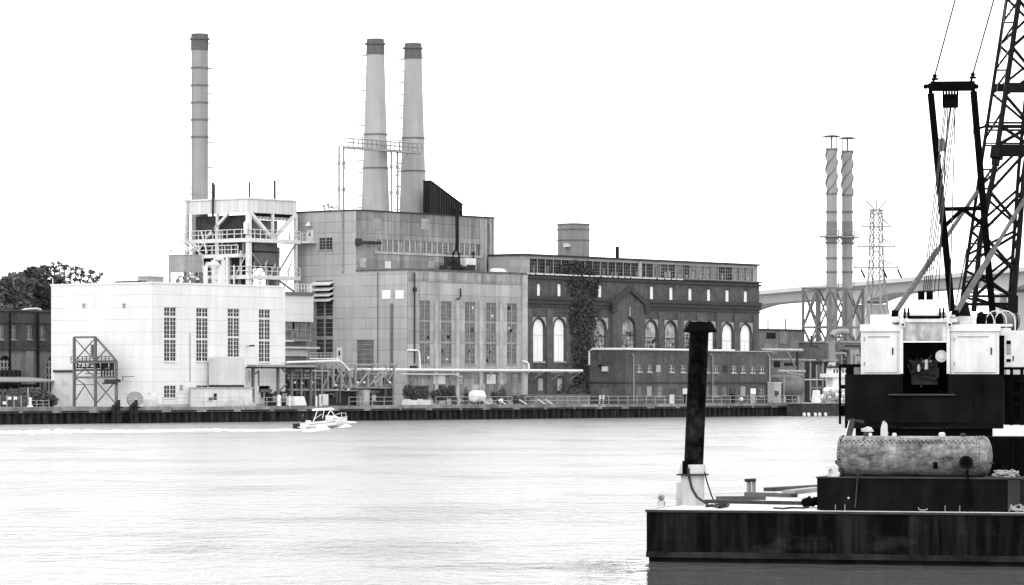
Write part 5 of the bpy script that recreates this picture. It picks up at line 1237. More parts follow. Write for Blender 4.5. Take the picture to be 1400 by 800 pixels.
for i, (px, y0, v, r, lab) in enumerate(((8, 531, 18, 2.4, 'leftmost dark bush under the warehouse canopy'), (22, 527, 19, 2.6, 'second dark bush under the warehouse canopy, by the fence end'), (38, 526, 19, 2.6, 'tall dark bush behind the end of the mesh fence'), (52, 529, 20, 2.4, 'dark bush right of the mesh fence post'), (65, 531, 20, 2.0, 'dark bush touching the left edge of the white house'))):
    a = P.pv(px, y0, v); H_ = a[2]-GZ; rng = random.Random(90+i); c = [((a[0]+rng.uniform(-.6, .6)*r, v+rng.uniform(-.8, .8), GZ+H_*rng.uniform(.25, .7)), (r*rng.uniform(.4, .7), r*.6, H_*rng.uniform(.2, .32))) for k in range(7)]
    tree_like('bush', lab, 'bush', P, (a[0], v, GZ), c, 160, .2, 'leaf_mid', 'bushes before the warehouse', .08, 90+i, .1)
a, b = P.pv(-60, 550, 4)[0], P.pv(38.5, 550, 4)[0]
t = thing('mesh_fence', 'chain link fence on posts with small blank signs at the far left quay', 'fence', P, (a, 4, GZ)); zt = P.pv(20, 542, 4)[2]
mb = MB(); n = 10
for k in range(n+1): x = a+(b-a)*k/n; mb.tube((x, 4, GZ), (x, 4, zt+(1.0 if k == n else .1)), .06, n=6)
mb.build('post', 'concrete', t)
mb = MB(); k = a
while k < b: mb.bar((k, 4, GZ+.1), (k+.9, 4, zt), .022); mb.bar((k+.9, 4, GZ+.1), (k, 4, zt), .022); k += .3
mb.bar((a, 4, zt), (b, 4, zt), .06); mb.build('mesh', 'mid_steel', t)
for px, py in ((6, 551), (13, 544.5), (21, 544.5)): c = P.pv(px, py, 3.9); MB().box(c[0]-.28, c[0]+.28, 3.88, 3.93, c[2]-.18, c[2]+.18).build('sign', 'white_paint', t)
a, b = P.pv(42, 550, 1.5), P.pv(67, 553, 5)
solo(railing(MB(), (a[0], 1.5, GZ), (b[0], 5, GZ), .9, 3, .03), 'gate_rail', 'concrete', 'pale sloping rail between the mesh fence and the white house corner', 'rail', P, (a[0], 1.5, GZ))
a = P.pv(41.5, 552, 1.2); solo(MB().tube((a[0], 1.2, GZ), (a[0], 1.2, GZ+1.0), .16, n=8).box(a[0]-.25, a[0]+.25, 1.0, 1.5, GZ, GZ+.3).sphere((a[0], 1.2, GZ+1.1), .2, 8), 'bollard', 'white_paint', 'white bollard at the end of the mesh fence', 'bollard', P, (a[0], 1.2, GZ), smooth=True)
# trees behind the warehouse
def big_tree(label, px, v, spread, seed, n, size, clumps, leaf, group):
    rng = random.Random(seed); c = []
    for (x, y, rx, ry) in clumps:
        p_ = P.pv(x, y, v+rng.uniform(-3, 3)); k = P.w(p_[0], v)[1]/FPX; c.append(((p_[0], p_[1], p_[2]), (rx*k/.75, rx*k*.9, ry*k)))
    b = P.pv(px, 500, v); tree_like('tree', label, 'tree', P, (b[0], v, GZ), c, n, size, leaf, group, .5, seed, .15)
rng = random.Random(5)
def cl(px0, px1, py0, py1, n, r0, r1): return [(rng.uniform(px0, px1), rng.uniform(py0, py1), rng.uniform(r0, r1), rng.uniform(r0, r1)*.8) for _ in range(n)]
big_tree('broad dark tree crown in the middle of the trees behind the warehouse', 50, 75, 1, 1, 120, .42, [(x_+rng.uniform(-3, 3), y_+rng.uniform(-3, 3), 9, 8) for x_ in range(30, 84, 9) for y_ in range(376+abs(50-x_)//4, 432, 10)]+[(45, 371, 9, 6), (58, 368, 7, 5), (30, 378, 7, 5)], 'leaf_dark', 'trees behind the warehouse')
big_tree('lower leafy tree at the far left edge behind the warehouse', 8, 70, 1, 2, 120, .40, [(x_+rng.uniform(-3, 3), y_+rng.uniform(-3, 3), 9, 8) for x_ in range(-22, 34, 9) for y_ in range(392-x_//6, 432, 10)]+[(18, 378, 7, 5), (8, 384, 6, 5), (-8, 388, 8, 6)], 'leaf_mid', 'trees behind the warehouse')
rng = random.Random(23)
spr = [(80, 358.5, 3, 2.5), (72, 360, 2.6, 2), (88, 364, 3.5, 2.5), (97, 368, 3.2, 2.4), (105, 366, 2.6, 2), (113, 372, 3.2, 2.2), (124, 373, 2.8, 2), (133, 378, 3.2, 2.2)]
big_tree('airy ragged tree whose thin twigs show above the white house roof', 92, 78, 1, 3, 260, .17, spr+[(x_+rng.uniform(-3, 3), y_+rng.uniform(-2, 2), rng.uniform(3, 5), rng.uniform(2.4, 4)) for x_ in range(66, 138, 7) for y_ in range(364+max(0, (x_-80)//5), 396, 7)]+[(75, 402, 12, 10), (92, 402, 12, 8), (110, 398, 9, 6)], 'leaf_dark', 'trees behind the warehouse')
a = P.pv(50, 424, VWH+6)
solo(MB().path([(a[0]-3, VWH+6, wz(424)), (a[0]-2, VWH+6, wz(421)), (a[0], VWH+6, wz(420)), (a[0]+.8, VWH+6, wz(421.5)), (a[0]+.8, VWH+6, wz(426))], .16, 6), 'roof_pipe', 'concrete_pale', 'pale bent pipe on the brick warehouse roof', 'pipe', P, (a[0], VWH+6, wz(426)), smooth=True)

# ------------------------------------------------------------------ RIGHT: twin stacks, lattice, pylon, bridge, works
VSK = 26.0
def zs(py, px=1140): return P.pv(px, py, VSK)[2]
ug = [P.pv(x, 400, VSK)[0] for x in (1135, 1157, 1180)]
vg = [VSK, P.pu(1098, 400, ug[0])[1]]
zl0, zl1, zl2, zl3 = zs(557), zs(493), zs(447), zs(394)
t = thing('stack_trestle', 'braced grey steel trestle carrying the two spiral straked stacks', 'trestle', P, (ug[0], VSK, GZ))
for uu in ug:
    for vv in vg: MB().bar((uu, vv, GZ), (uu, vv, zl3), .38).build('post', 'mid_steel', t)
mb = MB()
for vv in vg:
    for z in (zl1, zl2, zl3): mb.bar((ug[0]-.2, vv, z), (ug[-1]+.2, vv, z), .34)
for uu in ug:
    for z in (zl1, zl2, zl3): mb.bar((uu, vg[0], z), (uu, vg[1], z), .3)
mb.build('beam', 'mid_steel', t)
mb = MB()
for vv in vg:
    for i in range(2):
        for za, zb3 in ((zl1, zl2), (zl2, zl3)):
            mb.bar((ug[i], vv, za), (ug[i+1], vv, zb3), .22); mb.bar((ug[i+1], vv, za), (ug[i], vv, zb3), .22)
vm_ = (vg[0]+vg[1])/2
for uu in (ug[0], ug[-1]):
    for va_, vb_ in ((vg[0], vm_), (vm_, vg[1])):
        for za, zb3 in ((zl1, zl2), (zl2, zl3)): mb.bar((uu, va_, za), (uu, vb_, zb3), .22); mb.bar((uu, vb_, za), (uu, va_, zb3), .22)
    mb.bar((uu, vm_, GZ), (uu, vm_, zl3), .3)
mb.build('brace', 'mid_steel', t)
for i, (px, yt, ycap, lab) in enumerate(((1137, 203, 187, 'left of the two thin spiral straked stacks with disc caps'), (1158.5, 206, 189.5, 'right of the two thin spiral straked stacks with disc caps'))):
    vS = VSK+2.7; c = P.pv(px, 400, vS); k = P.w(c[0], vS)[1]/FPX; r = 7.4*k
    def zz(py): return CAMH+(YHOR-py)*k
    t = thing('straked_stack', lab, 'stack', P, (c[0], vS, GZ), 'twin straked stacks')
    MB().lathe([(r, GZ), (r, zz(yt))], (c[0], vS, 0), 24).build('shaft', 'helix_stack', t, True)
    # three helical strakes
    mb = MB(); z1, z0 = zz(yt+2), zz(265+i*2); n = 40
    for s_ in range(3):
        pts = []
        for j in range(n+1):
            a = 2*math.pi*(s_/3+j/n*1.05)+.6; z = z0+(z1-z0)*j/n; pts.append(((c[0]+r*.98*math.cos(a), vS+r*.98*math.sin(a), z), (c[0]+(r+.2)*math.cos(a), vS+(r+.2)*math.sin(a), z), a))
        for p0, p1 in zip(pts[:-1], pts[1:]):
            up_ = (0, 0, .09)
            def ad(p): return (p[0], p[1], p[2]+.1)
            mb.quad(p0[0], p0[1], p1[1], p1[0]); mb.quad(ad(p0[0]), ad(p0[1]), ad(p1[1]), ad(p1[0])); mb.quad(p0[1], ad(p0[1]), ad(p1[1]), p1[1])
    mb.build('strake', 'helix_band', t)
    for py in (yt+1, 265+i*2, 290, 322, 332, 353, 372):
        MB().lathe([(r+.01, -.14), (r+.12, -.14), (r+.12, .14), (r+.01, .14)], (c[0], vS, zz(py)), 24, False).build('flange', 'mid_steel', t)
    MB().lathe([(r+.03, zz(325)), (r+.03, zz(303))], (c[0], vS, 0), 24, False).build('lagging', 'helix_band', t, True)
    R_ = 12.5*k; MB().lathe([(R_*.6, -.1), (R_, 0), (R_, .12), (R_*.4, .3)], (c[0], vS, zz(ycap)), 24).build('rain_disc', 'mid_steel', t)
    mb = MB()
    for a in range(4): q2 = a*math.pi/2+.5; mb.bar((c[0]+r*.9*math.cos(q2), vS+r*.9*math.sin(q2), zz(yt)-.3), (c[0]+r*.9*math.cos(q2), vS+r*.9*math.sin(q2), zz(ycap)), .12)
    mb.build('cap_rod', 'mid_steel', t)
    mb = MB(); zp_ = zz(323+i); mb.lathe([(r+.15, -.25), (r+1.15, -.15), (r+1.15, .05), (r+.15, .05)], (c[0], vS, zp_), 20, False)
    for a in range(10): q2 = a*math.pi/5; p_ = Vector((c[0]+(r+1.1)*math.cos(q2), vS+(r+1.1)*math.sin(q2), zp_)); mb.bar(p_, p_+Vector((0, 0, 1.1)), .05); mb.bar(Vector((c[0]+r*math.cos(q2), vS+r*math.sin(q2), zp_-1.4)), p_, .09)
    mb.lathe([(r+1.08, 1.05), (r+1.14, 1.05), (r+1.14, 1.12), (r+1.08, 1.12)], (c[0], vS, zp_), 20, False); mb.build('platform', 'grey_steel', t)
    mb = MB(); dl = Vector((math.cos(-P.a), math.sin(-P.a), 0)); p_ = Vector((c[0], vS, 0))+dl*(r+.25); mb.bar(p_+Vector((0, 0, zl3)), p_+Vector((0, 0, zp_+1)), .1); mb.build('ladder', 'mid_steel', t)
# pylon
YP = 785.0
def yp(px, py): return ((px-XC)/FPX*YP, YP, CAMH+(YHOR-py)/FPX*YP)
c = yp(1198, 440); t = thing('power_pylon', 'slender pale lattice power pylon with three crossarms behind the spiral stacks', 'pylon', Wd, (c[0], YP, GZ))
zt = yp(0, 287)[2]; zw = yp(0, 372)[2]; hb, ht = 3.4, 1.75
def hw(z): return ht*(1-.22*(z-zw)/(zt-zw)) if z > zw else ht+(zw-z)/(zw-GZ)*hb
lv = [GZ]
while lv[-1] < zt: lv.append(lv[-1]+max(2.6, hw(lv[-1])*1.7))
lv[-1] = zt
def crn(i, z): q2 = math.radians(17+90*i); return (c[0]+hw(z)*math.cos(q2), YP+hw(z)*math.sin(q2), z)
for i in range(4): MB().bar(crn(i, GZ), crn(i, zw), .3).bar(crn(i, zw), crn(i, zt), .24).build('leg', 'pylon_steel', t)
br = MB()
for a, b in zip(lv[:-1], lv[1:]):
    for i in range(4): br.bar(crn(i, a), crn((i+1) % 4, b), .14); br.bar(crn((i+1) % 4, a), crn(i, b), .14); br.bar(crn(i, b), crn((i+1) % 4, b), .14)
br.build('lattice', 'pylon_steel', t)
for py, w_ in ((310, 20), (337, 26), (366, 30)):
    z = yp(0, py)[2]; hwid = w_*YP/FPX; mb = MB()
    for s_ in (-1, 1):
        for dy in (-1, 1): mb.bar((c[0], YP+dy*ht*.6, z), (c[0]+s_*hwid, YP, z), .26); mb.bar((c[0]+s_*ht*.8, YP+dy*ht*.5, z+1.6), (c[0]+s_*hwid, YP, z+.1), .16)
    mb.build('crossarm', 'pylon_steel', t)
    if py == 366:
        for px in (1177, 1207, 1227): p_ = yp(px, 368); MB().tube(p_, (p_[0]+.9, YP, p_[2]-1.9), .24, n=6).build('insulator', 'dark_steel', t)
mb = MB()
for s_ in (-1, 1): mb.bar((c[0]+s_*.4, YP, zt), (c[0]+s_*14*YP/FPX, YP, zt+2.0), .3)
mb.bar((c[0], YP, zt), (c[0], YP, zt+2.0), .3).bar((c[0]-ht, YP, zt), (c[0]+ht, YP, zt), .3); mb.build('horn', 'pylon_steel', t)
# bridge
t = None
BP0 = Vector((-200, 940)); px_dir = None
def bw(px, Y): return (px-XC)/FPX*Y
xa, ya = bw(1020, 900), 900.0; xb, yb = bw(1440, 800), 800.0
xl, yl = xa-(xb-xa)*1.2, ya-(yb-ya)*1.2; xr, yr = xb+(xb-xa)*1.0, yb+(yb-ya)*1.0
FB = Frame(xa, ya, math.atan2(yb-ya, xb-xa)); LB = math.hypot(xb-xa, yb-ya)
t = thing('highway_bridge', 'long pale concrete box girder bridge crossing behind the spiral stacks and the crane', 'bridge', FB, (0, 0, 0))
def bz(px, py):
    p_ = FB.pv(px, py, 0); return p_[0], p_[2]
topp = [bz(1040, 397), bz(1145, 387.5), bz(1245, 378), bz(1330, 370.5), bz(1400, 365)]
def topz(u):
    (u0_, z0_), (u1_, z1_) = topp[0], topp[-1]; return z0_+(z1_-z0_)*(u-u0_)/(u1_-u0_)
pr = [bz(1158, 400)[0], bz(1355, 400)[0]]; span = pr[1]-pr[0]; piers = [pr[0]-span, pr[0], pr[1], pr[1]+span]
def soff(u):
    d = min(abs(u-p_) for p_ in piers); d0 = 3.1; return topz(u)-d0-2.0*max(0, 1-d/(span*.26))**1.5
us = [piers[0]-span*.3+i*(piers[-1]-piers[0]+span*.6)/110 for i in range(111)]
mb = MB()
for a, b in zip(us[:-1], us[1:]):
    mb.quad((a, 0, topz(a)), (b, 0, topz(b)), (b, 0, topz(b)-.95), (a, 0, topz(a)-.95)); mb.quad((a, 0, topz(a)-.95), (b, 0, topz(b)-.95), (b, 2.2, topz(b)-1.25), (a, 2.2, topz(a)-1.25))
    mb.quad((a, 2.2, topz(a)-1.25), (b, 2.2, topz(b)-1.25), (b, 3.0, soff(b)), (a, 3.0, soff(a))); mb.quad((a, 3.0, soff(a)), (b, 3.0, soff(b)), (b, 10, soff(b)), (a, 10, soff(a)))
    mb.quad((a, 0, topz(a)), (b, 0, topz(b)), (b, 13, topz(b)), (a, 13, topz(a))); mb.quad((a, 10, soff(a)), (b, 10, soff(b)), (b, 13, topz(b)), (a, 13, topz(a)))
mb.build('girder', 'bridge_concrete', t)
for p_ in piers:
    for s_ in (-2.2, 2.2): MB().box(p_+s_-1.0, p_+s_+1.0, 3.4, 9.6, 0, soff(p_)-.003).build('pier', 'bridge_concrete', t)
pm = bz(1288, 400)[0]
# the works at the right: sheds, tanks, booth
VWK = 15.0
def wk(px, py, v=VWK): return P.pv(px, py, v)
def shed(name, lab, cat, x0, x1, y0, v, dep, m_, trim='dark_steel', group=None, bandp=()):
    p0, p1 = P.pv(x0, y0, v), P.pv(x1, y0, v); t = thing(name, lab, cat, P, (p0[0], v, GZ), group)
    MB().box(p0[0], p1[0], v, v+dep, GZ, p0[2]-.3).build('wall', m_, t); MB().box(p0[0]-.2, p1[0]+.2, v-.2, v+dep+.2, p0[2]-.297, p0[2]).build('roof', trim, t)
    for (a, b, c_, d, mt) in bandp: op = opR(v, a, b, c_, d); MB().mbox(Rf(v), op[0], op[1], -.08, -.003, max(GZ, op[2]), op[3]).build('opening', mt, t)
    return t
shed('works_building', 'dark flat roofed works building between the brick hall and the trestle', 'building', 1030, 1098, 449, 30, 10, 'mid_steel', 'dark_steel', None, ((1048, 1060, 455, 463, 'flue_black'), (1066, 1076, 453, 470, 'warehouse_render'), (1080, 1092, 466, 476, 'warehouse_render'), (1044, 1062, 470, 484, 'warehouse_render')))
shed('pump_house', 'grey pump house behind the dark storage tank at the right of the annex', 'building', 1044, 1100, 490, 17, 5, 'mid_steel', 'grey_steel', None, ((1058, 1066, 494, 502, 'flue_black'), (1072, 1090, 496, 500, 'flue_black')))
for i, (px, y0, y1) in enumerate(((1050, 437, 449), (1074, 436, 449))):
    a = P.pv(px, y1, 31); solo(MB().tube((a[0], 31, GZ+8), (a[0], 31, P.pv(px, y0, 31)[2]), .14, n=6), 'vent_pole', 'mid_steel', ('left' if i == 0 else 'right')+' of two thin vent poles above the dark works building', 'pole', P, (a[0], 31, GZ+8), 'vent poles')
a, b = wk(1040, 478, 14), wk(1097, 478, 14); t = thing('overhead_pipe', 'pale overhead pipe on dark trestles between the brick hall and the steel trestle', 'pipe', P, (a[0], 14, GZ))
MB().tube((a[0], 14, a[2]), (b[0], 14, a[2]), .22, n=8).build('pipe', 'concrete', t, True)
for px in (1044, 1053, 1090): x = wk(px, 478, 14)[0]; MB().bar((x, 14, GZ), (x, 14, a[2]-.3), .3).build('trestle', 'dark_steel', t)
for px in (1044, 1077): x = wk(px, 478, 14)[0]; MB().bar((x, 14, a[2]-.4), (x+2.4, 14, a[2]-3), .2).build('brace', 'grey_steel', t)
c = wk(1068, 525, 8); x1 = wk(1100, 525, 8)[0]; r = 1.9
t = thing('storage_tank', 'dark horizontal storage tank lying behind the pale booth', 'storage tank', P, (c[0], 9, GZ))
MB().lathe_ax([(.4, 0), (r*.85, .15), (r, .5), (r, x1-c[0]-.5), (r*.85, x1-c[0]-.15), (.4, x1-c[0])], (c[0], 9.5, GZ+2.6), (1, 0, 0), 24).build('shell', 'mid_steel', t, True)
for k in (1.2, x1-c[0]-1.6): MB().box(c[0]+k, c[0]+k+.4, 8.2, 10.6, GZ, GZ+1.2).build('saddle', 'concrete', t)
mb = MB(); z = P.pv(1080, 508, 8)[2]; mb.tube((c[0]-1, 8, z), (x1, 8, z), .26, n=8).path([(c[0]+.2, 7.6, GZ), (c[0]+.2, 7.6, z-.8), (c[0]+.8, 7.6, z-.2), (x1-1, 7.6, z-.6)], .13, 6); mb.build('feed_pipe', 'grey_steel', t, True)
p0, p1 = P.pv(1058, 524, 1.8), P.pv(1068, 524, 1.8)
t = thing('booth', 'narrow pale booth with dark window patches at the right end of the annex', 'booth', P, (p0[0], 1.8, GZ))
MB().box(p0[0], p1[0], 1.8, 3.0, GZ, p0[2]).build('wall', 'concrete', t)
MB().box(p0[0]+.2, p0[0]+.8, 1.74, 1.797, GZ+1.0, GZ+2.0).box(p0[0]+.95, p0[0]+1.3, 1.74, 1.797, GZ+1.3, GZ+1.9).build('window', 'dark_glass', t); MB().box(p0[0]-.1, p1[0]+.1, 1.7, 3.1, p0[2]+.003, p0[2]+.12).build('roof', 'white_paint', t)
# works beyond, behind the crane
shed('cooling_block', 'dark louvred process block under the spiral stacks', 'building', 1146, 1230, 466, 22, 8, 'mid_steel', 'grey_steel', None, ((1148, 1160, 478, 500, 'dark_steel'), (1162, 1176, 478, 500, 'grey_steel')))
shed('process_shed', 'dark process shed at the foot of the steel trestle', 'building', 1112, 1146, 492, 21, 6, 'dark_steel', 'mid_steel', None, ((1118, 1126, 500, 520, 'mid_steel'),))
rng = random.Random(88); t = thing('process_pipework', 'maze of small grey pipes on the dark sheds under the spiral stacks', 'pipework', P, (P.pv(1118, 540, 19)[0], 19, GZ))
q5 = lambda px, py: (P.pv(px, py, 19)[0], 19, P.pv(px, py, 19)[2])
for k in range(26):
    x = rng.uniform(1112, 1180); y = rng.uniform(470, 540); x2 = x+rng.uniform(-22, 22); MB().path([q5(x, y), q5(x2, y), q5(x2, y+rng.uniform(-16, 16))], rng.choice((.08, .12, .2)), 6).build('pipe', rng.choice(('grey_steel', 'dark_steel', 'pylon_steel', 'mid_steel')), t, True)
for k in range(8):
    x = 1108+k*8.5; MB().bar(q5(x, 548), q5(x, rng.uniform(478, 505)), .2).build('post', rng.choice(('grey_steel', 'mid_steel')), t)
MB().bar(q5(1098, 519), q5(1132, 519), .18).build('rail', 'pale_grey', t)
t = thing('exhaust_duct', 'big pale bent exhaust duct dropping in front of the trestle', 'duct', P, (wk(1137, 520, 18)[0], 18, GZ))
d_ = lambda px, py: (P.pv(px, py, 18)[0], 18, P.pv(px, py, 18)[2])
MB().path([d_(1158, 454), d_(1148, 453.5), d_(1141, 455), d_(1137.5, 459), d_(1137, 468), d_(1137, 492)], .55, 12).build('upper_pipe', 'pylon_steel', t, True)
MB().path([d_(1138.5, 494), d_(1136, 500), d_(1133.5, 510), d_(1133.5, 518), d_(1134, 545)], .6, 12).build('lower_pipe', 'pale_grey', t, True)
MB().box(d_(1137, 470)[0]-.75, d_(1137, 470)[0]+.75, 17.3, 18.7, d_(1137, 494)[2], d_(1137, 491)[2]).build('flange', 'grey_steel', t)
# moored service barge with white machinery
FS = Frame(*P.w(P.pv(1096, 560, -1.0)[0], -1.0)[:2], P.a)
YS = FS.o[1]; sv = 0
def sb(px, py, v): return FS.pv(px, py, v)
L = sb(1185, 560, -4)[0]-sb(1096, 560, -4)[0]; x0 = sb(1096, 560, -4)[0]
t = thing('work_barge', 'dark moored work barge with pale tyre fenders beyond the end of the quay railing', 'barge', FS, (x0, -4, 0))
zd = sb(1110, 552, -4)[2]
MB().box(x0, x0+L+8, -4, -1.2, -.6, zd).build('hull', 'dark_steel', t); MB().box(x0-.1, x0+L+8, -4.1, -1.2, zd+.003, zd+.15).build('deck_edge', 'grey_steel', t)
for px in (1099, 1105, 1114, 1120, 1128):
    c = sb(px, 567, -4.12); MB().lathe_ax([(.12, -.1), (.32, -.1), (.32, .1), (.12, .1)], (c[0], -4.2, .25), (0, 1, 0), 12).build('fender', 'white_paint', t)
zd += .15
t = thing('white_machine', 'heap of white pumps and hoses aboard the moored work barge', 'machinery', FS, (sb(1130, 550, -3)[0], -3, zd)); rng = random.Random(77); mb = MB()
for k in range(16):
    px = rng.uniform(1127, 1152); py = rng.uniform(531, 547); c = sb(px, py, -3); r = rng.uniform(.35, .75); mb.sphere((c[0], -3+rng.uniform(-.6, .6), max(c[2], zd+r*.6)), r, 9, rng.uniform(.7, 1.1))
mb.build('pump_body', 'white_machine', t, True)
c = sb(1118, 540, -3); mb = MB()
for k in range(4): mb.box(c[0]-1.0+.1*k, c[0]+.2-.1*k, -3.5, -2.5, zd+k*.5, zd+k*.5+.48)
mb.build('filter_box', 'white_machine', t)
mb = MB()
for k in range(8): a = rng.uniform(0, 5); b0 = sb(1128, 540, -3.6)[0]; mb.path([(b0+k*.7+.5*math.cos(q2/2), -3.7, zd+.7+.55*math.sin(q2/2)+.1*k) for q2 in range(13)], .12, 6)
mb.build('hose', 'grey_steel', t, True)
t = thing('deck_house', 'stepped white deck house with dark roofs on the moored work barge', 'deck house', FS, (sb(1140, 520, -2.4)[0], -2.4, zd))
a, b, cc_ = sb(1129, 520, -2.4), sb(1158, 520, -2.4), sb(1137, 500, -2.4)
MB().box(cc_[0], b[0], -2.6, -1.4, zd, sb(1140, 503, -2.4)[2]).build('upper_wall', 'white_machine', t)
MB().box(a[0], b[0], -3.0, -1.3, sb(1140, 516, -2.4)[2], sb(1140, 511, -2.4)[2]).build('balcony', 'white_paint', t)
MB().box(cc_[0]-.3, b[0], -2.9, -1.3, sb(1140, 503, -2.4)[2]+.003, sb(1140, 501, -2.4)[2]).build('roof', 'dark_steel', t)
mb = MB()
for k in range(5): px = 1138+k*4; x = sb(px, 506, -2.4)[0]; mb.box(x, x+.4, -2.64, -2.603, sb(px, 510, -2.4)[2], sb(px, 505, -2.4)[2])
mb.build('window', 'dark_glass', t)
# ================================================================== MOTOR BOAT, PEOPLE, WAKE
FM = Frame((440-XC)/FPX*402, 402, R(4))
def bt(px, py, v=0): return FM.pv(px, py, v)
bs = bt(401, 588)[0]; bb = bt(474.5, 575)[0]; LBt = bb-bs
t = thing('motor_boat', 'small white cabin motor boat with a hard top speeding bow up along the far quay', 'motor boat', FM, (0, 0, 0))
def sec(f):
    """hull section at fraction f of the length: (half beam, keel z, chine z, sheer z)"""
    hb_ = 1.12*(1-max(0, (f-.45)/.55)**2.4)+.02; lift = .55*f
    return hb_, -.32+lift*.9+max(0, f-.7)**2*5.0, .05+lift*.95+max(0, f-.75)*1.1, .62+lift*.8+max(0, f-.5)*.55
mb = MB(); N = 16; ring = []
x0h = bs+.75; Lh = bb-x0h
for i in range(N+1):
    f = i/N; hb_, k, c, s_ = sec(f); x = x0h+Lh*f*(1.0); k = min(k, s_-.05); c = min(c, s_-.03)
    ring.append([(x, -hb_, s_), (x, -hb_*.93, (s_+c)/2), (x, -hb_*.82, c), (x, 0, k), (x, hb_*.82, c), (x, hb_*.93, (s_+c)/2), (x, hb_, s_)])
vs = [p for r_ in ring for p in r_]
fs = [(i*7+j, i*7+j+1, (i+1)*7+j+1, (i+1)*7+j) for i in range(N) for j in range(6)]+[tuple(range(7))]
mb.add(vs, fs); mb.build('hull', 'boat_hull', t, True)
mb = MB()
for i in range(N):
    f0, f1 = i/N, (i+1)/N; a, b = ring[i], ring[i+1]; dz = .06 if f0 > .44 else -.25
    if f0 > .44: dz = .07
    mb.quad((a[0][0], a[0][1]+.03, a[0][2]+dz), (b[0][0], b[0][1]+.03, b[0][2]+dz), (b[6][0], b[6][1]-.03, b[6][2]+dz), (a[6][0], a[6][1]-.03, a[6][2]+dz))
mb.build('deck', 'boat_hull', t)
mb = MB()
for sd in (0, 6): mb.path([ring[i][sd] for i in range(N+1)], .05, 6)
mb.build('rub_rail', 'pale_grey', t, True)
mb = MB()
for i in range(3, 12):
    a, b = ring[i], ring[i+1]; p0 = Vector(a[1]); p1 = Vector(b[1]); mb.bar((p0.x, p0.y-.01, p0.z+.05), (p1.x, p1.y-.01, p1.z+.05), .02, .09)
mb.build('stripe', 'mid_steel', t)
def bp(px, py, v): p_ = bt(px, py, v); return (p_[0], v, p_[2])
# cabin trunk, windscreen, posts, hard top
zs_ = bp(440, 571, 0)[2]
c0, c1, c2 = bp(445, 570, 0), bp(458, 569, 0), bp(468, 573, 0)
mb = MB().prism([(c0[0], zs_-.25), (c2[0]+.1, zs_-.05), (c2[0]-.2, bp(466, 571, 0)[2]), (c1[0], bp(457, 568.5, 0)[2]), (c0[0], bp(446, 568, 0)[2])], lambda s_, d, z: (s_, d, z), -.75, .75); mb.build('cabin', 'boat_hull', t)
MB().box(bp(455, 572, 0)[0], bp(460, 572, 0)[0], -.77, -.752, bp(455, 573.5, 0)[2], bp(455, 571.5, 0)[2]).build('cabin_window', 'mid_steel', t)
zt = bp(440, 561.5, 0)[2]; zr = bp(440, 558, 0)[2]
a, b = bp(427, 560, 0)[0], bp(456, 559, 0)[0]
mb = MB().prism([(a, zt-.02), (b, zt+.08), (b+.12, zt+.16), (b-.2, zr+.05), (a+.1, zr-.06), (a-.05, zt+.08)], lambda s_, d, z: (s_, d, z), -.95, .95); mb.build('hard_top', 'boat_hull', t)
mb = MB()
for y in (-.85, .85):
    mb.bar(bp(428, 578, y), bp(434, 561, y), .09); mb.bar(bp(441, 572, y), bp(443, 561, y), .08); mb.bar(bp(446, 571, y), bp(452, 560.5, y), .1); mb.bar(bp(430, 573, y), bp(440, 566, y), .05)
mb.bar(bp(458, 569, -.7), bp(452, 560.5, -.85), .08).bar(bp(458, 569, .7), bp(452, 560.5, .85), .08); mb.build('top_post', 'boat_hull', t)
MB().quad(bp(457.5, 569, -.66), bp(457.5, 569, .66), bp(452.5, 561, .8), bp(452.5, 561, -.8)).build('windscreen', 'dark_glass', t)
mb = MB()
pr_ = [bp(459, 567, 0), bp(467, 564.5, 0), bp(473, 565, 0)]
for y in (-.62, .62):
    f = lambda p_, k: (p_[0], y*k, p_[2])
    mb.path([f(pr_[0], 1), f(pr_[1], .85), f(pr_[2], .35)], .03, 5)
    for p_, k, pz_ in ((pr_[0], 1, 571), (pr_[1], .85, 572), (pr_[2], .35, 573)): mb.bar(f(p_, k), (p_[0], y*k, bp(460, pz_, 0)[2]), .05)
mb.bar((pr_[2][0], -.22, pr_[2][2]), (pr_[2][0], .22, pr_[2][2]), .05); mb.build('bow_rail', 'pale_grey', t)
mb = MB(); p_ = bp(414, 572, .0); mb.box(p_[0]-.2, p_[0]+.35, -.4, .4, bp(414, 583, 0)[2], bp(414, 576.5, 0)[2]); mb.build('seat', 'boat_dark', t); MB().box(bp(427, 578, 0)[0], bp(434, 578, 0)[0], -.7, .7, bp(430, 580, 0)[2]-.1, bp(430, 570, 0)[2]).build('helm_bench_shade', 'boat_dark', t); MB().box(bp(418, 580, 0)[0], bp(425, 580, 0)[0], -.5, .5, bp(420, 583, 0)[2], bp(420, 575, 0)[2]).build('bait_tank', 'boat_hull', t)
MB().box(bp(438, 570, 0)[0]-.2, bp(445, 570, 0)[0], -.7, .7, bp(440, 578, 0)[2], bp(442, 569, 0)[2]).build('console_shade', 'boat_dark', t)  # bench and console oversized and dark: painted-in shadow under the hard top
p_ = bp(403, 586, 0); mb = MB(); 
for y in (-.42, .42):
    mb.box(p_[0]-.2, p_[0]+.55, y-.2, y+.2, bp(400, 588, 0)[2], bp(400, 579, 0)[2]).box(p_[0]+.05, p_[0]+.3, y-.08, y+.08, -.4, bp(400, 587, 0)[2]-.003)
mb.build('outboard_motor', 'boat_dark', t)
MB().box(p_[0]+.3, x0h+.02, -.8, .8, bp(408, 584, 0)[2]-.05, bp(408, 584, 0)[2]+.03).build('swim_platform', 'boat_hull', t)
MB().quad(bp(443.5, 570, -.7), bp(443.5, 570, .7), bp(443.5, 562.5, .7), bp(443.5, 562.5, -.7)).build('cabin_bulkhead', 'boat_dark', t)
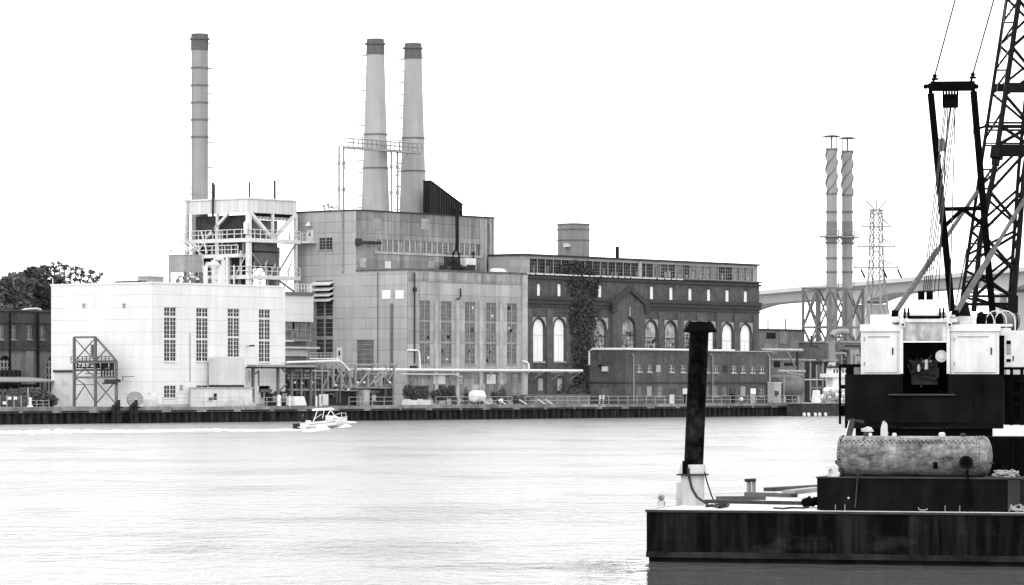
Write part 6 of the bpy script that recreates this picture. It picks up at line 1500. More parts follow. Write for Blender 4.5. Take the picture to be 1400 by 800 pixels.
for k, px in ((0, 420), (1, 424)): a = bp(px, 553, 0); MB().tube((bp(431, 561, 0)[0]+.1+k*.5, .5-k, zr-.1), (bp(433, 561, 0)[0]+k*.7, .5-k, zr+.8), .015, n=5).build('aerial', 'boat_hull', t)

def person(label, fr, base, pose, cloth, seedv, facing=0.0, s=1.0):
    """one continuous skinned figure; joints in metres, x ahead, z up, from the sole or seat"""
    J = pose
    names = list(J); idx = {n_: i for i, n_ in enumerate(names)}
    ed = [('pelvis', 'belly'), ('belly', 'chest'), ('chest', 'neck'), ('neck', 'head0'), ('head0', 'head1'), ('chest', 'shL'), ('shL', 'elL'), ('elL', 'wrL'), ('wrL', 'haL'), ('chest', 'shR'), ('shR', 'elR'), ('elR', 'wrR'), ('wrR', 'haR'),
          ('pelvis', 'hiL'), ('hiL', 'knL'), ('knL', 'anL'), ('anL', 'toL'), ('pelvis', 'hiR'), ('hiR', 'knR'), ('knR', 'anR'), ('anR', 'toR')]
    me = bpy.data.meshes.new('person'); me.from_pydata([Vector(J[n_])*s for n_ in names], [(idx[a], idx[b]) for a, b in ed], [])
    o = bpy.data.objects.new('person', me); COL.objects.link(o)
    rad = dict(pelvis=.15, belly=.14, chest=.16, neck=.06, head0=.085, head1=.095, sh=.075, el=.05, wr=.035, ha=.045, hi=.1, kn=.065, an=.045, to=.04)
    sk = o.modifiers.new('skin', 'SKIN'); o.modifiers.new('sub', 'SUBSURF').levels = 1
    for n_, i in idx.items():
        r = rad.get(n_, rad.get(n_[:2], .06)); d = me.skin_vertices[0].data[i]; d.radius = (r*s, r*s); d.use_root = n_ == 'pelvis'
    dg = bpy.context.evaluated_depsgraph_get(); m2 = bpy.data.meshes.new_from_object(o.evaluated_get(dg)); o.modifiers.clear(); o.data = m2
    m2.materials.clear(); m2.materials.append(MATS[cloth]); m2.materials.append(MATS['skin'])
    hz = (J['neck'][2]+.03)*s
    for f in m2.polygons:
        c = f.center; f.use_smooth = True
        if c.z > hz or min((c-Vector(J['haL'])*s).length, (c-Vector(J['haR'])*s).length) < .08*s: f.material_index = 1
    o.location = fr.w(*base); o.rotation_euler = (0, 0, fr.a+facing); o['label'] = label; o['category'] = 'person'; o['_o'] = (0, 0, 0)
    h = Vector(J['head1'])*s; mb = MB(); mb.lathe([(.02, .125), (.085, .09), (.115, .02), (.112, -.04)], (h.x-.015, h.y, h.z), 12); hm = mb_build_solo(mb, 'hair', 'cloth_dark', (0, 0, 0), True); hm.parent = o
    mb = MB().sphere((h.x+.1, h.y, h.z-.03), .022, 6); mb.sphere((h.x+.085, h.y-.035, h.z+.005), .014, 6).sphere((h.x+.085, h.y+.035, h.z+.005), .014, 6); fm = mb_build_solo(mb, 'face', 'skin', (0, 0, 0), True); fm.parent = o
    return o
def ydup(d):
    e = dict(d)
    for k in list(d):
        if k.endswith('L'): p_ = d[k]; e[k[:-1]+'R'] = (p_[0], -p_[1], p_[2])
    return e
stand = ydup(dict(pelvis=(0, 0, .95), belly=(0, 0, 1.12), chest=(.01, 0, 1.34), neck=(.02, 0, 1.5), head0=(.04, 0, 1.58), head1=(.05, 0, 1.68), shL=(.01, .19, 1.4), elL=(.12, .25, 1.14), wrL=(.36, .18, 1.12), haL=(.44, .15, 1.12), hiL=(0, .1, .9), knL=(.04, .12, .48), anL=(0, .13, .09), toL=(.15, .14, .04)))
seat_ = ydup(dict(pelvis=(0, 0, .1), belly=(0, 0, .28), chest=(-.02, 0, .5), neck=(0, 0, .66), head0=(.03, 0, .74), head1=(.04, 0, .84), shL=(-.02, .19, .56), elL=(.1, .25, .32), wrL=(.3, .17, .24), haL=(.37, .14, .22), hiL=(.05, .1, .09), knL=(.43, .13, .12), anL=(.45, .14, -.3), toL=(.58, .15, -.34)))
p_ = bp(437, 578, 0); dz = p_[2]-.28
o = person('helmsman standing at the wheel under the hard top of the motor boat in dark clothes', FM, (bp(438, 578, 0)[0], -.3, dz), stand, 'cloth_dark', 1, 0, .93)
o = person('passenger in dark clothes standing behind the helmsman on the motor boat', FM, (bp(432, 578, 0)[0], .35, dz), stand, 'cloth_dark', 3, R(-15), .9)
o = person('passenger in dark clothes sitting at the stern of the motor boat', FM, (bp(414, 572, 0)[0], 0, bp(414, 576.5, 0)[2]), seat_, 'cloth_dark', 2, R(20), .95)

# wake: real lumps of foam lying on the water
rng = random.Random(12)
mb = MB()
def foam_lump(x, y, r, h):
    n = 7; vs = [(x+r*1.8*math.cos(2*math.pi*i/n)*rng.uniform(.7, 1.3), y+r*2.2*math.sin(2*math.pi*i/n)*rng.uniform(.7, 1.3), -.02) for i in range(n)]+[(x, y, h)]
    mb.add(vs, [(i, (i+1) % n, n) for i in range(n)])
for k in range(900):
    f = rng.random()**1.25; px = 404-f*480; py = 587.8+f*3.6+.5*math.sin(f*17)+rng.gauss(0, .3+f*1.1)
    y = FPX*CAMH/(py-YHOR); x = (px-XC)/FPX*y
    foam_lump(x, y, rng.uniform(.15, .5)*(1-.4*f), rng.uniform(.03, .13)*(1.1-f*.7))
for k in range(120):                                            # spray along the hull and at the bow
    f = rng.random(); px = 404+f*88; py = 588.4-f*13+rng.gauss(0, .5)
    if px > 468: px = 468+(px-468)*.7; py = 577.5+rng.uniform(-.4, .9)
    y = FPX*CAMH/(py-YHOR)-rng.uniform(0, 2); x = (px-XC)/FPX*y; foam_lump(x, y, rng.uniform(.12, .35), rng.uniform(.05, .22)*(1.1-abs(f-.55)))
for k in range(260):                                            # the sheet of spray thrown out along the near side
    f = rng.random(); px = 418+f*58; py = 589.6-f*7.5+rng.uniform(-.6, 1.0)
    y = FPX*CAMH/(py-YHOR); x = (px-XC)/FPX*y; foam_lump(x, y, rng.uniform(.12, .34), rng.uniform(.08, .34)*(1-.6*abs(f-.5)))
o = solo(mb, 'wake', 'foam', 'white foam wake trailing left from the motor boat', 'wake', Wd, (0, 0, 0), smooth=True, kind='stuff')

# ================================================================== BARGE IN FRONT
BL, BD = 42.0, 25.0
t = thing('crane_barge', 'long dark steel deck barge with streaked side in the right foreground', 'barge', B, (0, 0, 0))
mb = MB(); 
mb.quad((0, 0, .12), (BL, 0, .12), (BL, 0, DECK-.06), (0, 0, DECK-.06)).quad((0, 0, .12), (0, BD, .12), (0, BD, DECK-.06), (0, 0, DECK-.06)).quad((0, BD, .12), (BL, BD, .12), (BL, BD, DECK-.06), (0, BD, DECK-.06)).quad((BL, 0, .12), (BL, BD, .12), (BL, BD, DECK-.06), (BL, 0, DECK-.06))
mb.build('hull', 'barge_hull', t)
for k in range(1, 16): MB().box(k*2.6-.02, k*2.6+.02, -.006, .01, .28, DECK-.07).build('weld_seam', 'barge_hull', t)
MB().box(.05, BL-.05, .05, BD-.05, -1.2, .118).build('bottom', 'black_paint', t)
MB().box(-.01, BL, -.025, BD, .12, .27).build('boot_top', 'boot_paint', t)
MB().box(-.03, BL, -.04, BD, DECK-.06, DECK-.001).build('deck_edge', 'dark_steel', t)
MB().box(-.015, BL, -.03, .12, DECK, DECK+.018).build('edge_bar', 'pale_grey', t)
MB().quad((.1, .13, DECK+.004), (BL, .13, DECK+.004), (BL, BD, DECK+.004), (.1, BD, DECK+.004)).build('deck', 'deck_steel', t)
def bk(px, py, v): return B.pv(px, py, v)
def bd(px, py): return B.pz(px, py, DECK)
# spud with its sleeve
c = bd(947, 691); vS = c[1]; k = B.w(c[0], vS)[1]/FPX
t = thing('spud_well', 'pale round spud well with a bolted collar on the barge corner', 'spud well', B, (c[0], vS, DECK))
zc = CAMH+(YHOR-645)*k; r = 16*k
MB().lathe([(r, DECK), (r, zc)], (c[0], vS, 0), 28).build('sleeve', 'spud_paint', t, True)
MB().lathe([(r+.05, zc-.05), (r+.05, zc), (r+.02, zc+.2), (r-.02, zc+.2)], (c[0], vS, 0), 28).build('collar', 'spud_paint', t, True)
MB().lathe([(r+.12, -.1), (r+.12, -.06)], (c[0], vS, zc), 28).build('flange', 'dark_steel', t)
MB().box(c[0]-r-.12, c[0]-r+.02, vS-.1, vS+.12, DECK, DECK+.62).build('side_box', 'spud_paint', t)
tilt = 6*k/3.5
t = thing('spud_pile', 'tall black steel spud pile with a flared cap standing in the pale well', 'spud pile', B, (c[0], vS, DECK))
zt = CAMH+(YHOR-455)*k; zcap = CAMH+(YHOR-440)*k; rp = 13.2*k
MB().lathe([(rp, -.8), (rp*.985, zt-DECK)], (c[0]-.02, vS, DECK), 28, lean=(tilt*1.25, 0)).build('pipe', 'spud_pipe', t, True)
MB().lathe([(rp*1.08, 0), (23.5*k, .02), (23*k, .08), (16.5*k, zcap-zt-.05), (15*k, zcap-zt)], (c[0]+tilt*1.25*(zt-DECK), vS, zt), 8).build('cap', 'black_iron', t)
MB().box(c[0]-.2, c[0]-.05, vS-r-.06, vS-r+.1, zc-.1, zc+.3).build('lug', 'black_iron', t)
mb = MB(); f = lambda px, py, dv: (bk(px, py, dv)[0], dv, bk(px, py, dv)[2])
mb.path([f(941, 640, vS-r-.06), f(942, 652, vS-r-.06), f(946, 668, vS-r-.08), f(953, 680, vS-r-.1), f(962, 686, vS-r-.1), f(968, 690, vS-r-.1)], .035, 6)
zz = DECK+.04
g = lambda px, py: (B.pz(px, py, zz)[0], B.pz(px, py, zz)[1], zz)
mb.path([g(966, 692), g(974, 691), g(984, 693.5), g(993, 692), g(996, 689.5), g(988, 690), g(978, 690.5)], .04, 6)
solo(mb, 'mooring_hose', 'rope_dark', 'dark hose drooping from the spud collar and coiled on the barge deck', 'hose', B, (c[0], vS-r, DECK))
mb = MB().path([f(963, 645, vS-r*.3), f(967, 660, vS-r*.35), f(973, 678, vS-r*.4), (g(979, 691)[0], g(979, 691)[1], DECK+.02)], .022, 5)
solo(mb, 'stay_cable', 'rope_dark', 'thin cable stretched from the spud collar down to the barge deck', 'cable', B, (c[0]+r, vS, DECK))
c = bd(904, 692); k = B.w(c[0], c[1])[1]/FPX
t = thing('navigation_light', 'small pale globe light on a block at the barge corner', 'light', B, (c[0], c[1], DECK))
MB().box(c[0]-4.6*k, c[0]+4.6*k, c[1]-.08, c[1]+.08, DECK, DECK+.14).build('base', 'spud_paint', t)
MB().sphere((c[0], c[1], DECK+.14+4.8*k), 4.8*k, 16).build('globe', 'board_grey', t, True); MB().tube((c[0], c[1]-4.9*k, DECK+.14+4.8*k), (c[0], c[1]-4.2*k, DECK+.14+4.8*k), .05, n=10).build('bezel', 'mid_steel', t)
c = bd(1027, 674); k = B.w(c[0], c[1])[1]/FPX
t = thing('mooring_bitt', 'pale two post mooring bitt at the far edge of the barge deck', 'bitt', B, (c[0], c[1], DECK)); h = 19*k
for s_ in (-3.4, 3.4): MB().lathe([(3.0*k, 0), (3.0*k, h)], (c[0]+s_*k, c[1], DECK), 14).build('post', 'grey_steel', t, True)
MB().tube((c[0]-8*k, c[1]-.1, DECK+h-.04), (c[0]+7.5*k, c[1]-.1, DECK+h-.02), 2.2*k, n=10).build('crossbar', 'dark_steel', t, True)
def plank(lab, x0, y0, x1, y1, h, w_, mt='wood_grey', nm='timber_beam', grp='timbers on the barge deck', zb=DECK+.005):
    a, b = B.pz(x0, y0, zb), B.pz(x1, y1, zb); d = Vector((b[0]-a[0], b[1]-a[1], 0)); 
    return solo(MB().bar((a[0], a[1], zb+h/2), (b[0], b[1], zb+h/2), w_, h), nm, mt, lab, 'timber', B, (a[0], a[1], zb), grp)
plank('thick short timber lying nearest the pale spud well on the barge deck', 981, 684, 1045, 683.5, .11, .3)
plank('weathered timber lying below the mooring bitt on the barge deck', 1022, 678, 1086, 680, .11, .28)
plank('long dark timber lying flat across the barge deck in front of the others', 962, 687.5, 1112, 690.5, .09, .45, 'dark_steel')
plank('pale plank leaning towards the black platform, farthest back on the barge deck', 1050, 672, 1118, 668, .12, .3)
plank('grey timber beside the mooring bitt, partly under the pale plank', 1078, 676, 1120, 671, .12, .4, 'grey_steel')
mb = MB(); pts = [B.pz(x, y, DECK+.03) for x, y in ((1058, 694.5), (1070, 695.5), (1082, 694), (1096, 694.5), (1106, 693))]; mb.path(pts, .025, 5)
solo(mb, 'mooring_rope', 'rope_dark', 'thin dark rope lying on the barge deck left of the black platform', 'rope', B, pts[0])
# black platform
FVp = .45
p0, p1 = bk(1117, 699, FVp), bk(1396, 704, FVp); zp = bk(1200, 652.5, FVp)[2]
PD = 2.2
t = thing('black_platform', 'long black steel skid platform carrying the rusty tank at the barge edge', 'platform', B, (p0[0], FVp, DECK))
MB().box(p0[0], p1[0], FVp, FVp+PD, DECK+.02, zp-.03).build('casing', 'black_paint', t)
MB().box(p0[0]-.03, p1[0]+.03, FVp-.03, FVp+PD+.03, zp-.03, zp).build('top_plate', 'dark_steel', t)
x = bk(1378, 680, FVp)[0]; MB().box(x, p1[0]-.02, FVp-.012, FVp-.002, DECK+.05, zp-.05).build('end_plate', 'dark_steel', t)
a, b = bk(1173, 645, FVp-.05), bk(1169, 694, FVp-.05)
MB().bar((a[0], FVp-.03, a[2]), (b[0], FVp-.03, b[2]), .05, .03).lathe_ax([(.05, -.02), (.09, -.02), (.09, .02), (.05, .02)], (a[0], FVp-.03, a[2]), (0, 1, 0), 12).build('eye_bar', 'dark_steel', t)
a, b = bk(1322, 640, FVp-.05), bk(1327, 693, FVp-.05); MB().bar((a[0], FVp-.03, a[2]-.05), (b[0], FVp-.03, b[2]), .2, .04).build('tank_clamp', 'black_iron', t)
for px in (1142, 1155, 1292, 1312): a = bk(px, 692, FVp-.12); MB().tube((a[0], FVp-.1, DECK), (a[0], FVp-.1, DECK+.14), .016, n=6).sphere((a[0], FVp-.1, DECK+.15), .022, 6).build('deck_pin', 'mid_steel', t)
a = bk(1262, 697, FVp-.1); MB().path([(a[0]-.12, FVp-.1, DECK+.12), (a[0]-.1, FVp-.1, DECK+.05), (a[0]+.05, FVp-.12, DECK+.04), (a[0]+.12, FVp-.1, DECK+.08)], .014, 5).build('hook', 'grey_steel', t)
a = bk(1160, 681, FVp-.02); MB().sphere((a[0], FVp-.01, a[2]), .03, 8).build('bolt_head', 'pale_grey', t)
# rusty tank
VTk = FVp+1.0; rt = 27.5*B.w(8, VTk)[1]/FPX
a, b = bk(1149, 627, VTk-rt*.2), bk(1345, 627, VTk-rt*.2); LT = b[0]-a[0]; zc = zp+rt+.01
t = thing('rusty_tank', 'rusty riveted cylindrical tank lying on the black platform', 'tank', B, (a[0], VTk, zp))
dome = .2
mb = MB().lathe_ax([(rt*.3, -.05), (rt*.9, -.03), (rt*.985, -.015), (rt, 0), (rt, LT)]+[(rt*math.cos(q2), LT+dome*math.sin(q2)) for q2 in (.3, .6, .9, 1.15, 1.35, 1.5)], (a[0], VTk, zc), (1, 0, 0), 48); mb.build('shell', 'rusty_tank', t, True, ang=50)
mb = MB()
for k in range(62):
    x = a[0]+.05+LT*.96*k/61
    for q2 in ((math.radians(130), math.radians(137))[k % 2],): mb.sphere((x, VTk+rt*1.004*math.cos(q2), zc+rt*1.004*math.sin(q2)), .02, 6)
for x in (a[0]+.06, a[0]+LT-.14, a[0]+LT-.06):
    for k in range(40): q2 = 2*math.pi*k/40; mb.sphere((x, VTk+rt*1.004*math.cos(q2), zc+rt*1.004*math.sin(q2)), .02, 6)
mb.build('rivet', 'black_iron', t)
MB().lathe_ax([(rt+.001, 0), (rt+.012, 0), (rt+.012, .2), (rt+.001, .2)], (a[0]+LT-.2, VTk, zc), (1, 0, 0), 48).build('lap_band', 'rusty_tank', t, True)
f = bk(1321, 632, VTk-rt); mb = MB(); 
mb.lathe_ax([(.05, -.06), (.17, -.06), (.17, .0), (.12, .02), (.12, .14)], (f[0], VTk-rt*.93-.05, f[2]), (0, 1, 0), 20); mb.build('flange', 'black_iron', t, True)
mb = MB()
for k in range(8): q2 = k*math.pi/4; mb.sphere((f[0]+.13*math.cos(q2), VTk-rt*.93-.115, f[2]+.13*math.sin(q2)), .018, 6)
mb.build('flange_bolt', 'dark_steel', t)
f = bk(1279, 636, VTk-rt); MB().box(f[0]-.05, f[0]+.05, VTk-rt*.99-.05, VTk-rt*.9, f[2]-.1, f[2]+.08).tube((f[0], VTk-rt*.98-.1, f[2]), (f[0], VTk-rt*.9, f[2]), .04, n=8).build('valve', 'black_iron', t)
f = bk(1349, 633, VTk); MB().bar((b[0]+dome*.9, VTk-.15, f[2]), (b[0]+dome*.9, VTk+.1, f[2]+.01), .05).tube((b[0]+dome*.8, VTk-.05, f[2]), (b[0]+dome+.06, VTk-.05, f[2]), .025, n=8).build('handle', 'dark_steel', t)
for px, r, h, mt in ((1184, .07, .1, 'dark_steel'), (1190, .05, .08, 'pale_grey'), (1223, .06, .08, 'pale_grey'), (1288, .09, .1, 'pale_grey'), (1317, .08, .08, 'dark_steel')):
    f = bk(px, 601, VTk); MB().lathe([(r, -.06), (r, h*.6), (r*.6, h)], (f[0], VTk-.02, zc+rt), 12).build('nozzle', mt, t, True)
f0 = bk(1184, 600, VTk); MB().bar((f0[0], VTk-rt*.45, zc+rt*.9), (f0[0]-.02, VTk-rt*.85, zc+rt*.5), .06, .03).build('strap', 'dark_steel', t)
# white sack on the tank, rope heaps, ladder
f = bk(1209, 590, VTk+.1)
solo(lump(MB(), (f[0], VTk+.1, zc+rt-.03), (.1, .08, .38), random.Random(3), 12, 6, .15, .7), 'white_sack', 'tarp', 'small crumpled white sack standing on top of the rusty tank', 'sack', B, (f[0], VTk+.1, zc+rt-.03), smooth=True)
f = bk(1183, 579, VTk+.6); solo(lump(MB(), (f[0], VTk+.9, zc+rt+.1), (.17, .08, .12), random.Random(5), 12, 5, .2, .8).tube((f[0], VTk+.9, zp), (f[0], VTk+.9, zc+rt+.12), .02, n=6), 'rag', 'tarp', 'white rag hung on a post behind the left end of the rusty tank', 'rag', B, (f[0], VTk+.9, zp), smooth=True)
def ropeheap(lab, cx, cy, cz, rx, ry, n, mt, seed, rad=.02, nm='rope_coil'):
    rng = random.Random(seed); mb = MB(); pts = []
    for k in range(n):
        q2 = k*.55; rr = 1-.4*rng.random(); pts.append((cx+rx*rr*math.cos(q2)+rng.uniform(-.02, .02), cy+ry*rr*math.sin(q2), cz+rad+.1*rng.random()*(1+k/n)))
    mb.path(pts, rad, 6); return solo(mb, nm, mt, lab, 'rope', B, (cx, cy, cz), None, True)
f = bk(1376, 652, FVp+.5); ropeheap('heap of pale rope on the black platform right of the rusty tank', f[0], FVp+.5, zp, .36, .2, 90, 'rope', 3)
f = bk(1392, 697, .25); ropeheap('pale coiled rope on the barge edge at the right end of the black platform', f[0]+.05, .22, DECK+.02, .3, .12, 50, 'rope', 4)
f = bd(1108, 694); ropeheap('dark heavy hose heap against the left end of the black platform', f[0], f[1], DECK, .22, .2, 40, 'black_iron', 6, .07, 'hose_heap')
f = bk(1139, 639, FVp+.3)
solo(lump(MB(), (f[0]+.0, FVp+.5, zp), (.16, .14, .28), random.Random(8), 12, 5, .2, .8).tube((f[0]-.12, FVp+.4, zp+.2), (f[0]-.12, FVp+.2, zp+.22), .06, n=8), 'valve_bundle', 'pale_grey', 'pale bundle of hose ends at the left front corner of the black platform', 'hose ends', B, (f[0], FVp+.4, zp), smooth=True)
a, b = bk(1147, 650, FVp+.45), bk(1166, 574, FVp+1.7)
t = thing('leaning_channel', 'dark steel channel with a white edge leaning against the crane beside the rusty tank', 'steel channel', B, (a[0], FVp+.45, zp))
MB().bar((a[0], FVp+.45, zp+.01), (b[0], FVp+1.7, b[2]), .13, .09).build('channel', 'dark_steel', t)
MB().bar((a[0]-.085, FVp+.45, zp+.02), (b[0]-.085, FVp+1.7, b[2]-.05), .025, .09).build('flange', 'white_steel', t)
MB().bar((b[0]-.15, FVp+1.7, b[2]), (b[0]+.28, FVp+1.75, b[2]-.04), .06).tube((b[0]+.05, FVp+1.65, b[2]-.02), (b[0]+.3, FVp+1.68, b[2]-.08), .03, n=6).build('top_lug', 'dark_steel', t)

# ================================================================== CRANE
def cp(px, py, y): p_ = CR.pv(px, py, y); return (p_[0], y, p_[2])
t = thing('crawler_crane', 'big black and white lattice boom crawler crane seen from behind on the barge', 'crane', CR, (0, 0, DECK))
RW = -1.2                                                     # rear face of the counterweight
m0 = Rf(RW)
x0, x1 = cp(1155, 550, RW)[0], cp(1372, 550, RW)[0]; z0, z1 = cp(1263, 586, RW)[2], cp(1263, 512, RW)[2]
# counterweight, notched at the engine
n0, n1 = cp(1234, 0, RW)[0], cp(1296, 0, RW)[0]; zn = cp(1263, 541, RW)[2]
mb = MB().box(x0, n0, RW, RW+1.3, z0, z1).box(n1, x1, RW, RW+1.3, z0, z1).box(n0+.001, n1-.001, RW+.06, RW+1.3, z0+.02, zn); mb.build('counterweight', 'black_paint', t)
MB().box(cp(1187, 0, RW)[0], cp(1330, 0, RW)[0], RW-.05, RW-.003, cp(1263, 578, RW)[2], cp(1263, 543, RW)[2]).build('counterweight_plate', 'black_paint', t)
MB().box(n0-.4, n1+.2, RW-.12, RW+.3, zn+.003, zn+.05).build('step', 'dark_steel', t)
# machinery house
HW = RW+.25; hx0, hx1 = cp(1177, 0, HW)[0], cp(1366, 0, HW)[0]; hz0, hz1 = cp(1263, 512, HW)[2]+.01, cp(1263, 453, HW)[2]
hn0, hn1 = cp(1234, 0, HW)[0], cp(1294, 0, HW)[0]
HL = 4.6
for nm, a, b in (('house_door', hx0, hn0-.06), ('house_door', hn1+.12, hx1)):
    mb = MB().box(a, b, HW, HW+HL, hz0, hz1); mb.build('machinery_house', 'crane_white', t)
    d = MB().box(a+.1, b-.1, HW-.035, HW-.003, hz0+.05, hz1-.1).build('access_door', 'crane_white', t)
    MB().box(a+.2, b-.3, HW-.05, HW-.037, hz1-.17, hz1-.14).build('door_rail', 'grey_steel', d)
    MB().box(b-.24, b-.2, HW-.06, HW-.037, hz0+.55, hz0+.75).build('door_handle', 'dark_steel', d)
    for hz_ in (.25, .95): MB().tube((a+.1, HW-.05, hz0+hz_), (a+.1, HW-.05, hz0+hz_+.1), .018, n=6).build('hinge', 'grey_steel', d)
    mb = MB(); zt = cp(1263, 446, HW)[2]; mb.prism([(HW-.06, hz1+.002), (HW+HL, hz1+.002), (HW+HL, zt+.06), (HW+.08, zt+.05), (HW-.04, zt-.03)], lambda s_, d_, z: (d_, s_, z), a-.02, b+.04); mb.build('house_roof', 'crane_white', t)
zt = cp(1263, 429, HW)[2]
# sloping hood over the left door, roof boxes
mb = MB().prism([(HW+.6, cp(1263, 446, HW)[2]+.055), (HW+HL, cp(1263, 446, HW)[2]+.055), (HW+HL, zt+.05), (HW+1.3, zt)], lambda s_, d_, z: (d_, s_, z), hx0+.25, hn0-.1); mb.build('roof_hood', 'crane_white', t)
mb = MB().box(hn1+.1, cp(1335, 0, HW)[0], HW+.5, HW+HL-.5, cp(1263, 446, HW)[2]+.06, cp(1263, 432, HW)[2]); mb.box(cp(1312, 0, HW)[0], cp(1326, 0, HW)[0], HW+.4, HW+.497, cp(1263, 447, HW)[2]+.08, cp(1263, 437, HW)[2]-.03); mb.build('roof_box', 'crane_white', t)
# header over the engine opening
MB().box(hn0-.02, hn1+.02, HW+.05, HW+.25, cp(1263, 467, HW)[2], cp(1263, 441, HW)[2]).build('header_plate', 'crane_stained', t)
MB().box(hn0-.3, hn1+.3, HW+.0, HW+1.0, cp(1263, 440.6, HW)[2], cp(1263, 436, HW)[2]).build('header_beam', 'crane_white', t)
MB().box(hn0-.05, hn1+.1, HW+1.6, HW+1.7, hz0-.9, cp(1263, 467, HW)[2]).build('engine_bulkhead', 'black_paint', t)
for px in (1232.5, 1296.5):
    MB().box(cp(px-2.2, 0, HW)[0], cp(px+2.2, 0, HW)[0], HW-.1, HW+.04, hz0+.01, cp(1263, 430, HW)[2]).build('corner_post', 'crane_white', t)
    MB().box(cp(px-1.0, 0, HW)[0], cp(px+5.0, 0, HW)[0], HW-.14, HW-.102, cp(1263, 447.5, HW)[2], cp(1263, 441, HW)[2]).build('lug_plate', 'crane_white', t)
    c = cp(px+2, 444, HW); MB().lathe_ax([(.012, -.02), (.035, -.02), (.035, .01)], (c[0], HW-.145, c[2]), (0, 1, 0), 10).build('pin', 'black_iron', t)
# engine bits
c = cp(1287, 487, HW+.3); MB().lathe_ax([(.02, -.03), (.17, -.03), (.17, .15)], (c[0], HW+.3, c[2]), (0, 1, 0), 24).build('air_cleaner', 'pale_grey', t, True)
MB().lathe_ax([(.06, -.05), (.09, -.05), (.09, -.032)], (c[0], HW+.3, c[2]), (0, 1, 0), 20).build('air_cleaner_cap', 'white_steel', t)
mb = MB(); c = cp(1266.5, 505, HW+.5); mb.lathe([(.05, 0), (.05, .26), (.03, .28)], (c[0], HW+.5, c[2]), 14); c2 = cp(1256, 508, HW+.6); mb.lathe([(.04, 0), (.05, .12), (.02, .2)], (c2[0], HW+.6, c2[2]), 12); mb.build('oil_filter', 'pale_grey', t, True)
mb = MB(); rng = random.Random(19)
for k in range(12): mb.path([cp(rng.uniform(1240, 1288), rng.uniform(485, 520), HW+.7), cp(rng.uniform(1240, 1288), rng.uniform(485, 520), HW+.7), cp(rng.uniform(1240, 1288), rng.uniform(495, 530), HW+.8)], .03, 5)
mb.box(cp(1246, 0, HW)[0], cp(1282, 0, HW)[0], HW+.8, HW+1.5, hz0-.3, cp(1263, 492, HW)[2]); mb.build('engine_block', 'dark_steel', t)
mb = MB()
for px in (1262, 1267, 1272): c = cp(px, 494, HW+.65); mb.lathe_ax([(.03, -.02), (.045, 0)], (c[0], HW+.7, c[2]), (0, 1, 0), 10)
mb.build('injector', 'grey_steel', t)
# gantry base: rollers and cross tube at roof level
yb_ = HW+.1
a, b = cp(1228, 431, yb_), cp(1306, 431, yb_); MB().tube((a[0], yb_, a[2]), (b[0], yb_, b[2]), .085, n=12).build('cross_tube', 'crane_white', t, True)
for px in (1237, 1242, 1285, 1290): c = cp(px, 429, yb_); MB().lathe_ax([(.08, -.03), (.17, -.025), (.17, .025), (.08, .03)], (c[0], yb_, c[2]), (1, 0, 0), 18).build('sheave', 'black_iron', t)
a, b = cp(1243, 434, yb_), cp(1285, 434, yb_); MB().tube((a[0], yb_-.08, a[2]), (b[0], yb_-.08, b[2]), .045, n=8).build('shaft', 'black_iron', t)
for px in (1223.5, 1306): c = cp(px, 428.5, yb_); MB().tube((c[0]-.1, yb_, c[2]), (c[0]+.1, yb_, c[2]), .095, n=12).sphere((c[0], yb_, c[2]), .1, 8).build('hinge_boss', 'black_iron', t, True)
# back stops: pale tubes to the boom
for (p0, p1, ya, yb2) in (((1224, 427), (1336, 262), yb_, 5.0), ((1307, 427), (1407, 262), yb_, 4.2)):
    a, b = cp(*p0, ya), cp(*p1, yb2); mid = tuple(a[i]+(b[i]-a[i])*.5 for i in range(3))
    MB().tube(a, mid, .085, n=12).tube(mid, b, .062, n=12).build('back_stop', 'strut_grey', t, True)
# A frame
ya, yf = 1.6, 2.6
for (p0, p1) in (((1272.5, 128), (1301.5, 425)), ((1331, 125), (1357, 428))):
    a, b = cp(*p0, ya), cp(*p1, yf); MB().bar(a, b, .225, .2).build('a_frame_leg', 'black_iron', t)
    MB().tube((a[0], a[1], a[2]-.05), (a[0]-.02, a[1], a[2]+.3), .06, n=8).build('leg_pin', 'black_iron', t)
ym = 2.1
mb = MB().bar(cp(1290, 286, ym), cp(1347, 285, ym), .12).bar(cp(1292, 309, ym), cp(1315, 287, ym), .12).bar(cp(1346, 309, ym), cp(1318, 287, ym), .12); mb.build('a_frame_brace', 'black_iron', t)
a, b = cp(1264, 118, ya), cp(1335, 117, ya)
mb = MB().box(cp(1272, 0, ya)[0], cp(1331, 0, ya)[0], ya-.16, ya+.16, cp(1263, 124.5, ya)[2], cp(1263, 112, ya)[2]).tube((a[0], ya, a[2]), (b[0], ya, b[2]), .06, n=10); mb.build('a_frame_head', 'black_iron', t, True)
for px in (1265.5, 1335): c = cp(px, 118.5, ya); MB().sphere((c[0], ya, c[2]), .075, 8).build('head_pin', 'black_iron', t, True)
mb = MB()
for k in range(6): px = 1290+k*3.8; c = cp(px, 128, ya); mb.lathe_ax([(.1, -.03), (.36, -.025), (.36, .025), (.1, .03)], (c[0], ya, c[2]), (1, 0, 0), 18)
mb.build('head_sheave', 'black_iron', t)
MB().box(cp(1288.5, 0, ya)[0], cp(1310, 0, ya)[0], ya-.3, ya+.3, cp(1263, 147, ya)[2], cp(1263, 130, ya)[2]).build('sheave_block', 'black_iron', t)
